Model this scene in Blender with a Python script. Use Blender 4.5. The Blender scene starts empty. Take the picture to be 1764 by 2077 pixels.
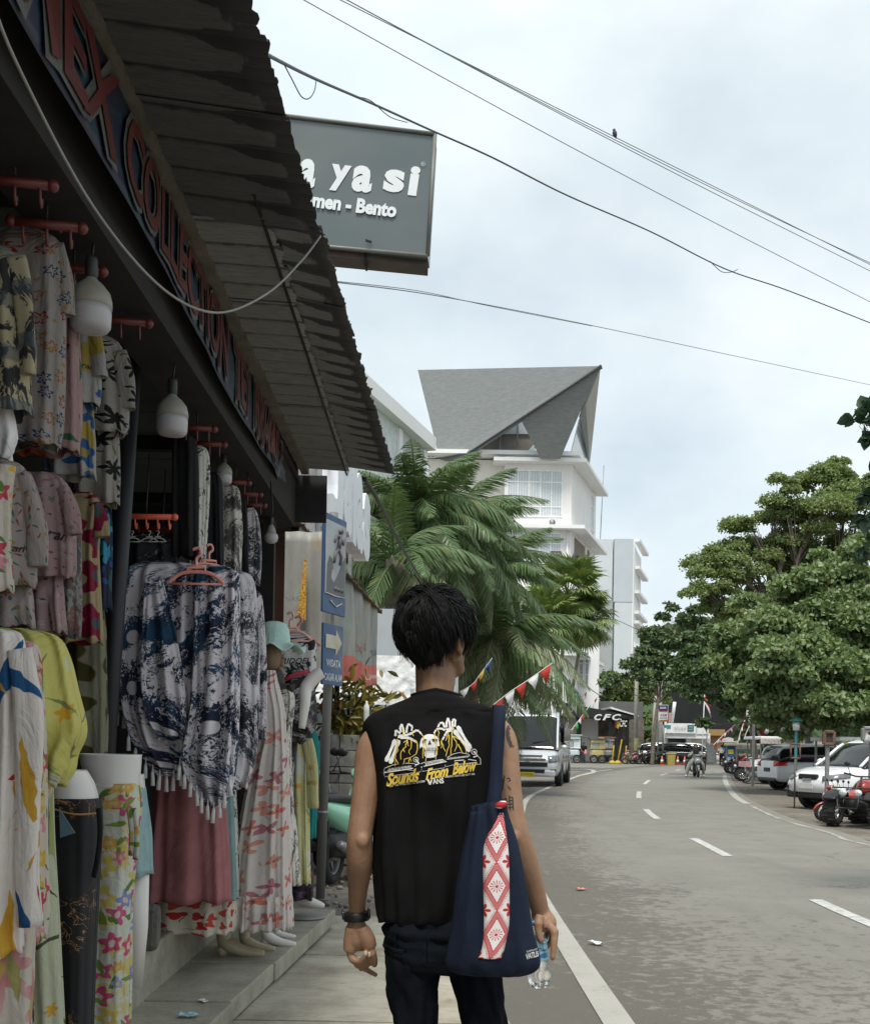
import bpy,bmesh,math,random
import numpy as np
from mathutils import Vector,Matrix,noise as mnoise
from mathutils.bvhtree import BVHTree
R=math.radians
rnd=random.Random(7)
SC=bpy.context.scene
COL=SC.collection
FPX,CX,CY,CAMZ,ROLL=2200.0,882.0,1506.0,1.30,R(1.0)
cam=bpy.data.objects.new('camera',bpy.data.cameras.new('camera'));COL.objects.link(cam)
cam.data.sensor_fit='HORIZONTAL';cam.data.sensor_width=36.0
cam.data.lens=36.0*FPX/1764.0
cam.data.shift_y=(CY-1038.5)/1764.0
cam.data.clip_start=0.05;cam.data.clip_end=3000
cam.matrix_world=Matrix.Translation((0,0,CAMZ))@Matrix.Rotation(R(90),4,'X')@Matrix.Rotation(ROLL,4,'Z')
SC.camera=cam
SC.render.resolution_x,SC.render.resolution_y=869,1024
SC.cycles.use_denoising=True
SC.cycles.max_bounces=6;SC.cycles.transparent_max_bounces=12
SC.view_settings.view_transform='Standard';SC.view_settings.look='None'
SC.view_settings.exposure=0.42;SC.view_settings.gamma=1.0
W=bpy.data.worlds.new('World');SC.world=W;W.use_nodes=True
nt=W.node_tree;nt.nodes.clear()
def wn(t,**k):
 n=nt.nodes.new(t)
 for a,b in k.items():setattr(n,a,b)
 return n
SUN_EL,SUN_AZ=R(62),R(186)
sky=wn('ShaderNodeTexSky',sky_type='NISHITA',sun_disc=False,sun_elevation=SUN_EL,sun_rotation=SUN_AZ,air_density=1.0,dust_density=2.0,ozone_density=1.5)
b1=wn('ShaderNodeBackground');b1.inputs['Strength'].default_value=0.10
nt.links.new(sky.outputs[0],b1.inputs['Color'])
tc=wn('ShaderNodeTexCoord');mp=wn('ShaderNodeMapping');mp.inputs['Scale'].default_value=(1.0,1.0,1.7);mp.inputs['Location'].default_value=(0.35,0.2,0.1)
nt.links.new(tc.outputs['Generated'],mp.inputs['Vector'])
def wnoise(s,d,r,off):
 n=wn('ShaderNodeTexNoise');n.inputs['Scale'].default_value=s;n.inputs['Detail'].default_value=d;n.inputs['Roughness'].default_value=r
 m=wn('ShaderNodeVectorMath',operation='ADD');m.inputs[1].default_value=off
 nt.links.new(mp.outputs[0],m.inputs[0]);nt.links.new(m.outputs[0],n.inputs['Vector']);return n
def wramp(src,stops):
 r=wn('ShaderNodeValToRGB');e=r.color_ramp.elements
 while len(e)<len(stops):e.new(0.5)
 for i,(p,c)in enumerate(stops):e[i].position=p;e[i].color=(*c,1)if len(c)==3 else c
 nt.links.new(src,r.inputs[0]);return r
n1=wnoise(2.6,6,0.55,(0,0,0));n2=wnoise(1.9,5,0.5,(3.1,5.2,1.7))
cc=wramp(n1.outputs['Fac'],[(0.30,(0.60,0.68,0.71)),(0.46,(0.68,0.76,0.785)),(0.62,(0.765,0.82,0.835))])
b2=wn('ShaderNodeBackground');b2.inputs['Strength'].default_value=1.0;nt.links.new(cc.outputs[0],b2.inputs['Color'])
fa=wramp(n2.outputs['Fac'],[(0.32,(0.50,)*3),(0.58,(0.98,)*3)])
mx=wn('ShaderNodeMixShader');nt.links.new(fa.outputs[0],mx.inputs[0]);nt.links.new(b1.outputs[0],mx.inputs[1]);nt.links.new(b2.outputs[0],mx.inputs[2])
ow=wn('ShaderNodeOutputWorld');nt.links.new(mx.outputs[0],ow.inputs['Surface'])
sl=bpy.data.lights.new('sun','SUN');sl.energy=2.7;sl.angle=R(16);sl.color=(1.0,0.945,0.86)
sun=bpy.data.objects.new('sun',sl);COL.objects.link(sun)
sd=Vector((math.sin(SUN_AZ)*math.cos(SUN_EL),math.cos(SUN_AZ)*math.cos(SUN_EL),math.sin(SUN_EL)))
sun.rotation_euler=sd.to_track_quat('Z','Y').to_euler();sun.location=sd*40
def at(px,py,Y):
 dx,dy=px-CX,CY-py
 c,s=math.cos(ROLL),math.sin(ROLL)
 return Vector(((dx*c-dy*s)*Y/FPX,Y,CAMZ+(dx*s+dy*c)*Y/FPX))
def gz(y):
 t=min(1,max(0,(y-3.0)/17.0));return-0.15*t*t*(3-2*t)
def G(px,py,dz=0.0):
 Y=20.0
 for _ in range(60):
  k=(at(px,py,1.0).z-CAMZ)
  Y=Y*0.5+0.5*(gz(Y)+dz-CAMZ)/k
 p=at(px,py,Y);return Vector((p.x,p.y,gz(p.y)+dz))
class MB:
 def __init__(s):s.v,s.f,s.m,s.sm,s.uv=[],[],[],[],[]
 def add(s,V,Fs,mi=0,smooth=False,M=None,uv=None):
  o=len(s.v)
  for i,p in enumerate(V):
   p=Vector(p)
   if M is not None:p=M@p
   s.v.append((p.x,p.y,p.z));s.uv.append(uv[i]if uv else(p.x,p.z))
  for f in Fs:s.f.append(tuple(o+i for i in f));s.m.append(mi);s.sm.append(smooth)
  return s
 def box(s,c,d,mi=0,M=None,rz=0):
  x,y,z=d[0]/2,d[1]/2,d[2]/2
  V=[Vector((a*x,b*y,e*z))for a in(-1,1)for b in(-1,1)for e in(-1,1)]
  if rz:V=[Matrix.Rotation(rz,3,'Z')@p for p in V]
  V=[p+Vector(c)for p in V]
  return s.add(V,[(0,1,3,2),(4,6,7,5),(0,4,5,1),(2,3,7,6),(0,2,6,4),(1,5,7,3)],mi,False,M)
 def loft(s,rings,mi=0,smooth=True,caps=(True,True),closed=True,M=None,uvs=None):
  n=len(rings[0]);V=[p for r in rings for p in r];Fs=[]
  for i in range(len(rings)-1):
   for j in range(n if closed else n-1):
    k=(j+1)%n
    Fs.append((i*n+j,i*n+k,(i+1)*n+k,(i+1)*n+j))
  if closed and caps[0]:Fs.append(tuple(range(n-1,-1,-1)))
  if closed and caps[1]:Fs.append(tuple((len(rings)-1)*n+j for j in range(n)))
  return s.add(V,Fs,mi,smooth,M,uvs)
 def tube(s,path,rad,n=8,mi=0,smooth=True,caps=(True,True),M=None,flat=1.0):
  P=[Vector(p)for p in path]
  if not isinstance(rad,(list,tuple)):rad=[rad]*len(P)
  rings=[];up=None
  for i,p in enumerate(P):
   t=(P[min(i+1,len(P)-1)]-P[max(i-1,0)])
   t=t.normalized()if t.length>1e-9 else Vector((0,0,1))
   if up is None:up=Vector((0,0,1))if abs(t.z)<0.9 else Vector((0,1,0))
   a=t.cross(up);a=a.normalized()if a.length>1e-6 else Vector((1,0,0))
   b=a.cross(t).normalized();up=b
   rings.append([p+(a*math.cos(2*math.pi*j/n)+b*math.sin(2*math.pi*j/n)*flat)*rad[i]for j in range(n)])
  return s.loft(rings,mi,smooth,caps,True,M)
 def cyl(s,p0,p1,r,n=12,mi=0,r1=None,smooth=True,M=None):
  return s.tube([p0,p1],[r,r if r1 is None else r1],n,mi,smooth,(True,True),M)
 def lathe(s,prof,n=20,mi=0,M=None,smooth=True,caps=(True,True)):
  rings=[[Vector((r*math.cos(2*math.pi*j/n),r*math.sin(2*math.pi*j/n),z))for j in range(n)]for r,z in prof]
  return s.loft(rings,mi,smooth,caps,True,M)
 def ell(s,c,r,mi=0,M=None,nu=14,nv=9):
  c=Vector(c);r=Vector(r)if hasattr(r,'__len__')else Vector((r,r,r));rings=[]
  for i in range(nv+1):
   a=-math.pi/2+math.pi*i/nv;k=max(math.cos(a),0.02)
   rings.append([c+Vector((r.x*k*math.cos(2*math.pi*j/nu),r.y*k*math.sin(2*math.pi*j/nu),r.z*math.sin(a)))for j in range(nu)])
  return s.loft(rings,mi,True,(True,True),True,M)
 def poly(s,P,mi=0,smooth=False,M=None):return s.add(P,[tuple(range(len(P)))],mi,smooth,M)
 def prism(s,P,off,mi=0,M=None,smooth=False):
  P=[Vector(p)for p in P];off=Vector(off);n=len(P)
  V=P+[p+off for p in P]
  Fs=[tuple(range(n-1,-1,-1)),tuple(range(n,2*n))]+[(i,(i+1)%n,n+(i+1)%n,n+i)for i in range(n)]
  return s.add(V,Fs,mi,smooth,M)
 def mesh(s,name,mats):
  me=bpy.data.meshes.new(name);me.from_pydata(s.v,[],s.f)
  for m in(mats if isinstance(mats,(list,tuple))else[mats]):me.materials.append(m)
  if s.f:
   me.polygons.foreach_set('material_index',s.m);me.polygons.foreach_set('use_smooth',s.sm)
   uvl=me.uv_layers.new(name='UVMap');idx=np.empty(len(me.loops),dtype=np.int32);me.loops.foreach_get('vertex_index',idx)
   uvl.data.foreach_set('uv',np.array(s.uv,dtype=np.float32)[idx].ravel())
  me.update();return me
def obj(name,me,parent=None,M=None):
 o=bpy.data.objects.new(name,me);COL.objects.link(o)
 if parent is not None:o.parent=parent
 if M is not None:o.matrix_local=M
 return o
def part(name,mb,mats,parent,label=None,M=None,bevel=0,kind=None,solid=0,sub=0):
 o=obj(name,mb.mesh(name,mats)if isinstance(mb,MB)else mb,parent,M)
 if label:o['label']=label
 if kind:o['kind']=kind
 if solid:md=o.modifiers.new('solid','SOLIDIFY');md.thickness=solid;md.offset=0
 if bevel:md=o.modifiers.new('bevel','BEVEL');md.width=bevel;md.segments=2;md.limit_method='ANGLE'
 if sub:md=o.modifiers.new('sub','SUBSURF');md.levels=md.render_levels=sub
 return o
def thing(name,label,cat,loc=(0,0,0),rz=0,group=None,scale=None):
 o=bpy.data.objects.new(name,None);COL.objects.link(o);o.empty_display_size=0.2
 o.location=loc;o.rotation_euler=(0,0,rz);o['label']=label;o['category']=cat
 if scale:o.scale=(scale,)*3
 if group:o['group']=group
 return o
def single(name,mb,mats,label,cat,group=None,**k):
 o=part(name,mb,mats,None,label,**k);o['category']=cat
 if group:o['group']=group
 return o
def setting(name,mb,mats,parent=None,kind='structure',**k):
 return part(name,mb,mats,parent,kind=kind,**k)
def kids(o):return[c for c in bpy.data.objects if c.parent is o]
def dup(root,loc,rz,label=None,scale=None,children=None):
 r=root.copy();COL.objects.link(r);r.location=loc;r.rotation_euler=(0,0,rz)
 if scale:r.scale=(scale,)*3
 if label:r['label']=label
 def rec(src,dst):
  for ch in kids(src):
   c=ch.copy();COL.objects.link(c);c.parent=dst;rec(ch,c)
 rec(root,r);return r
_tc={}
def text_geo(s,size=1.0,ext=0.0,off=0.0,shear=0.0,sp=1.0):
 k=(s,size,ext,off,shear,sp)
 if k in _tc:return _tc[k]
 cu=bpy.data.curves.new('t','FONT');cu.body=s;cu.size=size;cu.extrude=ext;cu.offset=off;cu.shear=shear;cu.space_character=sp
 cu.align_x='CENTER';cu.align_y='CENTER';cu.resolution_u=3
 o=bpy.data.objects.new('t',cu);COL.objects.link(o)
 dg=bpy.context.evaluated_depsgraph_get();me=bpy.data.meshes.new_from_object(o.evaluated_get(dg))
 V=[tuple(v.co)for v in me.vertices];Fs=[tuple(p.vertices)for p in me.polygons]
 bpy.data.objects.remove(o);bpy.data.curves.remove(cu);bpy.data.meshes.remove(me)
 if V:
  xs=[v[0]for v in V];ys=[v[1]for v in V];mx_,my_=(max(xs)+min(xs))/2,(max(ys)+min(ys))/2
  V=[(x-mx_,y-my_,z)for x,y,z in V]
 _tc[k]=(V,Fs);return _tc[k]
def add_text(mb,s,M,w=None,h=None,mi=0,**k):
 V,Fs=text_geo(s,**k)
 xs=[v[0]for v in V];ys=[v[1]for v in V]
 sx=(w/(max(xs)-min(xs)))if w else 1;sy=(h/(max(ys)-min(ys)))if h else(sx if w else 1)
 if w is None and h:sx=sy
 mb.add([(x*sx,y*sy,z)for x,y,z in V],Fs,mi,False,M);return mb
def frame(o,xdir,ydir):
 x=Vector(xdir).normalized();y=Vector(ydir);y=(y-x*y.dot(x)).normalized();z=x.cross(y)
 return Matrix(((x.x,y.x,z.x,o[0]),(x.y,y.y,z.y,o[1]),(x.z,y.z,z.z,o[2]),(0,0,0,1)))
FACE_CAM=lambda o:frame(o,(1,0,0),(0,0,1))
class NT:
 def __init__(s,name):
  s.mat=bpy.data.materials.new(name);s.mat.use_nodes=True;s.t=s.mat.node_tree;s.t.nodes.clear()
  s.out=s.n('ShaderNodeOutputMaterial');s.p=s.n('ShaderNodeBsdfPrincipled');s.l(s.p.outputs[0],s.out.inputs[0])
 def n(s,t,**k):
  nd=s.t.nodes.new(t)
  for a,b in k.items():setattr(nd,a,b)
  return nd
 def l(s,a,b):s.t.links.new(a,b)
 def put(s,sock,v):
  if isinstance(v,bpy.types.NodeSocket):s.l(v,sock)
  elif v is not None:
   if hasattr(v,'__len__')and sock.type=='RGBA' and len(v)==3:v=(*v,1)
   sock.default_value=v
 def coord(s,kind='Object',scale=None,rot=None,loc=None):
  c=s.n('ShaderNodeTexCoord').outputs[kind]
  if scale is None and rot is None and loc is None:return c
  m=s.n('ShaderNodeMapping');s.l(c,m.inputs[0])
  if scale is not None:m.inputs['Scale'].default_value=scale if hasattr(scale,'__len__')else(scale,)*3
  if rot is not None:m.inputs['Rotation'].default_value=rot
  if loc is not None:m.inputs['Location'].default_value=loc
  return m.outputs[0]
 def noise(s,vec,scale=5,detail=4,rough=0.55,dist=0.0,color=False):
  q=s.n('ShaderNodeTexNoise');s.put(q.inputs['Vector'],vec);q.inputs['Scale'].default_value=scale
  q.inputs['Detail'].default_value=detail;q.inputs['Roughness'].default_value=rough;q.inputs['Distortion'].default_value=dist
  return q.outputs['Color' if color else 'Fac']
 def math(s,op,a,b=None,c=None,clamp=False):
  q=s.n('ShaderNodeMath',operation=op,use_clamp=clamp);s.put(q.inputs[0],a)
  if b is not None:s.put(q.inputs[1],b)
  if c is not None:s.put(q.inputs[2],c)
  return q.outputs[0]
 def vmath(s,op,a,b=None,out=0):
  q=s.n('ShaderNodeVectorMath',operation=op);s.put(q.inputs[0],a)
  if b is not None:s.put(q.inputs[1],b)
  return q.outputs[out]
 def ramp(s,fac,stops,const=False):
  r=s.n('ShaderNodeValToRGB');e=r.color_ramp.elements
  if const:r.color_ramp.interpolation='CONSTANT'
  while len(e)<len(stops):e.new(0.5)
  for i,(p,c)in enumerate(stops):
   e[i].position=p;e[i].color=(c,c,c,1)if not hasattr(c,'__len__')else(*c,1)
  s.l(fac,r.inputs[0]);return r.outputs[0]
 def step(s,v,edge,soft=0.02):
  q=s.n('ShaderNodeMapRange');s.put(q.inputs[0],v);q.inputs[1].default_value=edge-soft;q.inputs[2].default_value=edge+soft
  return q.outputs[0]
 def mix(s,fac,a,b,mode='MIX'):
  q=s.n('ShaderNodeMix',data_type='RGBA',blend_type=mode);s.put(q.inputs[0],fac);s.put(q.inputs[6],a);s.put(q.inputs[7],b)
  return q.outputs[2]
 def sep(s,v):
  q=s.n('ShaderNodeSeparateXYZ');s.put(q.inputs[0],v);return q.outputs
 def comb(s,x,y,z=0.0):
  q=s.n('ShaderNodeCombineXYZ');s.put(q.inputs[0],x);s.put(q.inputs[1],y);s.put(q.inputs[2],z);return q.outputs[0]
 def bump(s,h,strength=0.3,dist=0.01):
  q=s.n('ShaderNodeBump');q.inputs['Strength'].default_value=strength;q.inputs['Distance'].default_value=dist
  s.put(q.inputs['Height'],h);s.l(q.outputs[0],s.p.inputs['Normal'])
 def set(s,color=None,rough=None,metal=None,spec=None,**k):
  if color is not None:s.put(s.p.inputs['Base Color'],color)
  if rough is not None:s.put(s.p.inputs['Roughness'],rough)
  if metal is not None:s.put(s.p.inputs['Metallic'],metal)
  if spec is not None:s.put(s.p.inputs['Specular IOR Level'],spec)
  for a,b in k.items():s.put(s.p.inputs[a.replace('_',' ')],b)
  return s.mat
_mc={}
def mat(name,col,rough=0.6,metal=0.0,var=0.12,scale=6.0,bump=0.0,spec=None,coat=0.0,dirt=None,dirt_amt=0.45,**k):
 if name in _mc:return _mc[name]
 t=NT(name);c=t.coord('Object')
 a=t.noise(c,scale,5,0.6)
 lo=tuple(max(0,x*(1-var))for x in col);hi=tuple(min(1,x*(1+var))for x in col)
 cc_=t.ramp(a,[(0.3,lo),(0.7,hi)])
 if dirt is not None:
  d=t.noise(t.coord('Object',scale=(1,1,0.45)),scale*0.6,8,0.7)
  cc_=t.mix(t.ramp(d,[(0.60-dirt_amt*0.25,0.0),(0.78,1.0)]),cc_,dirt)
 if bump:t.bump(t.noise(c,scale*8,4,0.6),bump,0.01)
 _mc[name]=t.set(cc_,rough,metal,spec,**({'Coat Weight':coat}if coat else{}),**k)
 return _mc[name]
BLACK=mat('black_plastic',(0.012,0.012,0.013),0.5)
RUBBER=mat('rubber',(0.018,0.018,0.018),0.85)
CHROME=mat('bright_metal',(0.55,0.56,0.57),0.25,1.0)
STEEL=mat('grey_steel',(0.28,0.29,0.29),0.5,0.6,dirt=(0.12,0.09,0.06))
WHITE=mat('white_paint',(0.74,0.75,0.75),0.5,dirt=(0.5,0.49,0.45),dirt_amt=0.2,scale=2)
PINKP=mat('pink_plastic',(0.76,0.31,0.26),0.4)
ORANGEP=mat('orange_plastic',(0.115,0.02,0.016),0.45)
GLASS=mat('dark_glass',(0.008,0.01,0.011),0.06,0,0.0,spec=0.6)
LAMP_GLASS=mat('lamp_lens',(0.75,0.77,0.78),0.1,0.3,0.0)
REDL=mat('red_lens',(0.5,0.02,0.015),0.15)
def smooth_curve(pts,n):
 P=[Vector(p)for p in pts];out=[]
 for i in range(len(P)-1):
  p0,p1,p2,p3=P[max(i-1,0)],P[i],P[i+1],P[min(i+2,len(P)-1)]
  for j in range(n):
   t=j/n
   out.append(0.5*((2*p1)+(p2-p0)*t+(2*p0-5*p1+4*p2-p3)*t*t+(3*p1-p0-3*p2+p3)*t**3))
 out.append(P[-1]);return out
def wpart(name,mb,mats,root,label=None,**k):
 inv=(Matrix.Translation(root.location)@Matrix.Rotation(root.rotation_euler.z,4,'Z')).inverted()
 mb.v=[tuple(inv@Vector(p))for p in mb.v]
 return part(name,mb,mats,root,label,**k)
def lerp_tab(tab,y):
 if y<=tab[0][0]:return tab[0][1]
 for(a,b),(c,d)in zip(tab,tab[1:]):
  if y<=c:return b+(d-b)*(y-a)/(c-a)
 return tab[-1][1]
def tab_from(pts,near,far=None):
 t=[(g.y,g.x)for g in(G(*p)for p in pts)]
 t=near+sorted(t)
 P=smooth_curve([(a,b,0)for a,b in t],6);return[(p.x,p.y)for p in P]+(far or[])
LEFT=[(-14,.87),(5,.88),(8.4,.90),(12,1.02),(16,1.25),(20,1.57),(24,1.95),(28,2.35),(31.3,2.85),(34.4,3.47),(38.6,4.28),(44.1,5.38),(50.7,6.75),(57,8.15),(70,12),(84,18),(96,25)]
LEFT=[(y,sum(lerp_tab(LEFT,y+d)for d in(-2,-1,0,1,2))/5)for y in range(-14,97)]
RIGHT=tab_from([(1764,1716),(1686,1691),(1585,1663),(1523,1635),(1489,1614),(1472,1588),(1469,1572)],[(-14,6.7),(-4,6.7),(6,6.75)],[(84,24),(96,31)])
CENT=tab_from([(1705,1850),(1425,1711),(1320,1652),(1295,1616),(1305,1593),(1325,1578),(1350,1570)],[(-14,3.5),(-4,3.5),(5,3.45)],[(84,20),(96,27)])
def sheet(ys,f0,f1,dz,nx=2):
 mb=MB();V=[];uv=[]
 for y in ys:
  a,b=f0(y),f1(y)
  for i in range(nx):
   t=i/(nx-1);V.append((a+(b-a)*t,y,gz(y)+dz));uv.append((a+(b-a)*t-f0(y),y))
 Fs=[(i*nx+j,i*nx+j+1,(i+1)*nx+j+1,(i+1)*nx+j)for i in range(len(ys)-1)for j in range(nx-1)]
 return mb.add(V,Fs,0,True,None,uv)
frange=lambda a,b,s:[a+s*i for i in range(int((b-a)/s+1e-6)+1)]
t=NT('dirt_ground');c=t.coord('Object')
a=t.noise(c,0.7,8,0.62);b=t.noise(c,9,8,0.7);g=t.noise(c,60,3,0.6)
col=t.mix(t.ramp(a,[(0.35,0.0),(0.65,1.0)]),(0.135,0.115,0.09),(0.22,0.20,0.165))
col=t.mix(t.ramp(b,[(0.45,0.0),(0.68,0.75)]),col,(0.075,0.062,0.048))
col=t.mix(t.ramp(g,[(0.62,0.0),(0.72,0.6)]),col,(0.34,0.32,0.28))
t.bump(t.noise(c,22,8,0.75),0.6,0.03);DIRT=t.set(col,0.9)
ys=frange(-30,100,2)+[120,160,240,400,700,1200,1800]
setting('ground',sheet(ys,lambda y:-900,lambda y:900,-0.02,3),DIRT)
t=NT('asphalt');c=t.coord('Object');uv=t.sep(t.coord('UV'))
fine=t.noise(c,90,3,0.7);med=t.noise(c,1.3,6,0.6)
col=t.mix(t.ramp(med,[(0.3,0.0),(0.7,1.0)]),(0.145,0.138,0.117),(0.20,0.192,0.163))
col=t.mix(t.ramp(fine,[(0.35,0.0),(0.75,0.55)]),col,(0.30,0.29,0.25))
sp=t.noise(c,11.0,9,0.68,0.3);pat=t.noise(c,0.55,5,0.6)
eg=t.ramp(t.math('DIVIDE',t.math('SUBTRACT',uv[0],.37),7.0),[(0.0,.95),(0.10,.85),(0.19,.50),(0.34,.33),(0.62,.24),(1.0,.14)])
thr=t.math('ADD',t.math('ADD',sp,t.math('MULTIPLY',t.math('SUBTRACT',eg,.3),.42)),t.math('MULTIPLY',t.math('SUBTRACT',pat,0.5),0.42))
m1=t.step(thr,0.64,0.045)
col=t.mix(t.math('MULTIPLY',m1,0.72),col,(0.085,0.074,0.057))
tr=t.noise(t.coord('Object',scale=(2.2,0.12,1)),1.6,4,0.55)
col=t.mix(t.ramp(tr,[(0.55,0.0),(0.75,0.22)]),col,(0.09,0.085,0.075))
ck=t.n('ShaderNodeTexVoronoi',feature='DISTANCE_TO_EDGE');ck.inputs['Scale'].default_value=.33;t.l(t.vmath('ADD',c,t.noise(c,1.6,4,.6,color=True)),ck.inputs['Vector'])
col=t.mix(t.math('MULTIPLY',t.math('MULTIPLY',t.math('SUBTRACT',1.0,t.step(ck.outputs['Distance'],.006,.005)),t.ramp(t.noise(c,.5,2,.5),[(.5,0.0),(.6,1.0)])),.55),col,(.05,.047,.04))
t.bump(t.noise(c,110,3,0.7),0.6,0.008)
ASPH=t.set(col,t.math('SUBTRACT',0.72,t.math('MULTIPLY',med,0.12)))
rys=frange(-14,96,1)
road=setting('road',sheet(rys,lambda y:lerp_tab(LEFT,y)-0.62,lambda y:lerp_tab(RIGHT,y)+0.3,0.0,5),ASPH)
jn=MB();V=[]
for y in frange(62,88,2):
 for x in frange(-30,60,6):V.append((x,y,gz(y)-0.006))
nx=len(frange(-30,60,6));jn.add(V,[(i*nx+j,i*nx+j+1,(i+1)*nx+j+1,(i+1)*nx+j)for i in range(len(V)//nx-1)for j in range(nx-1)],0,True,None,[(8+p[0]*0,p[1])for p in V])
setting('side_road',jn,ASPH)
kb=MB();kb.box((4,88.2,gz(88)+0.04),(24,0.3,0.14));kb.box((30,88.2,gz(88)+0.04),(24,0.3,0.14));setting('kerb',kb,mat('kerb_concrete',(0.3,0.3,0.28),0.8,var=.2))
pv=MB();pv.box((12,104,gz(90)-0.02),(70,31.2,0.1));setting('forecourt',pv,mat('forecourt_paving',(0.22,0.215,0.2),0.85,var=.25,scale=.5))
t=NT('worn_white_paint');c=t.coord('Object')
wear=t.noise(c,26,8,0.75);big=t.noise(c,2.2,4,0.6)
cov=t.ramp(t.math('ADD',wear,t.math('MULTIPLY',big,0.45)),[(0.50,0.08),(0.66,1.0)])
LINE=t.set(t.mix(cov,(0.2,0.195,0.175),t.mix(big,(0.31,0.305,0.27),(0.44,0.435,0.40))),0.75)
LINE2=mat('white_road_paint',(0.52,0.53,0.51),0.75,var=.15,scale=18,dirt=(0.24,0.235,0.205),dirt_amt=.75)
def stripe(tab,y0,y1,w,dz,off=0.0,n=None):
 n=n or max(2,int((y1-y0)/0.7));ys=[y0+(y1-y0)*i/n for i in range(n+1)];mb=MB();V=[]
 for i,y in enumerate(ys):
  e=0.4;dx=(lerp_tab(tab,y+e)-lerp_tab(tab,y-e))/(2*e);L=math.hypot(1,dx);nx_,ny_=1/L,-dx/L
  x=lerp_tab(tab,y)+off
  V+=[(x-nx_*w/2,y-ny_*w/2,gz(y)+dz),(x+nx_*w/2,y+ny_*w/2,gz(y)+dz)]
 return mb.add(V,[(2*i,2*i+1,2*i+3,2*i+2)for i in range(n)])
setting('edge_marking',stripe(LEFT,-6,66,0.15,0.005),LINE)
t=NT('faded_edge_paint');c=t.coord('Object');cov=t.ramp(t.math('ADD',t.noise(c,20,8,.75),t.math('MULTIPLY',t.noise(c,.9,4,.6),.6)),[(.74,0.0),(.86,.85)]);FADED=t.set(t.mix(cov,(.2,.185,.155),(.44,.43,.39)),.8)
setting('edge_marking',stripe(RIGHT,28,70,0.2,0.005),LINE)
setting('edge_marking',stripe(RIGHT,8,27.4,0.10,0.005),FADED)
EDG=setting('lane_marking',stripe(CENT,7.4,9.7,0.13,0.005),LINE2)
for y0,y1 in((-5,-2.6),(1.1,3.4),(14.0,17.0),(21.6,24.8),(30,34.4),(41,46.0),(54,58.5),(65,69),(75,78.5)):
 setting('lane_marking',stripe(CENT,y0,y1,0.14,0.005),LINE2)
cv=[G(*p)for p in((1172,1574),(1197,1569),(1204,1565),(1194,1561),(1165,1558))]
pc=smooth_curve(cv,8);mb=MB();V=[]
for i,p in enumerate(pc):
 d=(pc[min(i+1,len(pc)-1)]-pc[max(0,i-1)]).normalized();nrm=Vector((d.y,-d.x,0))*0.13
 V+=[p-nrm+Vector((0,0,.006)),p+nrm+Vector((0,0,.006))]
setting('corner_marking',mb.add(V,[(2*i,2*i+1,2*i+3,2*i+2)for i in range(len(pc)-1)]),LINE)
t=NT('walk_concrete');c=t.coord('Object');s_=t.noise(t.coord('Object',scale=(1.2,9,1)),6,7,0.7);b_=t.noise(c,2.0,7,0.65)
col=t.mix(t.ramp(s_,[(0.32,0.0),(0.7,1.0)]),(0.36,0.335,0.27),(0.54,0.515,0.43))
col=t.mix(t.ramp(b_,[(0.42,0.0),(0.66,0.8)]),col,(0.215,0.185,0.135));col=t.mix(t.ramp(t.noise(c,14,6,.7),[(.58,0.0),(.72,.55)]),col,(.13,.11,.085))
t.bump(t.noise(t.coord('Object',scale=(1.5,8,1)),18,6,0.75),0.5,0.012);WALK=t.set(col,0.88)
wk=bpy.data.objects.new('walkway',None);COL.objects.link(wk);wk['kind']='structure'
for i,y in enumerate(frange(-6.2,8.0,1.6)):
 mb=MB();y1=y+1.582;xr=0.36+rnd.uniform(-.02,.02)
 xs=[-1.05,-0.5,0,xr];yy=[y+1.582*k/4 for k in range(5)]
 V=[(x+(rnd.uniform(-.012,.02)if x==xr else 0),q,gz(q)+0.012+rnd.uniform(-.0015,.0015))for q in yy for x in xs]
 V+=[(p[0],p[1],p[2]-0.06)for p in V];n=20
 Fs=[(a*4+b,a*4+b+1,a*4+b+5,a*4+b+4)for a in range(4)for b in range(3)]
 Fs+=[(a*4+3,n+a*4+3,n+a*4+7,a*4+7)for a in range(4)]+[(b,n+b,n+b+1,b+1)for b in range(3)]+[(16+b+1,n+17+b,n+16+b,16+b)for b in range(3)]
 part('slab',mb.add(V,Fs),WALK,wk)
t=NT('step_concrete');c=t.coord('Object');b_=t.noise(c,3.0,9,0.7);f_=t.noise(c,40,4,0.7)
col=t.mix(t.ramp(b_,[(0.3,0.0),(0.7,1.0)]),(0.19,0.175,0.135),(0.40,0.375,0.30));col=t.mix(t.ramp(f_,[(0.55,0.0),(0.8,0.5)]),col,(0.08,0.075,0.06))
t.bump(t.noise(c,25,7,0.75),0.5,0.01);STEPC=t.set(col,0.85)
sx=lambda y:-0.90+0.076*(y-4.8)
stp=bpy.data.objects.new('low_step',None);COL.objects.link(stp);stp['kind']='structure'
ysl=[0.6,1.5,2.35,3.2,4.02,4.88,5.74,6.66,7.62]
for y,y1 in zip(ysl,ysl[1:]):
 mb=MB();d=rnd.uniform(-.006,.006);e=rnd.uniform(-.012,.012)
 P=[(-1.40,y,0.02),(sx(y)+e,y,0.02),(sx(y1)+e,y1-0.016,0.02),(-1.40,y1-0.016,0.02)]
 part('slab',mb.prism(P,(0,0,0.10+d)),STEPC,stp,bevel=0.008)
mb=MB();mb.box((-1.24,4.1,-0.04),(0.5,7,0.12));part('bedding',mb,DIRT,stp)
mb=MB();mb.prism([(-5.2,-2,-0.1),(-1.33,-2,-0.1),(-1.265,8.3,-0.1),(-5.2,8.3,-0.1)],(0,0,0.44));setting('shop_floor',mb,STEPC,bevel=0.012)
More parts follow.
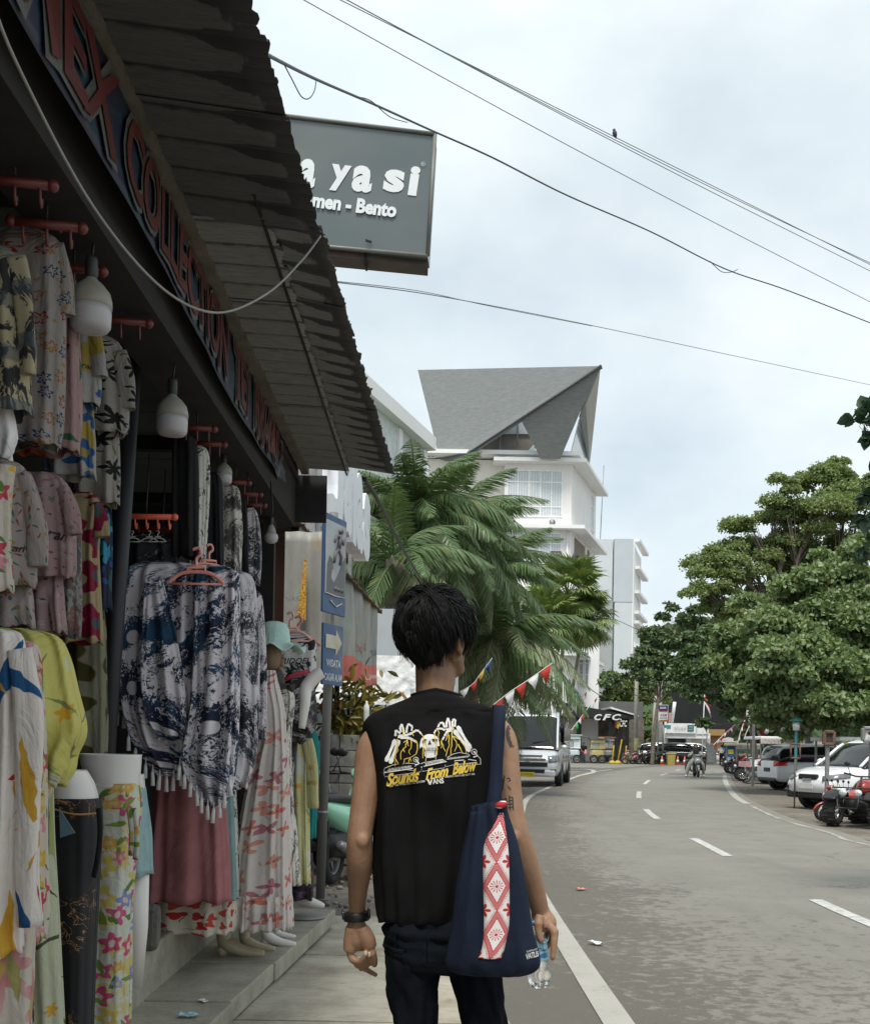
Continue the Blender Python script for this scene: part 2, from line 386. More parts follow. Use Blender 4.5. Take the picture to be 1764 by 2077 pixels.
def rock(name,c,r,seed,m=None,label=None,cat=None):
 mb=MB();mb.ell((0,0,0),r,nu=12,nv=8);rr=random.Random(seed)
 mb.v=[tuple(Vector(p)*(0.82+0.42*mnoise.noise(Vector(p)*(1.1/max(r))+Vector((seed,0,0)))))for p in mb.v]
 for i in range(len(mb.sm)):mb.sm[i]=False
 o=part(name,mb,m,None,label);o.location=c;o['category']=cat;return o
STONE=mat('dirty_stone',(0.12,0.11,0.095),0.9,var=.4,scale=9,bump=.6,dirt=(0.03,0.028,0.025))
mb=MB();mb.box((0,0,0.095),(0.18,0.22,0.19));o=single('stone_block',mb,STONE,'dark weathered stone block at the shop floor edge behind the flowered trousers','stone',bevel=0.03);o.location=(-1.325,4.92,0.342);o.rotation_euler=(0,0,.2)
rub=MB();rr=random.Random(4)
for i in range(420):
 y=rr.uniform(8.8,15);x=rr.uniform(-1.5,0.7)-0.02*(y-9)
 s=rr.uniform(.008,.03)*(1.6 if rr.random()<.12 else 1)
 rub.ell((x,y,gz(y)-.01+s*.3),(s*rr.uniform(.7,1.5),s,s*.7),nu=6,nv=4)
for i in range(500):
 y=rr.uniform(3.6,30);x=rr.uniform(.38,.8)+(0.0 if y<12 else(lerp_tab(LEFT,y)-.9));s=rr.uniform(.003,.010)*(1+y/25)
 rub.ell((x,y,gz(y)-.012+s*.3),(s*rr.uniform(.7,1.5),s,s*.7),nu=6,nv=4)
for i in range(160):
 y=rr.uniform(14,45);x=lerp_tab(RIGHT,y)+rr.uniform(.3,3.5);s=rr.uniform(.004,.016)
 rub.ell((x,y,gz(y)-.014+s*.3),(s*rr.uniform(.7,1.5),s,s*.6),nu=6,nv=4)
part('rubble',rub,mat('rubble_stone',(0.22,0.20,0.17),0.9,var=.5,scale=14),None,kind='stuff')
def scrap(px,py,dz,col,label,s=.035,name='wrapper'):
 mb=MB();q=random.Random(px);n=5
 V=[((i-2)*s/2,(j-1)*s*.55,q.uniform(0.002,s*.35))for j in range(3)for i in range(n)]
 mb.add(V,[(j*n+i,j*n+i+1,(j+1)*n+i+1,(j+1)*n+i)for j in range(2)for i in range(n-1)])
 o=single(name,mb,mat('scrap_%d'%px,col,0.4,scale=40,var=.5),label,'litter',solid=.001);o.location=G(px,py,dz);o.rotation_euler=(0,0,q.uniform(0,3))
scrap(383,2062,.125,(0.3,0.5,0.6),'crumpled pale blue wrapper lying on the low concrete step',.04)
scrap(412,2032,.125,(0.7,0.7,0.7),'tiny white paper scrap on the concrete step',.025)
scrap(1208,1990-75,.008,(0.6,0.65,0.68),'white scrap lying on the road beside the bottle',.05)
scrap(1178,1805,.008,(0.55,0.2,0.15),'faded red scrap lying on the brown silt of the road',.06)
def mat_copy(m,k):  # copy of a material with shade multiplied into its base colour
 m2=m.copy();m2.name=m.name+'_shaded';n=m2.node_tree;p=next(q for q in n.nodes if q.type=='BSDF_PRINCIPLED');l=p.inputs['Base Color'].links[0].from_socket
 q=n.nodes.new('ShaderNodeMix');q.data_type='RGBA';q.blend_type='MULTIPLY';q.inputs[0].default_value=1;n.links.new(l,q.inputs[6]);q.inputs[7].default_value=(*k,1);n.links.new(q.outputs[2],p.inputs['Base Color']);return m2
t=NT('corrugated_metal');c=t.coord('Object');sp=t.sep(c)
rust=t.noise(t.coord('Object',scale=(2.5,9,1)),4,9,0.72);grain=t.noise(t.coord('Object',scale=(1,26,1)),9,5,0.7)
uvx=t.sep(t.coord('UV'));rib=t.math('ABSOLUTE',t.math('SINE',t.math('MULTIPLY',uvx[1],math.pi/0.19)))
nzt=t.noise(t.comb(t.math('MULTIPLY',uvx[0],3.0),uvx[1]),4.2,5,0.65)
tong=t.math('ADD',t.math('MULTIPLY',t.math('POWER',t.math('SUBTRACT',1.0,rib),1.6),0.30),t.math('MULTIPLY',nzt,0.20))
stain_shade=t.math('MAXIMUM',t.step(t.math('ADD',uvx[0],t.math('SUBTRACT',tong,0.035)),0.0,0.008),t.math('SUBTRACT',1.0,t.step(t.math('ADD',rib,t.math('MULTIPLY',nzt,.35)),0.44,0.07)))  # water stains at the eave, plus lap shadows painted along the rib valleys
col=t.mix(t.ramp(grain,[(0.3,0.0),(0.7,1.0)]),(0.15,0.155,0.15),(0.27,0.27,0.255))
col=t.mix(t.ramp(rust,[(0.55,0.0),(0.75,0.65)]),col,(0.06,0.045,0.035))
col=t.mix(t.math('MULTIPLY',stain_shade,0.82),col,(0.022,0.02,0.022))
CORR=t.set(col,0.7,0.1);CORR_SHADE=mat_copy(CORR,(.38,.38,.39))  # second copy has the near underside's shade painted into its colour
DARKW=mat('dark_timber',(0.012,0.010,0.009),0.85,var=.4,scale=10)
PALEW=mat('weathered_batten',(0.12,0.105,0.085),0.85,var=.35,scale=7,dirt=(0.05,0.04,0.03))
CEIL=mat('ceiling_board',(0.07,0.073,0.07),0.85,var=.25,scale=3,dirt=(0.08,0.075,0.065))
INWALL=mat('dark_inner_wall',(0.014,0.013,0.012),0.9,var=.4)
shop=thing('clothes_shop','open fronted clothes shop under a rusty corrugated awning','shop',(-1.6,5,0.38))
eave=lambda y:-0.62+0.037*y
def roof_sheet(y0,y1,xa,xb,za,zb,seed,dz=0.0):
 rr=random.Random(seed);n=int((y1-y0)/0.0119);V=[];uv=[];nx=7
 for i in range(n+1):
  y=y0+(y1-y0)*i/n
  w=abs(math.sin(math.pi*y/0.19));h=-0.024*(w**0.55)+0.005*math.sin(2*math.pi*y/0.0475)
  a,b=xa(y),xb(y);jag=0.018*mnoise.noise(Vector((y*9,seed,0)))+0.012*mnoise.noise(Vector((y*31,seed,3)))
  for k in range(nx):
   s=k/(nx-1);x=a+(b+jag-a)*s
   V.append((x,y,za+(zb-za)*s+h+dz));uv.append((x-eave(y),y))
 mb=MB();mb.add(V,[(i*nx+k,i*nx+k+1,(i+1)*nx+k+1,(i+1)*nx+k)for i in range(n)for k in range(nx-1)],0,True,None,uv)
 return mb
inn=lambda y:-1.10
ys=[-1.2+0.76*i for i in range(13)]
for i,(a,b)in enumerate(zip(ys,ys[1:])):
 b2=min(b+0.05,8.0)
 if a>=7.95:break
 if a<3.9:wpart('roof_sheet',roof_sheet(a,b2,inn,eave,3.335,3.258,i,(i%2)*.006),CORR_SHADE,shop,solid=.003)
 else:
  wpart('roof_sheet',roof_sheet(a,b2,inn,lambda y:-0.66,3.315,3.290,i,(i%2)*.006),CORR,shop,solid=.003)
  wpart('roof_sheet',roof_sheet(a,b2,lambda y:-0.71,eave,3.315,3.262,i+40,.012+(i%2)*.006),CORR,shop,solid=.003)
mb=MB();mb.tube([(-0.685,3.9,3.262),(-0.685,8,3.262)],0.007,6);wpart('purlin',mb,DARKW,shop)
mb=MB();mb.box((-0.99,3.4,3.285),(0.055,9.2,0.05));wpart('batten',mb,PALEW,shop)
mb=MB();mb.box((-1.065,3.4,3.27),(0.05,9.2,0.11));wpart('beam',mb,DARKW,shop)
mb=MB();mb.box((-1.17,3.4,2.93),(0.22,9.2,0.12));wpart('beam',mb,DARKW,shop)
mb=MB();mb.box((-1.08,3.4,3.1),(0.04,9.2,0.24));wpart('fascia_board',mb,DARKW,shop)
for y in frange(-1,7.3,1.0):
 for x in(-1.95,-2.98):
  mb=MB();mb.box((x,y+.5,3.11),(1.01,0.985,0.02));wpart('ceiling_panel',mb,CEIL,shop)
for y in frange(-1,8.1,1.5):
 mb=MB();mb.box((-2.45,y,3.06),(2.3,0.07,0.08));wpart('joist',mb,DARKW,shop)
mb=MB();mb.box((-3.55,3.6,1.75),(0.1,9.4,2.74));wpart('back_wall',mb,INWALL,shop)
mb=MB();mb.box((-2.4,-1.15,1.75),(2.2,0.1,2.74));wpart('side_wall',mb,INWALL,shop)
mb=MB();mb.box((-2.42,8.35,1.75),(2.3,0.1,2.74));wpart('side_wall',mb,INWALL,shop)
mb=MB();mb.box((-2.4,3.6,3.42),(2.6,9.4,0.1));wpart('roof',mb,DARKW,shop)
p0,p1=at(215,1545,4.62),at(252,1000,4.62)
d=(p1-p0)/(p1.z-p0.z)
mb=MB();mb.tube([p0+d*(0.38-p0.z),p0+d*(2.95-p0.z)],0.038,8);wpart('post',mb,mat('black_post',(0.012,0.012,0.016),0.6),shop)
mb=MB();mb.box((-1.20,7.7,1.65),(0.08,0.08,2.55));wpart('post',mb,DARKW,shop)
q0,q1=at(597,966,8.02),at(661,1062,8.02)
mb=MB();mb.box(((q0.x+q1.x)/2,8.04,(q0.z+q1.z)/2+.01),(q1.x-q0.x,0.03,q0.z-q1.z));wpart('end_board',mb,mat('soot_board',(0.02,0.02,0.022),0.8,var=.3),shop)
BAN=NT('banner_ground');c=BAN.coord('Object')
bcol=BAN.ramp(BAN.noise(BAN.coord('Object',scale=(1,1.4,2.5)),3.2,3,0.5,1.2),[(0.36,(0.022,0.018,0.04)),(0.5,(0.014,0.022,0.05)),(0.6,(0.012,0.055,0.07)),(0.72,(0.028,0.024,0.05))])
BANM=BAN.set(bcol,0.5)
BRED=mat('banner_red',(0.10,0.015,0.012),0.5,var=.35,scale=4);BWH=mat('banner_cream',(0.095,0.10,0.09),0.5,var=.4)
ban=thing('banner','long dark blue banner with red flame lettering under the awning','banner',(-0.99,5,2.96))
bx=lambda y:-0.985-0.012*(y-3)-(0.05*max(0,y-6.6)**2)
bz0=lambda y:2.955+0.02*math.sin(y*2.1)+(0.10*max(0,y-6.8));bz1=lambda y:3.262
mb=MB();V=[];uv=[];N=130
for i in range(N+1):
 y=-1+8.95*i/N
 for k in range(9):
  s=k/8;rip=0.012*mnoise.noise(Vector((y*2.5,s*1.5,0)))+(0.02*math.sin(s*9+y*5)*max(0,min(1,y-6.3)))
  V.append((bx(y)+rip,y,bz0(y)+(bz1(y)-bz0(y))*s));uv.append((y,s))
mb.add(V,[(i*9+k,i*9+k+1,(i+1)*9+k+1,(i+1)*9+k)for i in range(N)for k in range(8)],0,True,None,uv)
wpart('cloth',mb,BANM,ban,solid=.002)
def on_banner(word,y0,y1,off,mi_mat,dx,hh=0.86,name='lettering'):
 mb=MB();V,Fs=text_geo(word,size=1,off=off,sp=0.92)
 xs=[v[0]for v in V];ysv=[v[1]for v in V];W0,H0=max(xs)-min(xs),max(ysv)-min(ysv);P=[]
 for x,yv,z in V:
  u=(x-min(xs))/W0;s=(yv-min(ysv))/H0;y=y0+(y1-y0)*u
  s2=0.5+(s-0.5)*hh+0.03*math.sin(u*40)
  P.append((bx(y)+dx+0.012*mnoise.noise(Vector((y*2.5,s2*1.5,0)))+(0.02*math.sin(s2*9+y*5)*max(0,min(1,y-6.3))),y,bz0(y)+(bz1(y)-bz0(y))*s2))
 mb.add(P,Fs);wpart(name,mb,mi_mat,ban)
for word,y0,y1 in(('PA',1.2,2.2),('MEX',2.42,3.22),('COLLECTION',3.32,5.05),('TEY',5.25,5.72),('RRHANY',5.85,7.1)):
 on_banner(word,y0-.02,y1+.02,0.055,BWH,0.012,0.93);on_banner(word,y0,y1,0.018,BRED,0.018,0.80)
SOCK=mat('bulb_socket',(0.03,0.03,0.03),0.5);CAP=mat('bulb_cap',(0.30,0.29,0.25),0.5,dirt=(0.22,0.2,0.16));DIFF=mat('bulb_diffuser',(0.42,0.41,0.44),0.35,dirt=(0.30,0.28,0.28),scale=3)
def bulb(px,py,Y,r,label,big=True,ceil=3.08):
 p=at(px,py,Y);b=thing('hanging_bulb',label,'light bulb',p,0,'bulbs hanging along the shop front');k=r/0.065
 m=MB();m.tube([(0,0,.15*k),(.006,.004,(ceil-p.z)*.5),(-.01,0,ceil-p.z)],.004,6);part('cord',m,BLACK,b)
 m=MB();m.lathe([(.017*k,.16*k),(.02*k,.15*k),(.02*k,.10*k),(.016*k,.09*k)],14);part('socket',m,SOCK,b)
 m=MB()
 if big:
  m.lathe([(.016*k,.095*k),(.022*k,.085*k),(.04*k,.07*k),(.06*k,.045*k),(.066*k,.02*k),(.067*k,0),(.064*k,-.002)],28);part('cap',m,CAP,b)
  m=MB();m.lathe([(.064*k,0),(.065*k,-.02*k),(.063*k,-.06*k),(.055*k,-.072*k),(.03*k,-.078*k),(.004*k,-.079*k)],28);part('diffuser',m,DIFF,b)
 else:
  m.lathe([(.017*k,.095*k),(.028*k,.07*k),(.040*k,.035*k),(.042*k,.02*k)],20);part('cap',m,CAP,b)
  m=MB();m.lathe([(.042*k,.02*k),(.056*k,.005*k),(.062*k,-.02*k),(.054*k,-.05*k),(.03*k,-.068*k),(.004*k,-.073*k)],20);part('diffuser',m,DIFF,b)
bulb(184,623,3.45,.065,'largest dusty white bulb beside the palm shirts, on a black cord')
bulb(349,846,4.54,.065,'dusty white bulb hanging second along the shop front, near the inner racks')
bulb(454,962,6.0,.045,'small grey bulb above the white and black shirts deep in the shop')
bulb(550,1086,6.5,.044,'round frosted bulb on a thin wire at the far end of the shop',False,2.85)
pts=[at(-40,-80,2.1),at(30,120,2.35),at(190,420,2.9),at(330,585,3.4),at(440,634,3.7),at(540,596,3.95),at(610,530,4.1),at(650,478,4.15)]
mb=MB();mb.tube(smooth_curve(pts,8),0.0042,6);single('cable',mb,mat('grey_cable',(0.26,0.26,0.24),0.5),'thin grey cable sagging in front of the banner up to the awning edge','cable')
def hook_rail(px,py,Y,L,rz,label,hooks=5,m=ORANGEP):
 p=at(px,py,Y);b=thing('hook_rail',label,'hanger rail',p,rz,'plastic hook rails in the shop')
 q=MB();q.tube([(-L/2,0,0),(L/2,0,0)],.014,8);q.ell((L/2,0,0),.018,nu=8,nv=6);q.ell((-L/2,0,0),.018,nu=8,nv=6);part('bar',q,m,b)
 for i in range(hooks):
  x=-L/2+L*(i+.5)/hooks;q=MB();q.tube(smooth_curve([(x,0,0),(x,0,-.035),(x,.018,-.055),(x,.03,-.04),(x,.028,-.025)],3),.0045,5);part('hook',q,m,b)
 q=MB();q.tube([(0,0,.012),(0,0,.06),(.01,0,.3)],.004,5);part('strap',q,BLACK,b)
 return b
for px,py,Y,L,rz,lab in((30,368,3.0,.2,.2,'red hook rail at the top of the shop over the palm shirts'),(95,455,3.2,.2,.2,'red hook rail above the white shirt with red and blue rings'),(150,545,3.5,.18,.2,'red hook rail half hidden behind the largest bulb'),(245,650,4.0,.2,.25,'orange hook rail under the ceiling just past the largest bulb'),(400,868,5.2,.16,.2,'orange rail tip just past the second bulb'),(425,900,5.6,.15,.2,'orange rail over the narrow white and black dress'),(478,978,6.2,.15,.2,'orange rail over the dotted white shirt'),(502,1002,6.4,.15,.2,'short orange rail right beside the dotted white shirt'),(513,1024,6.7,.14,.2,'last short orange rail over the grey printed shirt')):
 hook_rail(px,py,Y,L,rz,lab,3)
hook_rail(297,1048,5.2,.27,0,'bright orange hook rail holding three white hangers over the batik',5,mat('bright_orange_plastic',(0.75,0.13,0.07),.4))
hook_rail(330,1074,5.5,.25,0,'dull orange hook rail behind the three white hangers',5)
def wrinkle(t,uv,k=1.0):
 a=t.noise(t.coord('UV',scale=(1.6,.8,1),rot=(0,0,.35)),13,4,.55,1.3);b=t.noise(t.coord('UV',scale=(3.0,.35,1)),9,3,.5,.6)
 t.bump(t.math('ADD',t.math('MULTIPLY',a,.9*k),t.math('MULTIPLY',b,1.0*k)),.75,.013)
def print_mat(name,base,layers,base2=None):
 """flowers, leaves and rings scattered over UV metres; every layer is one kind of motif"""
 t=NT(name);uv=t.coord('UV');col=base
 if base2 is not None:col=t.mix(t.ramp(t.noise(uv,3.5,3,.5,.6),[(.47,0.0),(.53,1.0)]),base,base2)
 for i,L in enumerate(layers):
  m=t.n('ShaderNodeMapping');m.inputs['Scale'].default_value=(L['s'],L['s'],1);m.inputs['Location'].default_value=(i*3.7+L.get('o',0),i*1.9,0);t.l(uv,m.inputs[0])
  w=t.vmath('ADD',m.outputs[0],t.vmath('SCALE',t.vmath('SUBTRACT',t.noise(m.outputs[0],2.2,2,.5,color=True),(.5,.5,.5)),None))
  vs=w.node;vs.inputs[1].default_value=(0,0,0)
  sc=[n for n in t.t.nodes if n.type=='VECT_MATH' and n.operation=='SCALE'][-1];sc.inputs['Scale'].default_value=L.get('wob',.25);t.l(sc.outputs[0],vs.inputs[1])
  v=t.n('ShaderNodeTexVoronoi',voronoi_dimensions='2D',feature='F1');v.inputs['Scale'].default_value=1.0;v.inputs['Randomness'].default_value=L.get('rand',.8);t.l(vs.outputs[0],v.inputs['Vector'])
  d=t.vmath('SUBTRACT',vs.outputs[0],v.outputs['Position']);rc=t.sep(v.outputs['Color']);dd=t.sep(d)
  ang=t.math('ADD',t.math('ARCTAN2',dd[1],dd[0]),t.math('MULTIPLY',rc[0],6.28));dist=t.vmath('LENGTH',d,out=1)
  kind=L.get('k','flower');r=L.get('r',.3)
  if kind=='leaf':
   e=t.math('MULTIPLY',dist,t.math('ADD',0.55,t.math('MULTIPLY',t.math('ABSOLUTE',t.math('SINE',ang)),L.get('el',1.8))));rad=r
  else:
   e=dist;rad=t.math('MULTIPLY',t.math('ADD',.76,t.math('MULTIPLY',t.math('COSINE',t.math('MULTIPLY',ang,L.get('p',5))),L.get('pd',.22))),r)
  df=t.math('SUBTRACT',rad,e)
  if kind=='ring':msk=t.math('MULTIPLY',t.step(df,0,.015),t.math('SUBTRACT',1.0,t.step(df,L.get('w',.09),.015)))
  else:msk=t.step(df,0,.015)
  if L.get('den',1)<1:msk=t.math('MULTIPLY',msk,t.math('LESS_THAN',rc[1],L['den']))
  cs=L['c'];pc=t.ramp(rc[2],[(k/len(cs),q)for k,q in enumerate(cs)],True)if len(cs)>1 else cs[0]
  if 'shade' in L:pc=t.mix(t.step(t.math('DIVIDE',e,r),.62,.25),pc,L['shade'])
  col=t.mix(msk,col,pc)
  if 'cc' in L:col=t.mix(t.math('MULTIPLY',msk,t.math('SUBTRACT',1.0,t.step(dist,r*L.get('cr',.28),.02))),col,L['cc'])
 col=t.mix(1.0,col,(.80,.79,.78),'MULTIPLY');wrinkle(t,uv);return t.set(col,.85,spec=.25)
def ink_mat(name,base,ink,ink2,scale=7,lo=.5,grain=60,dots=None):
 t=NT(name);uv=t.coord('UV');n=t.noise(t.coord('UV',scale=(1,.55,1)),scale,4,.6,.7);f=t.noise(t.coord('UV',scale=(1.3,.7,1)),grain,5,.75,1.5)
 k=t.math('ADD',n,t.math('MULTIPLY',t.math('SUBTRACT',f,.5),.8));m=t.step(k,lo,.015)
 ic=t.mix(t.ramp(t.noise(uv,scale*.8,2,.5),[(.45,0.0),(.6,1.0)]),ink,ink2)
 col=t.mix(m,base,ic)
 if dots:
  v=t.n('ShaderNodeTexVoronoi',voronoi_dimensions='2D');v.inputs['Scale'].default_value=dots;v.inputs['Randomness'].default_value=.35
  t.l(t.coord('UV',scale=(1.0,.72,1)),v.inputs['Vector']);col=t.mix(t.math('SUBTRACT',1.0,t.step(v.outputs['Distance'],.16,.012)),col,base)
 wrinkle(t,uv);return t.set(col,.8,spec=.25)
def plain(name,c):
 t=NT(name);uv=t.coord('UV');wrinkle(t,uv,.8);return t.set(t.ramp(t.noise(uv,12,4,.6),[(.3,tuple(q*.9 for q in c)),(.7,tuple(q*1.08 for q in c))]),.85,spec=.25)
CW=(.60,.57,.55)
P_RING=print_mat('print_rings',(.58,.54,.50),[dict(s=17,r=.36,k='ring',c=[(.5,.04,.03),(.03,.08,.25),(.55,.2,.08)],p=6,w=.11),dict(s=24,r=.2,c=[(.6,.35,.12)],den=.4)])
P_PINKO=print_mat('print_pink_orange',(.62,.40,.40),[dict(s=7,r=.42,c=[(.62,.12,.03),(.7,.5,.45),(.05,.13,.08)],p=3,den=.7),dict(s=12,r=.3,k='leaf',c=[(.06,.2,.09),(.05,.15,.3)],den=.4)])
P_BLUEY=print_mat('print_blue_yellow',(.60,.60,.58),[dict(s=6,r=.42,c=[(.62,.5,.1)],p=4,den=.6),dict(s=8,r=.43,c=[(.05,.16,.42),(.10,.27,.5)],p=5,den=.75,cc=(.5,.42,.1))])
P_PALM=print_mat('print_black_palm',(.56,.53,.48),[dict(s=11,r=.42,c=[(.02,.02,.022)],p=7,pd=.38,den=.62),dict(s=19,r=.36,k='leaf',el=4,c=[(.03,.045,.035),(.25,.25,.05)],den=.6)])
P_PINKS=print_mat('print_pink_small',(.60,.40,.41),[dict(s=30,r=.3,c=[(.2,.32,.24),(.6,.56,.54)],p=5,den=.5),dict(s=45,r=.2,c=[(.4,.1,.1),(.1,.1,.15)],den=.35)])
P_CREAM=print_mat('print_cream_small',(.62,.54,.51),[dict(s=42,r=.28,k='leaf',c=[(.1,.25,.2),(.45,.12,.1)],den=.55),dict(s=28,r=.2,c=[(.55,.35,.1)],den=.25)])
P_MULTI=print_mat('print_multi_floral',(.58,.52,.45),[dict(s=14,r=.44,c=[(.5,.06,.1),(.6,.4,.05),(.2,.3,.08),(.6,.25,.3)],p=5,cc=(.6,.5,.2)),dict(s=22,r=.25,k='leaf',c=[(.1,.2,.05)],den=.5)])
P_MAG=print_mat('print_magenta',(.60,.48,.26),[dict(s=6.2,r=.5,c=[(.33,.008,.055)],p=4,rand=.4,cc=(.10,.12,.14),cr=.3)])
P_TEAL=print_mat('print_teal_dark',(.006,.012,.035),[dict(s=9,r=.4,c=[(.02,.22,.32),(.015,.05,.2),(.5,.28,.03),(.02,.09,.07)],p=5,pd=.35)])
P_OLIVE=print_mat('print_olive',(.36,.35,.24),[dict(s=5,r=.52,c=[(.085,.075,.012)],p=4,rand=.4,cc=(.16,.21,.18),cr=.36)])
P_LEAF=print_mat('print_bird_leaves',(.78,.72,.68),[dict(s=5.6,r=.36,k='leaf',el=2.6,c=[(.55,.03,.02),(.02,.10,.26),(.62,.35,.04),(.03,.14,.10)],den=.8),dict(s=11,r=.16,k='leaf',el=3,c=[(.6,.35,.05),(.4,.1,.08)],den=.35)])
P_YEL=print_mat('print_yellow_floral',(.62,.58,.17),[dict(s=4.2,r=.46,c=[(.54,.57,.40),(.60,.60,.48),(.36,.42,.15)],p=5,den=.7),dict(s=7,r=.22,c=[(.66,.36,.03)],p=6,den=.3),dict(s=9,r=.34,k='leaf',el=6,c=[(.22,.26,.10)],den=.3)])
P_YELG=print_mat('print_green_yellow',(.50,.52,.38),[dict(s=4.0,r=.5,c=[(.56,.50,.18),(.30,.36,.13),(.53,.56,.46),(.40,.45,.2)],p=4,den=.8),dict(s=8,r=.2,c=[(.62,.33,.04)],p=6,den=.3),dict(s=7,r=.36,k='leaf',el=7,c=[(.08,.09,.05)],den=.35)])
P_REDF=print_mat('print_red_white',(.60,.55,.48),[dict(s=4.5,r=.48,c=[(.45,.05,.10),(.52,.22,.22),(.55,.12,.16)],p=8,cc=(.55,.4,.1),shade=(.6,.36,.36)),dict(s=8,r=.3,k='leaf',c=[(.05,.05,.05),(.35,.32,.12)],den=.5),dict(s=3,r=.3,c=[(.5,.02,.015)],den=.3)])
P_DAISY=print_mat('print_pastel_flowers',(.60,.62,.54),[dict(s=13,r=.50,c=[(.60,.52,.20),(.58,.62,.56),(.62,.55,.30)],p=6,rand=.7,o=2),dict(s=11,r=.46,c=[(.60,.08,.20),(.24,.27,.50),(.62,.50,.12),(.55,.10,.22)],p=5,rand=.75,den=.8,cc=(.66,.55,.50),cr=.3),dict(s=17,r=.40,k='leaf',c=[(.20,.30,.05),(.12,.22,.05)],den=.5),dict(s=15,r=.42,c=[(.62,.36,.10),(.62,.2,.3),(.30,.33,.55)],p=5,den=.25,cc=(.6,.5,.2))])
P_BUTT=print_mat('print_butterflies',(.66,.61,.58),[dict(s=10.5,r=.40,c=[(.60,.20,.16),(.45,.18,.22),(.62,.30,.24)],p=4,pd=.42,den=.62,cc=(.05,.02,.02),cr=.10),dict(s=16,r=.2,k='leaf',el=4,c=[(.6,.35,.28)],den=.3)])
P_TULIP=print_mat('print_tulips',(.60,.55,.46),[dict(s=17,r=.25,k='leaf',el=8,c=[(.04,.10,.14)],den=.8),dict(s=17,r=.40,c=[(.45,.03,.03),(.5,.07,.05)],p=3,den=.75)])
P_PASTEL=print_mat('print_yellow_watercolour',(.60,.58,.30),[dict(s=5,r=.5,c=[(.60,.62,.52),(.62,.55,.16),(.42,.55,.55),(.55,.55,.28)],p=5),dict(s=9,r=.2,c=[(.66,.33,.06)],p=6,den=.35),dict(s=10,r=.3,k='leaf',c=[(.3,.38,.14)],den=.3)])
P_BATIK=ink_mat('batik_navy',(.60,.56,.60),(.012,.018,.045),(.012,.05,.10),8,.49,60,7)
P_BATIK2=ink_mat('batik_grey',(.56,.53,.56),(.018,.02,.03),(.05,.06,.08),8,.5,70)
P_BATIKD=ink_mat('batik_dark',(.33,.32,.32),(.012,.012,.014),(.03,.03,.032),9,.40,70)
P_LACE=ink_mat('lace_print',(.58,.55,.50),(.06,.055,.05),(.12,.11,.10),12,.53,70)
P_BW=ink_mat('black_patches',(.58,.56,.52),(.012,.012,.013),(.02,.02,.02),14,.56,30)
P_ZEBRA=ink_mat('zebra_tee',(.55,.53,.52),(.015,.015,.016),(.02,.02,.02),14,.53,18)
P_GREYP=ink_mat('grey_floral',(.34,.34,.33),(.10,.11,.11),(.25,.12,.1),11,.5,30)
P_BLACKG=NT('black_gold');c=P_BLACKG.coord('UV')
k=P_BLACKG.math('ABSOLUTE',P_BLACKG.math('SUBTRACT',P_BLACKG.noise(c,24,3,.55,1.2),.5));big=P_BLACKG.ramp(P_BLACKG.noise(c,3.4,1,.4),[(.53,0.0),(.58,1.0)])
P_BLACKG=P_BLACKG.set(P_BLACKG.mix(P_BLACKG.math('MULTIPLY',P_BLACKG.math('SUBTRACT',1.0,P_BLACKG.step(k,.012,.008)),big),(.010,.010,.012),(.45,.22,.08)),.8)
P_STRIPE=NT('palm_stripe');c=P_STRIPE.coord('UV')
st=P_STRIPE.step(P_STRIPE.math('FRACT',P_STRIPE.math('MULTIPLY',P_STRIPE.sep(c)[1],7.0)),.72,.02)
pl=P_STRIPE.step(P_STRIPE.noise(P_STRIPE.coord('UV',scale=(1,.5,1)),17,4,.65,1.5),.53,.02)
P_STRIPE=P_STRIPE.set(P_STRIPE.mix(P_STRIPE.math('MULTIPLY',st,.6),P_STRIPE.mix(pl,(.60,.53,.33),(.025,.026,.03)),(.09,.13,.16)),.85)
MAUVE=plain('mauve_cloth',(.29,.115,.12));TEALG=plain('grey_teal_cloth',(.16,.26,.26));TEAL=plain('teal_cloth',(.01,.16,.17));DENIM=plain('pale_denim',(.24,.36,.37))
DARKC=plain('black_cloth',(.012,.012,.014));PURP=ink_mat('purple_black',(.10,.06,.10),(.015,.012,.015),(.03,.02,.03),18,.47,40);INK=mat('garment_ink',(.015,.014,.016),.8)
WHITEC=plain('white_cloth',(.64,.62,.62))
MANN=mat('mannequin_plastic',(.64,.61,.58),.35,var=.05,scale=3,dirt=(.45,.4,.34),dirt_amt=.15);MANNB=mat('mannequin_beige',(.42,.36,.24),.4,var=.1,dirt=(.22,.18,.12),dirt_amt=.35);MANNF=mat('mannequin_face',(.22,.14,.08),.5)
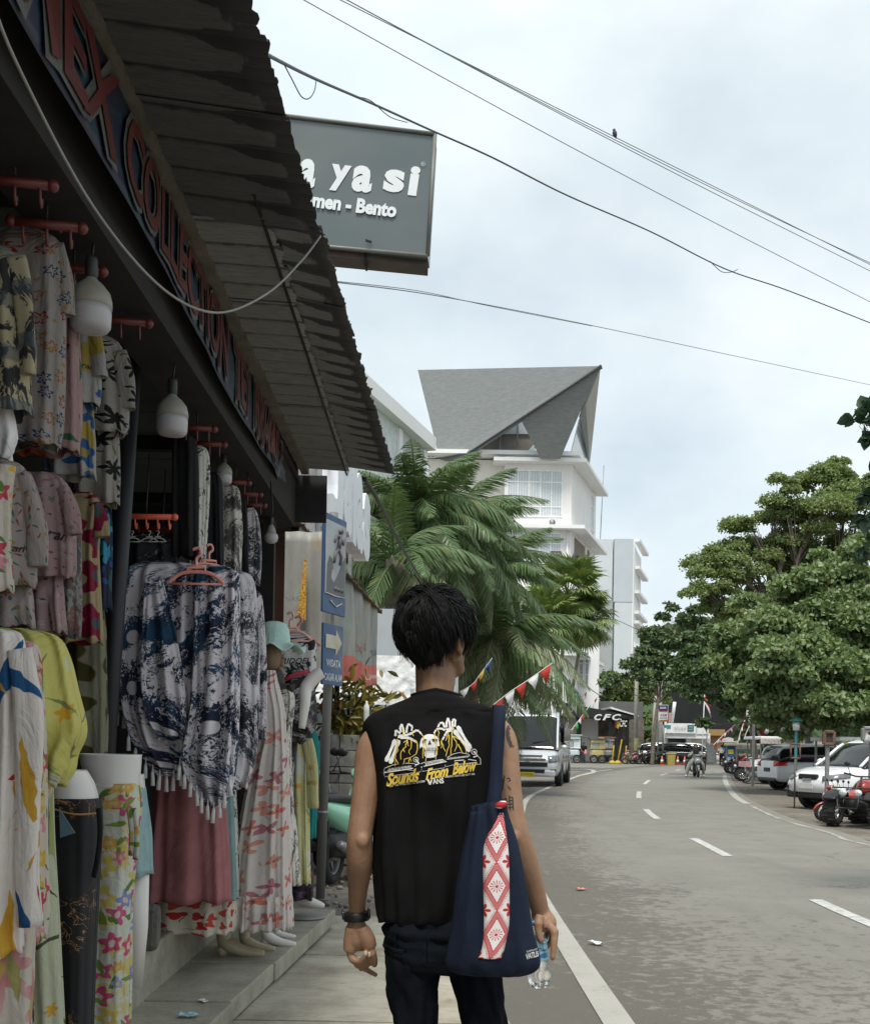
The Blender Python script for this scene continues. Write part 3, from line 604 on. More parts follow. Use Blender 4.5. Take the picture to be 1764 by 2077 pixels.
def cloth_mb(rows,Y,folds=7,amp=.012,depth=.07,seed=0,n=84,sub=5,twist=.5,flare=.0,yo=None,sup=.75):
 """a soft shell hung at distance Y: rows of (py, left px, right px[, depth])"""
 rr=random.Random(seed);ph=rr.uniform(0,6);P=smooth_curve([Vector((r[0],r[1],r[2]))for r in rows],sub)
 D=smooth_curve([Vector((r[3]if len(r)>3 else depth,(yo[i]if yo else 0),0))for i,r in enumerate(rows)],sub)
 rings=[];uvs=[];Nn=len(P)
 for i,(p,d)in enumerate(zip(P,D)):
  v=i/(Nn-1);a,b=at(p.y,p.x,Y),at(p.z,p.x,Y);c=(a+b)/2;hw=(b-a).length/2;hd=d.x/2;ring=[]
  g=amp*(.2+.8*v);per=2*(hw+hd)*1.25
  for j in range(n+1):
   th=2*math.pi*j/n;cs,sn=math.cos(th),math.sin(th)
   ex=math.copysign(abs(cs)**sup,cs);ey=math.copysign(abs(sn)**sup,sn)
   w=math.sin(folds*th+ph+twist*math.sin(2.2*v+th))+.45*math.sin((folds*2+1)*th+2*ph-1.5*v)
   nz=mnoise.noise(Vector((cs*2+seed,sn*2,v*4)))*.9
   e=g*(w*.6+nz)
   hem=(.006*math.sin(folds*th+ph)+amp*.2*nz)if i==Nn-1 else 0
   ring.append(Vector((c.x+(hw+e*.35)*ex,c.y+d.y+(hd+e*1.6)*ey,c.z-hem)));uvs.append((th/(2*math.pi)*per+seed*.37,c.z+seed*.21))
  rings.append(ring)
 mb=MB();mb.loft(rings,0,True,(False,False),False,None,uvs);return mb
def gthing(name,label,cat,px,py,Y,group=None):return thing(name,label,cat,at(px,py,Y),0,group)
def sleeve_mb(pts,wd,Y,seed=0,fl=.6,yo=0.0):
 P=smooth_curve([at(x,y,Y)+Vector((0,yo,0))for x,y in pts],5);Wd=smooth_curve([Vector((w*Y/FPX/2,0,0))for w in wd],5)
 rings=[];uvs=[];n=22
 for i,p in enumerate(P):
  tn=(P[min(i+1,len(P)-1)]-P[max(0,i-1)]).normalized();a=tn.cross(Vector((0,1,0)));a=a.normalized()if a.length>1e-4 else Vector((1,0,0));r=[]
  for j in range(n+1):
   th=2*math.pi*j/n;k=1+.13*math.sin(3*th+seed+i*.25)+.12*mnoise.noise(Vector((math.cos(th)*2,i*.3,seed)))
   r.append(p+a*math.cos(th)*Wd[i].x*k+Vector((0,1,0))*math.sin(th)*Wd[i].x*fl*k);uvs.append((th*Wd[i].x+seed,p.z+seed*.3))
  rings.append(r)
 mb=MB();mb.loft(rings,0,True,(False,False),False,None,uvs);return mb
def conform(mb,bvh,off=.004,d=(0,1,0)):
 """lay a flat print onto a surface; faces that would hang beyond it are dropped"""
 d=Vector(d);out=[];miss=set()
 for i,p in enumerate(mb.v):
  h=bvh.ray_cast(Vector(p)-d*1.5,d,4.0)
  if h[0]is None:miss.add(i);out.append(tuple(p));continue
  q=h[0]-d*off;out.append((q.x,q.y,q.z))
 mb.v=out;keep=[k for k,f in enumerate(mb.f)if not miss.intersection(f)]
 mb.f,mb.m,mb.sm=[[L[k]for k in keep]for L in(mb.f,mb.m,mb.sm)];return mb
def bvh_of(mb):return BVHTree.FromPolygons([Vector(p)for p in mb.v],[tuple(f)for f in mb.f])
def garment(name,label,cat,Y,parts,group='clothes hung at the shop front',hanger=None,word=None):
 """parts: list of (part name, material, rows or sleeve, options)"""
 r0=parts[0][2];root=gthing(name,label,cat,(r0[0][1]+r0[0][2])/2,r0[0][0],Y,group)
 bv=None
 for pn,m,rows,opt in parts:
  o=dict(opt);dy=o.pop('dy',0.0)
  if o.pop('sleeve',False):mb=sleeve_mb(rows,o['w'],Y+dy,o.get('seed',0),o.get('fl',.6))
  else:mb=cloth_mb(rows,Y+dy,**o)
  if bv is None:bv=bvh_of(mb)
  wpart(pn,mb,m,root,solid=.0015)
 if word:
  s,px,py,wpx,rot=word;mb=MB();p=at(px,py,Y-.4);a=at(px+wpx,py,Y)
  M_=frame(at(px,py,Y)-Vector((0,.4,0)),(math.cos(rot),0,math.sin(rot)),(-math.sin(rot),0,math.cos(rot)))
  add_text(mb,s,M_,w=wpx*Y/FPX,size=1,off=.01,shear=.3);wpart('lettering',conform(mb,bv,.004),INK,root)
 if hanger:
  hx,hy,hw,hm=hanger;mb=MB();s=Y/FPX
  pts=[at(hx-hw/2,hy+hw*.16,Y),at(hx-hw*.25,hy+hw*.05,Y),at(hx,hy,Y),at(hx+hw*.25,hy+hw*.05,Y),at(hx+hw/2,hy+hw*.16,Y)]
  mb.tube(smooth_curve(pts,4),5*s,8);q=smooth_curve([at(hx,hy,Y),at(hx,hy-hw*.16,Y),at(hx+hw*.07,hy-hw*.24,Y),at(hx+hw*.02,hy-hw*.32,Y),at(hx-hw*.05,hy-hw*.27,Y)],4);mb.tube(q,2.6*s,6)
  wpart('hanger',mb,hm,root)
 return root
P_STRIPE,P_RING,P_PINKO,P_BLUEY,P_PALM,P_CREAM,P_PINKS,P_GREYP,P_MAG,P_OLIVE=[mat_copy(m,(.52,.515,.52))for m in(P_STRIPE,P_RING,P_PINKO,P_BLUEY,P_PALM,P_CREAM,P_PINKS,P_GREYP,P_MAG,P_OLIVE)]  # upper and middle row prints darkened, painting in the dimness of the shop
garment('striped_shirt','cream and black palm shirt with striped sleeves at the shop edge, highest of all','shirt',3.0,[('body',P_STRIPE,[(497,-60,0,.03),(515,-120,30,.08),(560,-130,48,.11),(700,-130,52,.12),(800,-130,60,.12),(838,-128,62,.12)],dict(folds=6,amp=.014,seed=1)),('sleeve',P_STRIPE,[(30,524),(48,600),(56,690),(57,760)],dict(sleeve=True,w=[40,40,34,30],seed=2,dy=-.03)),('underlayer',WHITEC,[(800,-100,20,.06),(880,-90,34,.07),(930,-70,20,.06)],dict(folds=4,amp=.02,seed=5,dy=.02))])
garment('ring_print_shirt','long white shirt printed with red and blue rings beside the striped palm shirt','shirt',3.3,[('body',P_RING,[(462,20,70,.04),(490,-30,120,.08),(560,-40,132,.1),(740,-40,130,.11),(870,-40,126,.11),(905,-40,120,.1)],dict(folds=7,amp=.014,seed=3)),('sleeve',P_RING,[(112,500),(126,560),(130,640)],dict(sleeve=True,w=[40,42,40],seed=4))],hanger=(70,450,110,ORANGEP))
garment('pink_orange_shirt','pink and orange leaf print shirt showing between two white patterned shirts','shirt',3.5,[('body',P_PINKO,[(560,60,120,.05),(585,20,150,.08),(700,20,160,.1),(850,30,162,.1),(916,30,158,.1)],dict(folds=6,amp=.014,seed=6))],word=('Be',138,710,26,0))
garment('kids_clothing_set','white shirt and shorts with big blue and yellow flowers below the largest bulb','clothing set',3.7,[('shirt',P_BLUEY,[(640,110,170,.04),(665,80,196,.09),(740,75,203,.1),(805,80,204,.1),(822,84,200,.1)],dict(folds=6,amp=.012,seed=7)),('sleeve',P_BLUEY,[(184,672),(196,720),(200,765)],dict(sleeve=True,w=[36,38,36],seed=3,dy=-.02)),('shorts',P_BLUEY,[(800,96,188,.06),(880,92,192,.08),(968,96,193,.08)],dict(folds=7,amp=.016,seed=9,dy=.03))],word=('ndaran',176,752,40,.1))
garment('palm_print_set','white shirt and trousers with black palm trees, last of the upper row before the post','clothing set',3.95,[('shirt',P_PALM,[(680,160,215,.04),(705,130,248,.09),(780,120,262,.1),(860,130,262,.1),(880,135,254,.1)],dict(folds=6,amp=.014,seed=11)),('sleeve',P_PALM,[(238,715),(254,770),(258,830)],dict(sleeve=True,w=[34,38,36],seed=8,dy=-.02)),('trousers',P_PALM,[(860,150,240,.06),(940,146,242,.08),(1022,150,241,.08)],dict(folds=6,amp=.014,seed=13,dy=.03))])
garment('striped_layer','thin dark printed cloth hanging behind the black palm trousers','cloth',4.1,[('body',P_GREYP,[(860,120,200,.05),(960,110,215,.07),(1010,120,212,.07)],dict(folds=7,amp=.018,seed=15))])
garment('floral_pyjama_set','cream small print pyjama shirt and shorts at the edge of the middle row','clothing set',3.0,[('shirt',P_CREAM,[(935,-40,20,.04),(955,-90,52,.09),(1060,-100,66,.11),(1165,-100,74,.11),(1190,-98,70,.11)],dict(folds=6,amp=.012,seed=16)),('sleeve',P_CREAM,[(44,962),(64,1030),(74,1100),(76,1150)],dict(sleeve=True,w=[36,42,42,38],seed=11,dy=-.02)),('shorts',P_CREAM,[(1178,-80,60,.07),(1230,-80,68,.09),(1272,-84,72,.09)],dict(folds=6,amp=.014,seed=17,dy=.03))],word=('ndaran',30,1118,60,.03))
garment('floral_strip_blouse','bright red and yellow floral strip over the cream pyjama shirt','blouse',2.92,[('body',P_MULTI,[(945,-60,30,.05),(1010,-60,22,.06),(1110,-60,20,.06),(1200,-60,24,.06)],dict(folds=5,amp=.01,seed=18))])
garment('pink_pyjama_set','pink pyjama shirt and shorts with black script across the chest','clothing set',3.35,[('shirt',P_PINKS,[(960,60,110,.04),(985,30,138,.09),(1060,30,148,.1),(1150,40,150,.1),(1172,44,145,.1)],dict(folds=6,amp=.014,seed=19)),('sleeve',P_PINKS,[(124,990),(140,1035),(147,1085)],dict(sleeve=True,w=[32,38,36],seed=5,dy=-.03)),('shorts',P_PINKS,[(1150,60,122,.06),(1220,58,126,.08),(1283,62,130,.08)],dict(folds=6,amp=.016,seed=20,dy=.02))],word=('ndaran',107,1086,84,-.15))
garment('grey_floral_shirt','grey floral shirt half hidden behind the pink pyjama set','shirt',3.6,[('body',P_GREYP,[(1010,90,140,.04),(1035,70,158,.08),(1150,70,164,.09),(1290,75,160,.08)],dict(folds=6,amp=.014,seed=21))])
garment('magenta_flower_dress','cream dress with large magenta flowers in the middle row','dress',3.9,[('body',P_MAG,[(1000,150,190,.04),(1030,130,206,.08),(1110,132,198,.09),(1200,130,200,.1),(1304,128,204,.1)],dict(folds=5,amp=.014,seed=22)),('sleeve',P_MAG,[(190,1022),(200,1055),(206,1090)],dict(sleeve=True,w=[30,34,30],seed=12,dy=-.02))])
garment('teal_print_dress','dark blue dress with teal and orange flowers next to the magenta one','dress',4.1,[('body',P_TEAL,[(1030,180,212,.04),(1055,168,224,.08),(1150,172,222,.09),(1236,172,222,.09)],dict(folds=5,amp=.014,seed=23))])
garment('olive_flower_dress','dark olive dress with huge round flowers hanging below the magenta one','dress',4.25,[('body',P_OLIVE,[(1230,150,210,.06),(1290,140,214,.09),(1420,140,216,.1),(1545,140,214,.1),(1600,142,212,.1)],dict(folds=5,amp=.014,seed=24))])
garment('leaf_print_blouse','long sleeved white blouse with red and blue leaf print at the picture edge','blouse',2.62,[('body',P_LEAF,[(1278,-120,10,.05),(1292,-160,45,.1),(1400,-170,52,.13),(1600,-170,48,.13),(1840,-170,40,.13),(1925,-165,44,.12)],dict(folds=9,amp=.024,seed=25)),('sleeve',P_LEAF,[(38,1318),(58,1450),(60,1600),(56,1760),(60,1880)],dict(sleeve=True,w=[48,56,50,46,50],seed=14,dy=-.04))])
garment('slim_floral_blouse','white blouse strip with pink and yellow flowers between the leaf blouse and the yellow top','blouse',2.75,[('body',P_MULTI,[(1300,-20,60,.05),(1340,-40,80,.1),(1600,-40,90,.11),(1800,-40,92,.11),(1905,-40,90,.1)],dict(folds=6,amp=.012,seed=26))])
garment('yellow_batwing_top','lemon yellow batwing top with orange and white flowers, sleeve hanging wide','blouse',3.0,[('body',P_YEL,[(1276,-20,60,.06),(1290,-40,116,.1),(1330,-40,137,.15),(1400,-40,152,.18),(1462,-40,166,.2),(1496,-40,164,.2),(1530,-40,146,.18),(1562,-40,136,.15),(1592,-30,120,.1)],dict(folds=7,amp=.028,seed=27,twist=1.6))])
garment('green_floral_trousers','pale green and yellow floral trousers hanging under the lemon top','trousers',3.1,[('leg',P_YELG,[(1560,-40,104,.1),(1700,-40,108,.12),(1900,-30,118,.13),(2100,-20,128,.13),(2300,-20,134,.13)],dict(folds=6,amp=.016,seed=28))])
garment('red_floral_trousers','white trousers with crimson blooms below the leaf blouse','trousers',2.7,[('leg',P_REDF,[(1860,-120,74,.1),(1960,-120,66,.12),(2100,-120,62,.12),(2300,-120,66,.12)],dict(folds=6,amp=.016,seed=29))])
def half_mann(label,Y,waist,rows,m,extra=None,group='trouser mannequins',folds=5):
 root=gthing('trouser_mannequin',label,'mannequin',(rows[0][1]+rows[0][2])/2,2250,Y,group)
 wpart('waist',cloth_mb(waist,Y,folds=2,amp=.001,depth=.17,seed=3,sup=.95),MANN,root,solid=.004)
 t0=waist[0];P=[at((t0[1]+t0[2])/2,t0[0]+3,Y)];hw=(t0[2]-t0[1])/2*Y/FPX
 mb=MB();mb.poly([P[0]+Vector((hw*.97*math.cos(a*math.pi/12),.083*math.sin(a*math.pi/12),0))for a in range(24)]);wpart('top_plate',mb,MANN,root)
 wpart('trousers',cloth_mb(rows,Y,folds=folds,amp=.010,seed=31),m,root,solid=.002)
 if extra:extra(root)
 return root
def ties(root):
 Y=3.72
 mb=MB();mb.tube(smooth_curve([at(200,1640,Y-.1),at(203,1690,Y-.12),at(198,1740,Y-.12),at(190,1780,Y-.1)],4),.009,6,flat=.5);wpart('tie',mb,DARKC,root)
 mb=MB();mb.prism([at(120,1640,Y-.16),at(152,1690,Y-.16),at(122,1700,Y-.16)],(0,.004,0));wpart('price_tag',mb,mat('tag_blue',(.12,.2,.25),.4),root)
 mb=MB();mb.tube(smooth_curve([at(104,1640,Y-.105),at(150,1652,Y-.125),at(196,1650,Y-.09)],4),.0035,5);wpart('piping',mb,mat('gold_piping',(.42,.22,.08),.6),root)
half_mann('black trousers with gold drawing on a white waist mannequin',3.72,[(1562,108,172,.14),(1590,105,188,.17),(1628,104,198,.19)],[(1618,103,201,.19),(1680,104,203,.2),(1800,108,196,.19),(1950,114,188,.18),(2150,118,182,.18),(2330,118,180,.18)],P_BLACKG,ties)
def ties2(root):
 Y=4.08
 for x,s in((262,40),(271,60)):
  mb=MB();mb.tube(smooth_curve([at(x,1640,Y-.1),at(x+6,1690,Y-.12),at(x+4,1720+s*.4,Y-.11)],4),.011,6,flat=.4);wpart('tie',mb,P_DAISY,root)
half_mann('white trousers with pink, blue and yellow flowers on a white waist mannequin',4.08,[(1530,163,285,.19),(1560,170,283,.19),(1600,186,279,.19)],[(1588,188,280,.19),(1640,188,284,.2),(1700,190,276,.2),(1850,188,264,.19),(2000,182,262,.19),(2150,178,260,.18),(2330,174,258,.18)],P_DAISY,ties2)
def legs(root):
 mb=MB();mb.tube([at(274,1760,4.5),at(276,1880,4.5),at(272,2000,4.5)],[.06,.05,.035],12);wpart('leg',mb,MANN,root)
half_mann('pale denim shorts on a mannequin tucked behind the flowered trousers',4.5,[(1570,230,290,.14),(1600,230,292,.15)],[(1596,226,292,.16),(1680,228,302,.2),(1772,232,305,.22)],DENIM,legs)
def pink_hanger(px,py,Y,w,label,m=None,cat='hanger',rz=0):
 s=Y/FPX;b=thing('clothes_hanger',label,cat,at(px,py,Y),rz,'pink plastic hangers');k=w*s
 mb=MB();L=lambda x,z:Vector((x*k,0,z*k))
 mb.tube(smooth_curve([L(-.5,-.18),L(-.28,-.02),L(0,.02),L(.28,-.02),L(.5,-.18)],5),.035*k,8);mb.tube([L(-.46,-.2),L(.46,-.2)],.022*k,6);mb.tube([L(-.16,-.02),L(-.16,.10),L(.16,.10),L(.16,-.02)],.03*k,6)
 part('arms',mb,m or PINKP,b)
 mb=MB();mb.tube(smooth_curve([L(0,.1),L(0,.26),L(.08,.34),L(.04,.45),L(-.07,.42)],4),.028*k,8);part('hook',mb,m or PINKP,b);return b
def shawl(label,Y,rows,m,seed,tassels=None,folds=8,amp=.028,depth=.12):
 root=gthing('batik_shawl',label,'shawl',(rows[0][1]+rows[0][2])/2,rows[0][0],Y,'batik shawls')
 mb=cloth_mb(rows,Y,folds=folds,amp=amp,depth=depth,seed=seed,n=140,sub=8,twist=1.2);wpart('cloth',mb,m,root,solid=.0015)
 if tassels:
  bv=bvh_of(mb)
  for i,(x,y)in enumerate(tassels):
   p=at(x,y,Y);q=MB();rr=random.Random(i+seed);h=bv.ray_cast(Vector((p.x,p.y-1,p.z+.03)),Vector((0,1,0)),3)
   y0=h[0].y if h[0]is not None else Y-depth/2
   q.tube([(p.x,y0,p.z+.02),(p.x,y0-.002,p.z-.01)],.003,5)
   q.tube([(p.x,y0,p.z-.005),(p.x,y0-.004,p.z-.02),(p.x+rr.uniform(-.006,.006),y0-.004,p.z-.075)],[.004,.008,.011],7)
   wpart('tassel',q,WHITEC,root)
 return root
shawl('white and navy tie dyed shawl with tassels, left half of the wide pair',5.0,[(1140,300,372,.05),(1152,264,402,.10),(1190,254,407,.14),(1300,248,406,.17),(1420,250,404,.18),(1490,268,402,.17),(1540,298,394,.15),(1574,328,382,.10)],P_BATIK,41,[(304,1545),(318,1560),(332,1568),(346,1572),(360,1570),(374,1560),(284,1515),(270,1490)],7,.036,.14)
shawl('tie dyed shawl with a pointed tasselled hem, street side of the wide pair',4.95,[(1148,402,458,.05),(1162,396,481,.11),(1200,394,484,.15),(1340,392,485,.17),(1460,384,482,.18),(1540,368,477,.17),(1590,386,468,.14),(1634,424,452,.09)],P_BATIK,43,[(372,1548),(382,1566),(394,1582),(406,1600),(416,1614),(428,1628),(440,1634),(452,1624),(462,1604),(472,1580)],7,.036,.14)
mb=cloth_mb([(1175,296,330,.04),(1260,290,352,.08),(1360,286,372,.10),(1450,300,380,.10),(1500,326,372,.07)],4.9,folds=5,amp=.026,depth=.08,seed=44,n=100,twist=2.0)
wpart('swag',mb,P_BATIK,[o for o in bpy.data.objects if o.name=='batik_shawl'][0],solid=.0015)
shawl('grey flecked batik shawl directly behind the tasselled one',5.35,[(1158,420,470,.05),(1172,400,512,.09),(1260,400,522,.1),(1400,400,526,.11),(1520,420,520,.1),(1600,430,500,.08)],P_BATIK2,45,None,6,.018,.10)
shawl('narrow batik shawl edge showing behind the wide pair next to the post',5.15,[(1170,258,300,.06),(1200,246,300,.1),(1300,244,300,.12),(1400,240,300,.12),(1440,242,296,.1)],P_BATIK2,49,[(246,1440),(258,1446),(270,1446),(282,1444)],5,.02,.1)
shawl('slate blue batik shawl, last and lowest of the tie dyed row',5.7,[(1195,470,515,.05),(1215,450,532,.09),(1320,450,540,.1),(1420,450,541,.1),(1500,450,538,.09)],P_BATIK2,47,None,6,.016,.10)
garment('batik_blouse','small dark batik blouse on white hangers under the bright orange rail','blouse',5.4,[('body',P_BATIKD,[(1086,285,330,.04),(1098,262,352,.08),(1160,256,364,.1),(1240,258,364,.1)],dict(folds=7,amp=.014,seed=48))])
WHH=mat('white_hanger',(.5,.52,.5),.4)
for i,x in enumerate((268,303,320)):
 pink_hanger(x,1092,5.25+.03*i,34,('white hanger on the orange rail, closest to the post','white hanger in the middle of the orange rail','white hanger at the tip of the orange rail')[i],WHH)
pink_hanger(398,1162,4.84,112,'big pink hanger holding the tasselled batik shawl')
pink_hanger(424,1146,4.98,92,'second pink hanger tilted behind the big one',None,'hanger',.6)
def skirt(label,Y,rows,m,seed,folds=9,amp=.02,depth=.2):return garment('skirt',label,'skirt',Y,[('cloth',m,rows,dict(folds=folds,amp=amp,depth=depth,seed=seed,n=120,twist=.2))],'skirts below the batik shawls')
skirt('plain mauve pleated skirt under the tasselled batik shawl',5.3,[(1540,320,440,.14),(1620,310,456,.2),(1740,300,464,.24),(1826,294,467,.26)],MAUVE,51,8,.022)
skirt('grey teal skirt showing on both sides of the mauve one',5.5,[(1560,300,470,.14),(1680,280,476,.2),(1800,272,480,.24),(1822,272,480,.24)],TEALG,53)
skirt('cream skirt with red tulips below the mauve one',5.55,[(1700,300,460,.16),(1800,286,474,.24),(1850,280,478,.27),(1888,288,472,.28)],P_TULIP,55,10,.016)
skirt('narrow black and white geometric skirt edge beside the butterfly dress',5.7,[(1600,440,478,.1),(1720,440,482,.12),(1822,440,484,.12)],P_BW,57,4,.01)
def foot(root,px,py,Y,lpx,m,ang=0.0,h=70):
 """raised-heel foot pointing towards the street"""
 k=lpx*1.12*Y/FPX;p=at(px,py,Y);p.z=.120;d=Vector((math.cos(ang),math.sin(ang),0));up=Vector((0,0,1))
 mb=MB();F_=lambda a,b:p+d*(a*k)+up*(b*k)
 mb.tube(smooth_curve([F_(.12,.25+h/lpx),F_(.12,.72),F_(.13,.34),F_(.30,.20),F_(.58,.10),F_(.85,.06),F_(1.0,.045)],5),[(.17+(.1 if i<6 else 0))*k*(1.0 if i<14 else 1.0-.035*(i-14))*(.9 if 5<i<12 else .95)for i in range(31)],14)
 mb.ell(F_(.10,.12),(.13*k,.11*k,.14*k));wpart('foot',mb,m,root)
def mannequin(label,px,py,Y):return gthing('dress_mannequin',label,'mannequin',px,py,Y,'dressed mannequins at the step')
r=mannequin('mannequin in a white dress with coral butterflies, stepping on the low step',520,1945,5.85)
wpart('dress',cloth_mb([(1360,530,558,.06),(1395,518,566,.12),(1440,522,576,.15),(1500,524,580,.17),(1560,508,584,.2),(1700,482,588,.26),(1790,472,590,.29),(1850,466,592,.31),(1878,462,593,.32)],5.85,folds=11,amp=.017,depth=.2,seed=61,n=140,sub=6),P_BUTT,r,solid=.0015)
wpart('ruffle',cloth_mb([(1812,470,590,.30),(1830,467,592,.31),(1880,463,594,.33)],5.845,folds=22,amp=.016,depth=.3,seed=62,n=160),P_BUTT,r,solid=.0015)
foot(r,441,1955,5.9,84,MANNB,.0,60);foot(r,486,1947,6.05,64,MANNB,.0,60)
r=mannequin('mannequin in a cream lace print dress behind the butterfly dress',560,1935,6.25)
wpart('dress',cloth_mb([(1395,560,588,.06),(1420,556,598,.12),(1500,556,590,.15),(1600,552,592,.18),(1700,550,602,.2),(1792,548,610,.22)],6.3,folds=8,amp=.016,depth=.18,seed=63,n=120),P_LACE,r,solid=.0015)
foot(r,530,1937,6.2,62,MANN,0,70);foot(r,545,1930,6.45,48,MANN,0,70)
hd=thing('hat_head','brown mannequin head in a pale mint sun hat','mannequin head',at(548,1385,6.05),0);Yh=6.05
mb=MB();c=at(550,1335,Yh);mb.ell(c,(.062,.078,.105));mb.ell(c+Vector((.058,-.01,-.02)),(.018,.014,.03));mb.ell(c+Vector((.05,-.01,-.062)),(.02,.03,.015));mb.ell(c+Vector((.05,-.0,-.085)),(.025,.04,.025));mb.tube([c+Vector((0,0,-.08)),c+Vector((-.005,0,-.19))],.045,10)
wpart('head',mb,MANNF,hd)
MINT=plain('mint_cotton',(.42,.58,.52))
def hat(root,c,m,s=1.0):
 n=48;rings=[]
 for r_,z in((.035,.125),(.075,.112),(.095,.075),(.102,.02),(.105,-.01),(.14,-.03),(.175,-.05),(.21,-.055)):
  rings.append([c+Vector((r_*s*math.cos(2*math.pi*j/n),r_*s*math.sin(2*math.pi*j/n),z*s+(.022*math.sin(2*math.pi*j/n*7)*max(0,(r_-.11)/.1))))for j in range(n)])
 mb=MB();mb.loft(rings,0,True,(True,False));wpart('hat',mb,m,root,solid=.003)
hat(hd,at(556,1300,Yh),MINT,.85)
hb=thing('dark_brim_hat','dark olive hat brim below the mint hat','hat',at(565,1390,6.0),0);hat(hb,at(556,1384,6.0),plain('olive_felt',(.05,.052,.045)),.55)
r=mannequin('headless white mannequin in a dark batik top, neck leaning to the street',610,1843,6.45);Y=6.45
wpart('top',cloth_mb([(1358,590,612,.06),(1382,576,632,.14),(1430,570,642,.2),(1470,572,640,.2),(1500,584,622,.14),(1508,592,612,.08)],Y,folds=6,amp=.016,depth=.18,seed=66),P_BATIKD,r,solid=.0015)
mb=MB();mb.tube(smooth_curve([at(612,1478,Y-.1),at(618,1430,Y-.09),at(620,1396,Y-.05),at(640,1372,Y-.03),at(652,1364,Y-.02)],5),[.02+.0022*i for i in range(10)]+[.043-.0008*i for i in range(11)],14);wpart('neck',mb,MANN,r)
mb=MB();mb.tube(smooth_curve([at(560,1390,Y-.05),at(590,1372,Y-.12),at(625,1362,Y-.1)],5),[.02]*11,8,flat=.6);wpart('scarf',mb,plain('rose_scarf',(.42,.05,.09)),r)
wpart('skirt',cloth_mb([(1500,568,604,.12),(1640,570,592,.14),(1760,566,596,.14)],Y+.1,folds=7,amp=.014,depth=.16,seed=68),P_BATIKD,r,solid=.0015)
wpart('trousers',cloth_mb([(1730,588,634,.12),(1790,586,636,.13),(1824,584,634,.13)],7.1,folds=5,amp=.012,depth=.12,seed=69),PURP,r,solid=.0015)
mb=MB();p=at(632,1842,7.2);mb.tube(smooth_curve([p+Vector((-.10,0,.06)),p+Vector((-.04,0,.045)),p+Vector((.03,-.01,.028)),p+Vector((.085,-.02,.018))],4),[.04,.042,.044,.044,.045,.044,.042,.04,.036,.032,.027,.022,.014],12,flat=.8);wpart('foot',mb,MANN,r)
mb=MB();p=at(618,1846,7.2);mb.lathe([(.14,.0),(.14,.008),(.13,.012)],28,0,Matrix.Translation((p.x,p.y,.124)));wpart('base_plate',mb,mat('base_plate_grey',(.2,.2,.18),.6),r)
garment('yellow_watercolour_dress','long pale yellow watercolour dress with orange flowers beside the grey pole','dress',6.9,[('body',P_PASTEL,[(1485,592,620,.06),(1510,584,628,.12),(1600,584,627,.14),(1700,588,628,.16),(1792,592,630,.17)],dict(folds=8,amp=.014,seed=71)),('sleeve',P_PASTEL,[(622,1500),(634,1560),(636,1640)],dict(sleeve=True,w=[22,24,20],seed=3,dy=-.05))])
garment('teal_shirt','plain teal shirt peeking out between the yellow dress and the grey pole','top',7.2,[('body',TEAL,[(1480,606,640,.06),(1520,600,648,.1),(1600,604,644,.1),(1700,606,640,.1)],dict(folds=5,amp=.01,seed=72))])
garment('zebra_tee','white t-shirt with black zebra stripes and gothic letters on a pink hanger','t-shirt',6.85,[('body',P_ZEBRA,[(1288,580,612,.04),(1300,556,640,.08),(1340,552,642,.1),(1385,556,640,.1),(1440,556,640,.1)],dict(folds=5,amp=.008,seed=74))],word=('TRIDOEL',598,1342,66,.03))
pink_hanger(588,1282,6.7,88,'translucent pink hanger above the mint hat',mat('pale_pink_plastic',(.66,.36,.32),.35))
pink_hanger(604,1292,6.86,92,'pink hanger inside the zebra t-shirt',mat('rose_plastic',(.6,.2,.17),.4))
for i,(lab,m,Y,rows,sd)in enumerate((('narrow white and navy dress on the rack under the second bulb',P_BW,5.6,[(905,396,410,.04),(925,388,424,.09),(1020,386,424,.1),(1140,388,416,.1),(1170,388,414,.1)],81),('dotted white shirt at the end of the inner rack',P_LACE,6.2,[(985,455,475,.04),(1000,444,486,.09),(1080,442,490,.1),(1165,444,488,.1)],82),('black shirt hanging between the dotted white shirt and the grey one',DARKC,6.35,[(1010,470,490,.04),(1030,462,500,.09),(1180,462,506,.1)],83),('grey and white printed shirt, farthest on the inner rack',P_BATIK2,6.7,[(1030,500,514,.04),(1050,494,524,.09),(1120,492,530,.1),(1185,492,526,.1)],84),('long black dress in the dark behind the second bulb',DARKC,5.4,[(880,360,385,.05),(920,350,400,.1),(1130,350,402,.1)],85),('black blouse hanging at the inside edge of the narrow white dress',DARKC,5.9,[(960,415,440,.05),(990,410,450,.1),(1150,410,452,.1)],86))):
 garment('rack_garment',lab,'garment',Y,[('body',m,rows,dict(folds=5,amp=.012,seed=sd))],'clothes on the inner racks')
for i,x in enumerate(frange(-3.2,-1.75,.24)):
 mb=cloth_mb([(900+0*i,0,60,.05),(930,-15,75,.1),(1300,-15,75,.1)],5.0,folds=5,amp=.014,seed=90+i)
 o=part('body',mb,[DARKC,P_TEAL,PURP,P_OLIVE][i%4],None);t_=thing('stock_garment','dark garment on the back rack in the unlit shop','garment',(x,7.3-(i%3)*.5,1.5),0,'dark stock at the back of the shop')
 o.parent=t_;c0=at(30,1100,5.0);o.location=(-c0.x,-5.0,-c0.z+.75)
st2=thing('snack_stall','small snack stall behind printed tarpaulins under a rusty tin roof','stall',(-1.6,12.5,gz(12)))
e0,e1=at(617,1066,9.4),at(776,1243,15.9)
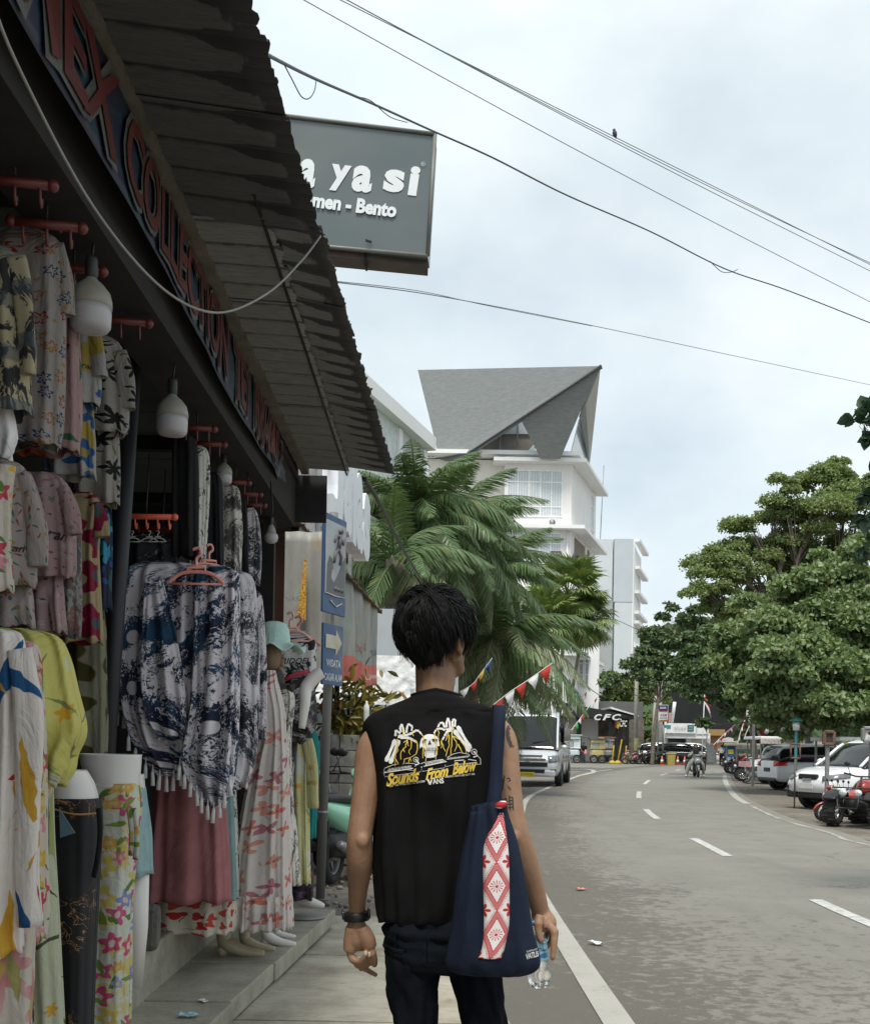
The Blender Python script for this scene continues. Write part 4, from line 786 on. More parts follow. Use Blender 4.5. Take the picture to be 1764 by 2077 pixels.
def tin(y0,y1,seed):
 n=int((y1-y0)/.02);V=[];nx=5;uv=[]
 for i in range(n+1):
  y=y0+(y1-y0)*i/n;s_=(y-e0.y)/(e1.y-e0.y);xo=e0.x+(e1.x-e0.x)*s_;zo=e0.z+(e1.z-e0.z)*s_
  h=.014*math.sin(2*math.pi*y/.12)+.01*mnoise.noise(Vector((y*3,0,seed)))
  for k in range(nx):
   s=k/(nx-1);V.append((xo-1.15*s+(.03*mnoise.noise(Vector((y*7,1,2)))if k==0 else 0),y,zo+.30*s+h));uv.append((-1.6*s-.5,y))
 mb=MB();return mb.add(V,[(i*nx+k,i*nx+k+1,(i+1)*nx+k+1,(i+1)*nx+k)for i in range(n)for k in range(nx-1)],0,True,None,uv)
RUST=mat('rusty_tin',(.10,.085,.07),.8,.2,var=.5,scale=5,dirt=(.20,.075,.03),dirt_amt=.7)
for i in range(8):
 a=e0.y+(e1.y-e0.y)*i/8;b=e0.y+(e1.y-e0.y)*(i+1)/8;wpart('roof_sheet',tin(a,b+.05,i),RUST,st2,solid=.003)
mb=MB();mb.box((-2.9,12.6,1.4),(.1,6.4,3.1));wpart('back_wall',mb,mat('brown_board',(.16,.075,.045),.8),st2)
mb=MB();mb.box((-2.1,10.4,1.5),(1.55,.08,3.3));wpart('partition',mb,mat('brown_board',(.16,.075,.045),.8),st2)
for x,y in((-1.27,9.6),(-1.15,12.6),(-.95,15.75),(-2.6,9.6)):
 mb=MB();mb.box((x,y,1.5),(.06,.06,3.4));wpart('post',mb,DARKW,st2)
mb=MB();mb.box((-1.85,8.9,2.2),(.9,.12,.04));mb.box((-1.8,8.9,2.5),(.8,.12,.04));wpart('shelf',mb,DARKW,st2)
t=NT('dirty_tarp');c=t.coord('Object');uv=t.sep(t.coord('UV'))
b_=t.noise(t.coord('Object',scale=(1,1,.35)),3.2,6,.65);col=t.mix(t.ramp(b_,[(.35,0.0),(.7,1.0)]),(.19,.19,.17),(.34,.34,.315))
pn=t.noise(t.coord('Object',scale=(1,.8,.8)),2.8,3,.5,1.0);col=t.mix(t.ramp(pn,[(.60,0.0),(.66,.45)]),col,(.44,.28,.14));col=t.mix(t.ramp(t.noise(t.coord('Object',loc=(4,2,0)),3.6,3,.5,1.0),[(.62,0.0),(.67,.5)]),col,(.24,.36,.30))
redm=t.math('MULTIPLY',t.math('SUBTRACT',1.0,t.step(uv[1],.245,.006)),.9);col=t.mix(redm,col,t.mix(t.ramp(b_,[(.35,0.0),(.7,1.0)]),(.50,.055,.035),(.62,.14,.10)))
TARP=t.set(col,.55)
tarp=thing('tarpaulin','faded grey and red printed tarpaulin hung along the snack stall','tarpaulin',(-1.0,12.6,2.0))
def tarp_pt(s,v):
 y=9.45+(15.7-9.45)*s;xo=(e0.x-.07)+(e1.x-e0.x+.0)*s;zt=e0.z+(e1.z-e0.z)*s+.06;zb=1.86+.22*s+.03*math.sin(s*14)
 return Vector((xo+.03*mnoise.noise(Vector((s*9,v*1.2,0)))+.018*math.sin(s*46+v),y,zb+(zt-zb)*v))
mb=MB();V=[];uv_=[];n,m_=110,14
for i in range(n+1):
 for k in range(m_+1):V.append(tarp_pt(i/n,k/m_));uv_.append((i/n,k/m_))
mb.add(V,[(i*(m_+1)+k,i*(m_+1)+k+1,(i+1)*(m_+1)+k+1,(i+1)*(m_+1)+k)for i in range(n)for k in range(m_)],0,True,None,uv_);wpart('sheet',mb,TARP,tarp,solid=.002)
def tarp_text(w,s0,s1,v0,v1,m,**k):
 mb=MB();V,Fs=text_geo(w,size=1,**k);xs=[p[0]for p in V];ysv=[p[1]for p in V]
 mb.add([tarp_pt(s0+(s1-s0)*(p[0]-min(xs))/(max(xs)-min(xs)),v0+(v1-v0)*(p[1]-min(ysv))/(max(ysv)-min(ysv)))+Vector((.006,-.006,0))for p in V],Fs);wpart('lettering',mb,m,tarp)
GREYT=mat('faded_print',(.16,.16,.16),.6);REDT=mat('faded_red_print',(.4,.1,.08),.6)
tarp_text('MA',.90,.985,.36,.44,GREYT);tarp_text('Capcines',.80,.98,.07,.15,WHITE,shear=.3);tarp_text('ASI',.07,.20,.62,.70,GREYT);tarp_text('MI',.27,.33,.40,.52,GREYT);tarp_text('EX',.62,.70,.33,.40,REDT);tarp_text('EK',.74,.80,.40,.48,REDT)
f0,f1=at(578,1078,9.3),at(652,1375,9.3);mb=MB();V=[];uv_=[]
for i in range(21):
 for k in range(15):
  s,v=i/20,k/14;V.append((f0.x+(f1.x-f0.x)*s,9.3+.012*math.sin(s*11+v)+.02*mnoise.noise(Vector((s*4,v*2,5))),f1.z+(f0.z-f1.z)*v));uv_.append((s,v+.3))
mb.add(V,[(i*15+k,i*15+k+1,(i+1)*15+k+1,(i+1)*15+k)for i in range(20)for k in range(14)],0,True,None,uv_)
tf=thing('tarpaulin','grey tarpaulin with a strip of golden noodles facing down the street','tarpaulin',(f0.x,9.3,f1.z));wpart('sheet',mb,TARP,tf,solid=.002)
t=NT('noodle_print');col=t.ramp(t.noise(t.coord('Object',scale=(1,1,.6)),42,4,.6,2.5),[(.35,(.05,.02,.01)),(.48,(.50,.22,.02)),(.6,(.66,.42,.08)),(.75,(.20,.25,.06))])
mb=MB();mb.prism([at(617,1135,9.22),at(622,1133,9.22),at(620,1260,9.22),at(603,1245,9.22)],(0,.006,0));wpart('noodle_print',mb,t.set(col,.5),tf)
mb=MB();p=at(594,1215,9.24);add_text(mb,'NASI',FACE_CAM(p),w=.12,size=1);wpart('lettering',mb,GREYT,tf)
let=thing('letter_sign','row of tall white channel letters above the snack stall roof','sign',(-1.12,14,3.7))
LW=mat('white_acrylic',(.74,.76,.80),.4,var=.03)
def chan(ch,y0,y1,z0,z1,xo):
 mb=MB();M_=frame((xo,(y0+y1)/2,(z0+z1)/2),(.035,1,0),(0,0,1));add_text(mb,ch,M_,w=(y1-y0),h=z1-z0,size=1,ext=.09,off=.05);wpart('letter',mb,LW,let)
for ch,a,b,z0,z1 in(('J',11.3,12.2,3.55,5.25),('a',12.3,13.1,3.72,4.80),('l',13.2,13.55,3.72,5.05),('a',13.65,14.5,3.76,4.75),('s',14.6,15.5,3.80,4.72)):chan(ch,a,b,z0,z1,-1.18+.03*(a-11.3))
mb=MB();mb.box((-1.26,13.3,3.62),(.04,4.6,.05));mb.box((-1.2,13.3,4.4),(.04,4.4,.05))
for y in(11.2,13.3,15.3):mb.box((-1.24,y,3.3),(.05,.05,2.2))
wpart('frame',mb,STEEL,let)
pp=G(649,1828);pole=thing('sign_pole','grey steel pole standing at the end of the step with a clamp ring','pole',(pp.x,pp.y,pp.z));h=at(663,1040,pp.y).z-pp.z;lean=.018
mb=MB();mb.tube([(0,0,-.02),(lean*h,0,h)],.038,16);part('shaft',mb,mat('pole_grey',(.15,.15,.135),.6,var=.12,dirt=(.09,.08,.06),scale=3),pole)
mb=MB();mb.tube([(lean*.75,0,.73),(lean*.76,0,.755)],.044,16);part('clamp',mb,STEEL,pole);mb=MB();mb.box((0,0,.005),(.16,.16,.03));part('foot_plate',mb,STEEL,pole)
SBLUE=mat('sign_blue',(.028,.075,.17),.45,dirt=(.16,.18,.20),dirt_amt=.25,scale=5);SGREY=mat('sign_grey',(.36,.38,.40),.5,dirt=(.26,.27,.28));SDK=mat('sign_dark_grey',(.10,.105,.11),.5)
def pole_sign(label,px0,px1,py0,py1,Y,w,cat='sign'):
 """board turned about 50 degrees away from the camera"""
 a,b=at(px0,(py0+py1)/2,Y),at(px1,(py0+py1)/2,Y);wx=b.x-a.x;wy=math.sqrt(max(0,w*w-wx*wx));z0,z1=at(px0,py1,Y).z,at(px0,py0,Y).z
 r=thing('sign_board',label,cat,(a.x,a.y,z0));D=Vector((wx,wy,0))/w;N=Vector((D.y,-D.x,0))
 F_=lambda u,v,n=0.0:D*(u*w)+Vector((0,0,v*(z1-z0)))+N*n
 return r,F_,D
r,F_,D_=pole_sign('tall blue and grey evacuation sign with a running figure above a wave',656,693,1036,1240,pp.y-.46,.44)
mb=MB();mb.prism([F_(0,0),F_(1,0),F_(1,1),F_(0,1)],-Vector((D_.y,-D_.x,0))*.02);part('board',mb,SBLUE,r,bevel=.006)
mb=MB();mb.prism([F_(.06,.19,.003),F_(.94,.19,.003),F_(.94,.93,.003),F_(.06,.93,.003)],Vector((D_.y,-D_.x,0))*.003);part('face',mb,SGREY,r)
mb=MB();mb.poly([F_(u,v,.008)for u,v in((.10,.20),(.92,.20),(.92,.62),(.80,.56),(.66,.46),(.55,.38),(.42,.32),(.30,.36),(.34,.44),(.40,.46),(.34,.55),(.22,.58),(.13,.48))])
for u,v in((.5,.24),(.64,.24),(.78,.24)):mb.ell(F_(u,v+.02,.006),(.02,.02,.02))
part('wave_pictogram',mb,SDK,r)
mb=MB();S_=lambda P,w_:mb.tube([F_(u,v,.012)for u,v in P],w_,6)
mb.ell(F_(.66,.86,.012),.028);S_([(.66,.82),(.58,.68)],.02);S_([(.58,.68),(.72,.60),(.66,.52)],.014);S_([(.58,.68),(.46,.62),(.40,.52)],.014);S_([(.66,.80),(.80,.74),(.86,.80)],.011);S_([(.65,.80),(.5,.80),(.42,.73)],.011)
part('runner_pictogram',mb,SDK,r)
mb=MB();S2=lambda P,w_:mb.tube([F_(u,v,.006)for u,v in P],w_,5);S2([(.3,.13),(.55,.08),(.8,.13)],.006);S2([(.12,.195),(.5,.185),(.9,.195)],.005);part('scratch',mb,mat('bare_metal_scratch',(.4,.38,.34),.5),r)
r,F_,D_=pole_sign('lower blue sign with a white arrow and nature reserve lettering',655,688,1262,1388,pp.y-.38,.36)
mb=MB();mb.prism([F_(0,0),F_(1,0),F_(1,1),F_(0,1)],-Vector((D_.y,-D_.x,0))*.02);part('board',mb,SBLUE,r,bevel=.005)
mb=MB();mb.prism([F_(u,v,.004)for u,v in((.10,.60),(.60,.60),(.60,.50),(.90,.71),(.60,.92),(.60,.82),(.10,.82))],Vector((D_.y,-D_.x,0))*.003);part('arrow',mb,mat('arrow_cream',(.48,.46,.38),.6,dirt=(.3,.26,.2)),r)
for s,v,w_ in(('WISATA',.36,.72),('CAGAR ALAM',.13,.86)):
 mb=MB();add_text(mb,s,frame(F_(.5,v,.006),D_,(0,0,1)),w=w_*.36,h=.062,size=1,off=.015);part('lettering',mb,mat('sign_lettering',(.5,.52,.54),.5),r)
mb=MB();mb.tube(smooth_curve([at(738,968,8.0),at(775,1030,9),at(815,1110,11),at(862,1192,14),at(900,1265,18)],8),[.018]*33,6);single('cable',mb,BLACK,'thick black cable dropping from the awning corner towards the palms','cable')
t=NT('rough_white_plaster');c=t.coord('Object');t.bump(t.noise(c,7,4,.6,.4),0.5,.05);RW=t.set(t.ramp(t.noise(c,5,5,.6),[(.3,(.62,.63,.63)),(.7,(.80,.81,.81))]),.8)
wl=thing('garden_wall','rough white plaster wall topped with a smooth grey panel','wall',(-.6,19.5,gz(19.5)));mb=MB();V=[];n,m_=90,60
x0,x1,zt=-2.6,.34,at(800,1330,19.5).z
for i in range(n+1):
 for k in range(m_+1):
  x=x0+(x1-x0)*i/n;z=-.2+(zt+.2)*k/m_;V.append((x,19.5-.035*mnoise.noise(Vector((x*8,z*8,0)))-.02*mnoise.noise(Vector((x*19,z*19,3))),z))
mb.add(V,[(i*(m_+1)+k,(i+1)*(m_+1)+k,(i+1)*(m_+1)+k+1,i*(m_+1)+k+1)for i in range(n)for k in range(m_)],0,True);wpart('plaster',mb,RW,wl)
zg=at(800,1235,19.5).z;mb=MB();mb.box((-1.15,19.62,(zg-.2)/2),(3.1,.2,zg+.2));wpart('panel',mb,mat('grey_render',(.34,.37,.39),.8,var=.05,scale=2),wl)
pl=thing('block_planter','square planter of stacked grey concrete blocks under the croton','planter',(at(690,1560,12.3).x,12.3,gz(12.3)));BLK=mat('concrete_block',(.22,.215,.195),.9,var=.3,scale=7,bump=.4)
for lv in range(8):
 for i in range(2):
  mb=MB();q=rnd.uniform(-.008,.008);mb.box((0,0,0),(.215,.40,.175));o=part('block',mb,BLK,pl,bevel=.008);o.location=((-.11+.22*i+q)if lv%2 else(-.11+.22*i-q),q,.09+lv*.182)
def leaf_mesh(n_leaf,pos,size,up=.4,seed=0,shape=((0,0),(.28,.28),(.22,.7),(0,1),(-.22,.7),(-.28,.28)),fold=.12,droop=None,out=None):
 """numpy-built leaves: pos (n,3); every leaf its own folded blade"""
 g=np.random.default_rng(seed);n=len(pos);S=np.array([(a,b,0)for a,b in shape]);S[:,2]=np.abs(S[:,0])*fold*3-fold*S[:,1]**2
 nrm=g.normal(size=(n,3));nrm/=np.linalg.norm(nrm,axis=1)[:,None];nrm[:,2]+=up
 if out is not None:nrm+=out*.5
 nrm/=np.linalg.norm(nrm,axis=1)[:,None]
 d=g.normal(size=(n,3));d[:,2]-=.5 if droop is None else droop
 if out is not None:d+=out*.8
 d-=nrm*(d*nrm).sum(1)[:,None];d/=np.linalg.norm(d,axis=1)[:,None]+1e-9
 x=np.cross(d,nrm);sz=size*g.uniform(.65,1.25,n)
 V=pos[:,None,:]+sz[:,None,None]*(S[None,:,0:1]*x[:,None,:]+S[None,:,1:2]*d[:,None,:]+S[None,:,2:3]*nrm[:,None,:])
 k=len(S);idx=np.arange(n*k).reshape(n,k);half=k//2+1
 Fa=idx[:,:half];Fb=np.concatenate([idx[:,half-1:],idx[:,:1]],1)
 return V.reshape(-1,3),Fa,Fb
def np_mesh(name,V,Fl,m):
 me=bpy.data.meshes.new(name);me.vertices.add(len(V));me.vertices.foreach_set('co',np.ascontiguousarray(V,np.float32).ravel())
 lp=np.concatenate([f.ravel()for f in Fl]);ln=np.concatenate([np.full(len(f),f.shape[1])for f in Fl]);st=np.concatenate([[0],np.cumsum(ln)[:-1]])
 me.loops.add(len(lp));me.loops.foreach_set('vertex_index',lp.astype(np.int32));me.polygons.add(len(ln));me.polygons.foreach_set('loop_start',st.astype(np.int32));me.polygons.foreach_set('loop_total',ln.astype(np.int32))
 me.materials.append(m);me.update(calc_edges=True);me.validate();return me
def leaf_mat(name,cols,rough=.5,trans=.28,odd=None):
 t=NT(name);geo=t.n('ShaderNodeNewGeometry');r_=geo.outputs['Random Per Island'];stops=[(i/max(1,len(cols)-1),c)for i,c in enumerate(cols)]
 col=t.ramp(r_,stops)
 if odd:col=t.mix(t.math('GREATER_THAN',t.math('FRACT',t.math('MULTIPLY',r_,17.3)),odd[1]),col,odd[0])
 col=t.mix(.35,col,t.mix(t.noise(t.coord('Object'),.55,2,.5),tuple(x*.6 for x in cols[0]),tuple(min(1,x*1.25)for x in cols[-1])))
 t.set(col,rough,spec=.35);tr=t.n('ShaderNodeBsdfTranslucent');t.l(t.mix(1.0,col,(1.0,1.0,.55),'MULTIPLY'),tr.inputs[0]);mx_=t.n('ShaderNodeMixShader');mx_.inputs[0].default_value=trans
 t.l(t.p.outputs[0],mx_.inputs[1]);t.l(tr.outputs[0],mx_.inputs[2]);t.l(mx_.outputs[0],t.out.inputs[0]);return t.mat
g=np.random.default_rng(3);cro=thing('croton_shrub','croton shrub with yellow and green leaves above the block planter','shrub',(at(705,1500,12.4).x,12.4,1.2))
CB=np.array(at(715,1440,12.4));pos=CB+np.concatenate([g.normal(size=(340,3))*(.20,.20,.17),g.normal(size=(120,3))*(.1,.15,.18)+(-.03,0,-.28)]);out=pos-CB;out/=np.linalg.norm(out,axis=1)[:,None]
V,fa,fb=leaf_mesh(0,pos,.17,.3,5,((0,0),(.16,.35),(.14,.7),(0,1),(-.14,.7),(-.16,.35)),.16,.0,out);V=V-np.array(cro.location)
part('foliage',np_mesh('foliage',V,[fa,fb],leaf_mat('croton_leaf',[(.03,.055,.02),(.06,.09,.025),(.16,.14,.025),(.30,.20,.03)],.4,.2,((.30,.12,.03),.9))),None,cro)
mb=MB()
for i in range(9):
 a=rnd.uniform(0,6.28);mb.tube(smooth_curve([(0,0,.15),(.05*math.cos(a),.05*math.sin(a),.4),(.22*math.cos(a),.22*math.sin(a),rnd.uniform(.5,.8))],3),.012,5)
part('stem',mb,DARKW,cro)
mb=MB();p=at(743,1455,11.5);mb.lathe([(.028,0),(.032,.01),(.03,.05),(.033,.06),(.03,.10),(.032,.11),(.028,.17),(.012,.2),(.012,.22)],12);bt=single('hanging_bottle',mb,mat('clear_plastic',(.55,.6,.58),.15,spec=.6),'small clear plastic bottle hanging at the red tarpaulin corner','bottle');bt.location=p-Vector((0,0,.05))
mb=MB();mb.tube([p+Vector((0,0,.17)),p+Vector((0,0,.36))],.004,4)
gt=thing('iron_gate','pale blue iron gate behind the parked mint scooter','gate',(at(716,1550,14.5).x,14.5,gz(14)));PB=mat('pale_blue_paint',(.42,.52,.56),.5,dirt=(.3,.33,.33))
mb=MB();mb.box((0,.03,.95),(1.1,.02,1.9));part('panel',mb,PB,gt)
for i in range(8):mb=MB();mb.box((-.5+i*.143,-.012,.95),(.025,.04,1.9));part('bar',mb,WHITE,gt)
for z in(.2,.95,1.4,1.85):mb=MB();mb.box((0,-.028,z),(1.1,.03,.035));part('rail',mb,WHITE,gt)
def paint(name,c,**k):return mat('paint_'+name,c,.28,coat=.6,var=.05,scale=2,**k)
def wheel(root,x,z,r,w,spokes=5,rim=None,tyre_n=26):
 mb=MB();M_=Matrix.Translation((x,0,z))@Matrix.Rotation(R(90),4,'X')
 mb.lathe([(r*.66,-w*.42),(r*.86,-w*.5),(r*.97,-w*.34),(r,0),(r*.97,w*.34),(r*.86,w*.5),(r*.66,w*.42),(r*.66,-w*.42)],tyre_n,0,M_,caps=(False,False));wh=part('wheel',mb,RUBBER,root)
 mb=MB();mb.lathe([(r*.68,-w*.3),(r*.60,-w*.34),(r*.58,0),(r*.60,w*.34),(r*.68,w*.3)],tyre_n,0,M_,caps=(False,False));mb.cyl((x,-w*.45,z),(x,w*.45,z),r*.18,10)
 for i in range(spokes):
  a=2*math.pi*i/spokes;mb.tube([(x,0,z),(x+r*.62*math.cos(a),0,z+r*.62*math.sin(a))],r*.055,5)
 part('rim',mb,rim or STEEL,wh);return wh
def body_loft(sections,n=12,e=.75):
 """sections: (x, zlow, zhigh, halfwidth)"""
 P=smooth_curve([Vector((a,b,c))for a,b,c,d in sections],4);Wd=smooth_curve([Vector((d,0,0))for a,b,c,d in sections],4);rings=[]
 for p,w in zip(P,Wd):
  zc,hz=(p.y+p.z)/2,max(.004,(p.z-p.y)/2);rings.append([Vector((p.x,max(.003,w.x)*math.copysign(abs(math.cos(t))**e,math.cos(t)),zc+hz*math.copysign(abs(math.sin(t))**e,math.sin(t))))for t in[2*math.pi*j/n for j in range(n)]])
 mb=MB();mb.loft(rings,0,True);return mb
def scooter(label,loc,rz,c1,c2,group='parked scooters and motorbikes',name='motor_scooter',cat='motorbike',seat=None,panniers=False,scale=None):
 """front points to +x"""
 b=thing(name,label,cat,loc,rz,group,scale);wheel(b,.64,.27,.27,.10);wheel(b,-.60,.27,.27,.12)
 part('tail_body',body_loft([(-.95,.74,.80,.04),(-.8,.62,.80,.11),(-.5,.48,.78,.16),(-.2,.38,.74,.15),(.0,.34,.56,.12),(.1,.30,.38,.1)],e=.8),c1,b)
 part('under_body',body_loft([(-.75,.26,.5,.09),(-.4,.22,.52,.13),(-.05,.2,.42,.13),(.25,.22,.34,.12),(.40,.26,.36,.08)]),BLACK,b)
 part('seat',body_loft([(-.86,.78,.86,.06),(-.55,.77,.87,.13),(-.2,.74,.82,.13),(0,.70,.76,.08)]),seat or BLACK,b)
 part('leg_shield',body_loft([(.22,.30,.42,.15),(.30,.36,.62,.19),(.36,.55,.86,.19),(.40,.74,.98,.16),(.46,.86,1.0,.1)]),c2,b)
 part('front_fairing',body_loft([(.34,.60,.98,.15),(.46,.58,.98,.16),(.56,.62,.90,.12),(.64,.66,.80,.06)]),c1,b)
 part('front_fender',body_loft([(.36,.40,.46,.05),(.5,.50,.57,.07),(.68,.53,.59,.07),(.86,.40,.48,.05),(.94,.30,.34,.03)]),c1,b)
 part('handlebar_cover',body_loft([(.26,.98,1.04,.10),(.34,.96,1.10,.15),(.46,.98,1.08,.12),(.52,1.0,1.05,.06)]),c1,b)
 mb=MB();mb.ell((.585,0,.80),(.05,.10,.07));part('headlight',mb,LAMP_GLASS,b)
 mb=MB();mb.tube([(.22,-.34,1.04),(.33,-.12,1.03),(.33,.12,1.03),(.22,.34,1.04)],.016,6);part('handlebar',mb,BLACK,b)
 mb=MB();mb.tube([(.38,.07,.6),(.62,.07,.28)],.022,6);mb.tube([(.38,-.07,.6),(.62,-.07,.28)],.022,6);part('fork',mb,STEEL,b)
 for s in(-1,1):
  mb=MB();mb.tube([(.30,s*.24,1.05),(.34,s*.30,1.2)],.007,5);mb.ell((.345,s*.32,1.25),(.02,.065,.045));part('mirror',mb,BLACK,b)
 mb=MB();mb.tube([(-.15,-.17,.26),(-.5,-.19,.30),(-.85,-.19,.40)],[.03,.05,.045],8);part('exhaust',mb,STEEL,b)
 mb=MB();mb.ell((-.95,0,.76),(.03,.09,.035));part('tail_light',mb,REDL,b);mb=MB();mb.box((-.93,0,.58),(.02,.2,.1));part('license_plate',mb,BLACK,b)
 mb=MB();mb.box((.60,0,.66),(.012,.2,.08));part('license_plate',mb,BLACK,b)
 if panniers:
  for s in(-1,1):mb=MB();mb.box((-.35,s*.36,.55),(.5,.24,.5));part('pannier',mb,mat('pannier_black',(.03,.03,.03),.7),b,bevel=.05)
  mb=MB();mb.box((-.35,0,.82),(.12,.9,.03));part('rack',mb,STEEL,b)
 return b
MINTP=paint('mint',(.22,.52,.36))
p=at(690,1600,10.6);mint=scooter('mint green and white parked scooter half hidden behind the grey pole',(p.x+.10,10.9,gz(10.9)),R(75),MINTP,paint('white',(.7,.7,.7)))
scooter('black motorbike with a red flank lying low behind the mint scooter',(p.x+.22,12.0,gz(12)),R(120),paint('black',(.015,.015,.016)),paint('dark_red',(.28,.015,.02)))
scooter('worn dark grey scooter beside the mint one',(p.x-.45,10.9,gz(11)),R(70),paint('charcoal',(.05,.05,.052)),paint('black',(.015,.015,.016)))
YM=2.78
def mp_(px,py,dy=0.0):return at(px,py,YM)+Vector((0,dy,0))
SCL=YM/FPX
man=thing('person','young man seen from behind in a black sleeveless print shirt and dark trousers','person',(.02,YM,.012))
body=MB()
def limb(pts,rad,n=14,flat=1.0):body.tube(smooth_curve(pts,6),[r.x for r in smooth_curve([Vector((r,0,0))for r in rad],6)],n,flat=flat)
hc=mp_(884,1290,.01);TURN=R(-32)
HM=Matrix.Translation(hc)@Matrix.Rotation(TURN,4,'Z')
H_=lambda x,y,z:HM@Vector((x,y,z))
body.ell((0,0,.012),(.073,.090,.090),M=HM,nu=24,nv=16);body.ell((0,.03,-.045),(.058,.066,.070),M=HM,nu=20,nv=12);body.ell((0,.062,-.088),(.026,.022,.022),M=HM)
body.ell((0,.045,-.07),(.046,.04,.035),M=HM);body.tube([H_(-.058,.0,-.05),H_(-.04,.045,-.082),H_(0,.066,-.094),H_(.04,.045,-.082),H_(.058,.0,-.05)],.02,8)
body.tube([H_(0,.088,.012),H_(0,.104,-.022),H_(0,.098,-.034)],[.008,.013,.011],8)
for s in(-1,1):
 body.ell((s*.013,.092,-.034),(.008,.009,.007),M=HM);body.ell((s*.034,.080,.026),(.022,.01,.006),M=HM);body.ell((s*.043,.062,-.028),(.02,.02,.014),M=HM)
 body.ell((s*.074,-.004,-.018),(.009,.020,.031),M=HM);body.tube([H_(s*.074,.008,.008),H_(s*.084,-.014,.012),H_(s*.086,-.024,-.012),H_(s*.078,-.012,-.044)],.0055,6)
body.ell((0,.086,-.060),(.024,.01,.006),M=HM);body.ell((0,.085,-.070),(.021,.010,.006),M=HM)
nk=[mp_(884,1345,.02),mp_(882,1400,.0),mp_(881,1450,.0)]
limb(nk,[.054,.050,.048]);limb([mp_(774,1500,.0),mp_(820,1482,-.0),mp_(881,1474,-.0),mp_(950,1474,-.0),mp_(996,1484,.0)],[.036,.045,.05,.045,.036])
limb([mp_(850,1436,-.005),mp_(806,1478,-.0)],[.036,.026]);limb([mp_(914,1432,-.005),mp_(968,1464,-.0)],[.036,.026])
for px in(835,930):limb([mp_(px,1480,0),mp_(px+2,1600,.0),mp_(880+(px-882)*.75,1760,0),mp_(880+(px-882)*.9,1880,0)],[.078,.078,.065,.065])
limb([mp_(776,1498,.0),mp_(757,1524,-.005),mp_(745,1600,-.02),mp_(735,1668,-.035),mp_(731,1704,-.035),mp_(730,1750,-.015),mp_(724,1810,.03),mp_(720,1862,.06)],[.046,.044,.037,.033,.033,.034,.026,.021])
limb([mp_(998,1484,.0),mp_(1015,1508,-.005),mp_(1024,1570,-.02),mp_(1034,1650,-.03),mp_(1046,1696,-.03),mp_(1062,1745,-.01),mp_(1084,1805,.02),mp_(1099,1856,.04)],[.046,.043,.038,.035,.035,.036,.028,.023])
body.ell(mp_(738,1700,-.06),(.018,.016,.022));body.ell(mp_(1040,1694,-.056),(.018,.016,.022))
def digit(pts,r0,r1,n=10):
 P=smooth_curve(pts,4);k=len(P)-1;body.tube(P,[r0+(r1-r0)*i/k for i in range(k+1)],n);body.ell(P[-1],r1*1.0,nu=8,nv=6);body.ell(P[4]if k>4 else P[1],r0*1.08,nu=8,nv=6)
zx=lambda zx_,zy_:(660+zx_*.1579,1749+zy_*.1579)
def hL(a,b,dy=.06):q=zx(a,b);return mp_(q[0],q[1],dy)
limb([hL(370,690),hL(375,830),hL(385,930),hL(400,1060),hL(390,1150,.075)],[.021,.024,.03,.036,.03],flat=.62)
limb([hL(330,900),hL(305,1050),hL(285,1210)],[.020,.020,.017]);limb([hL(450,900,.055),hL(520,1040,.05),hL(555,1150,.05)],[.02,.022,.019])
digit([hL(285,1215,.06),hL(330,1310,.055),hL(430,1325,.045),hL(490,1250,.035),hL(508,1205,.035)],.0105,.0070)
digit([hL(320,1280,.07),hL(400,1385,.06),hL(500,1330,.05),hL(548,1225,.042)],.0105,.0070)
digit([hL(380,1330,.085),hL(440,1435,.075),hL(550,1350,.06),hL(590,1250,.052)],.0102,.0070)
digit([hL(420,1390,.095),hL(470,1455,.09),hL(540,1490,.08),hL(625,1525,.07)],.0098,.0066)
digit([hL(540,1110,.05),hL(585,1220,.045),hL(612,1310,.05),hL(615,1375,.055)],.0125,.0085)
bq=lambda a,b:(891+a*.2383,1551+b*.2383)
def hR(a,b,dy=.04):q=bq(a,b);return mp_(q[0],q[1],dy)
limb([hR(868,1240),hR(880,1300),hR(910,1370,.03),hR(935,1420,.03)],[.023,.027,.031,.026],flat=.72)
digit([hR(925,1370,.00),hR(972,1420,-.005),hR(968,1530,-.01),hR(958,1640,-.012)],.0115,.0075)
digit([hR(940,1385,.025),hR(990,1440,.025),hR(985,1540,.02),hR(968,1610,.01)],.0108,.0072)
digit([hR(935,1390,.045),hR(985,1450,.055),hR(970,1540,.06),hR(930,1600,.06)],.0105,.0070)
digit([hR(915,1390,.06),hR(955,1450,.075),hR(930,1530,.085),hR(890,1560,.085)],.0095,.0065)
digit([hR(858,1290,.00),hR(838,1350,-.01),hR(842,1430,-.012),hR(862,1490,-.012)],.0125,.0085)
for s,pxs in((-1,(835,838,842,846)),(1,(944,965,996,1012))):
 a=[mp_(pxs[0],1880,0),mp_(pxs[1],1980,.0),mp_(pxs[2],2180,.02*s),mp_(pxs[3],2420,-.03*s)];a[-1].z=.10
 limb(a,[.055,.052,.045,.034])
bo=obj('tmp',body.mesh('tmp',[WHITE]))
md=bo.modifiers.new('r','REMESH');md.mode='VOXEL';md.voxel_size=.0036;md.use_smooth_shade=True
sm=bo.modifiers.new('s','SMOOTH');sm.factor=.5;sm.iterations=4
dg=bpy.context.evaluated_depsgraph_get();me=bpy.data.meshes.new_from_object(bo.evaluated_get(dg));bpy.data.objects.remove(bo)
BODY_BVH=BVHTree.FromPolygons([v.co.copy()for v in me.vertices],[tuple(p.vertices)for p in me.polygons])
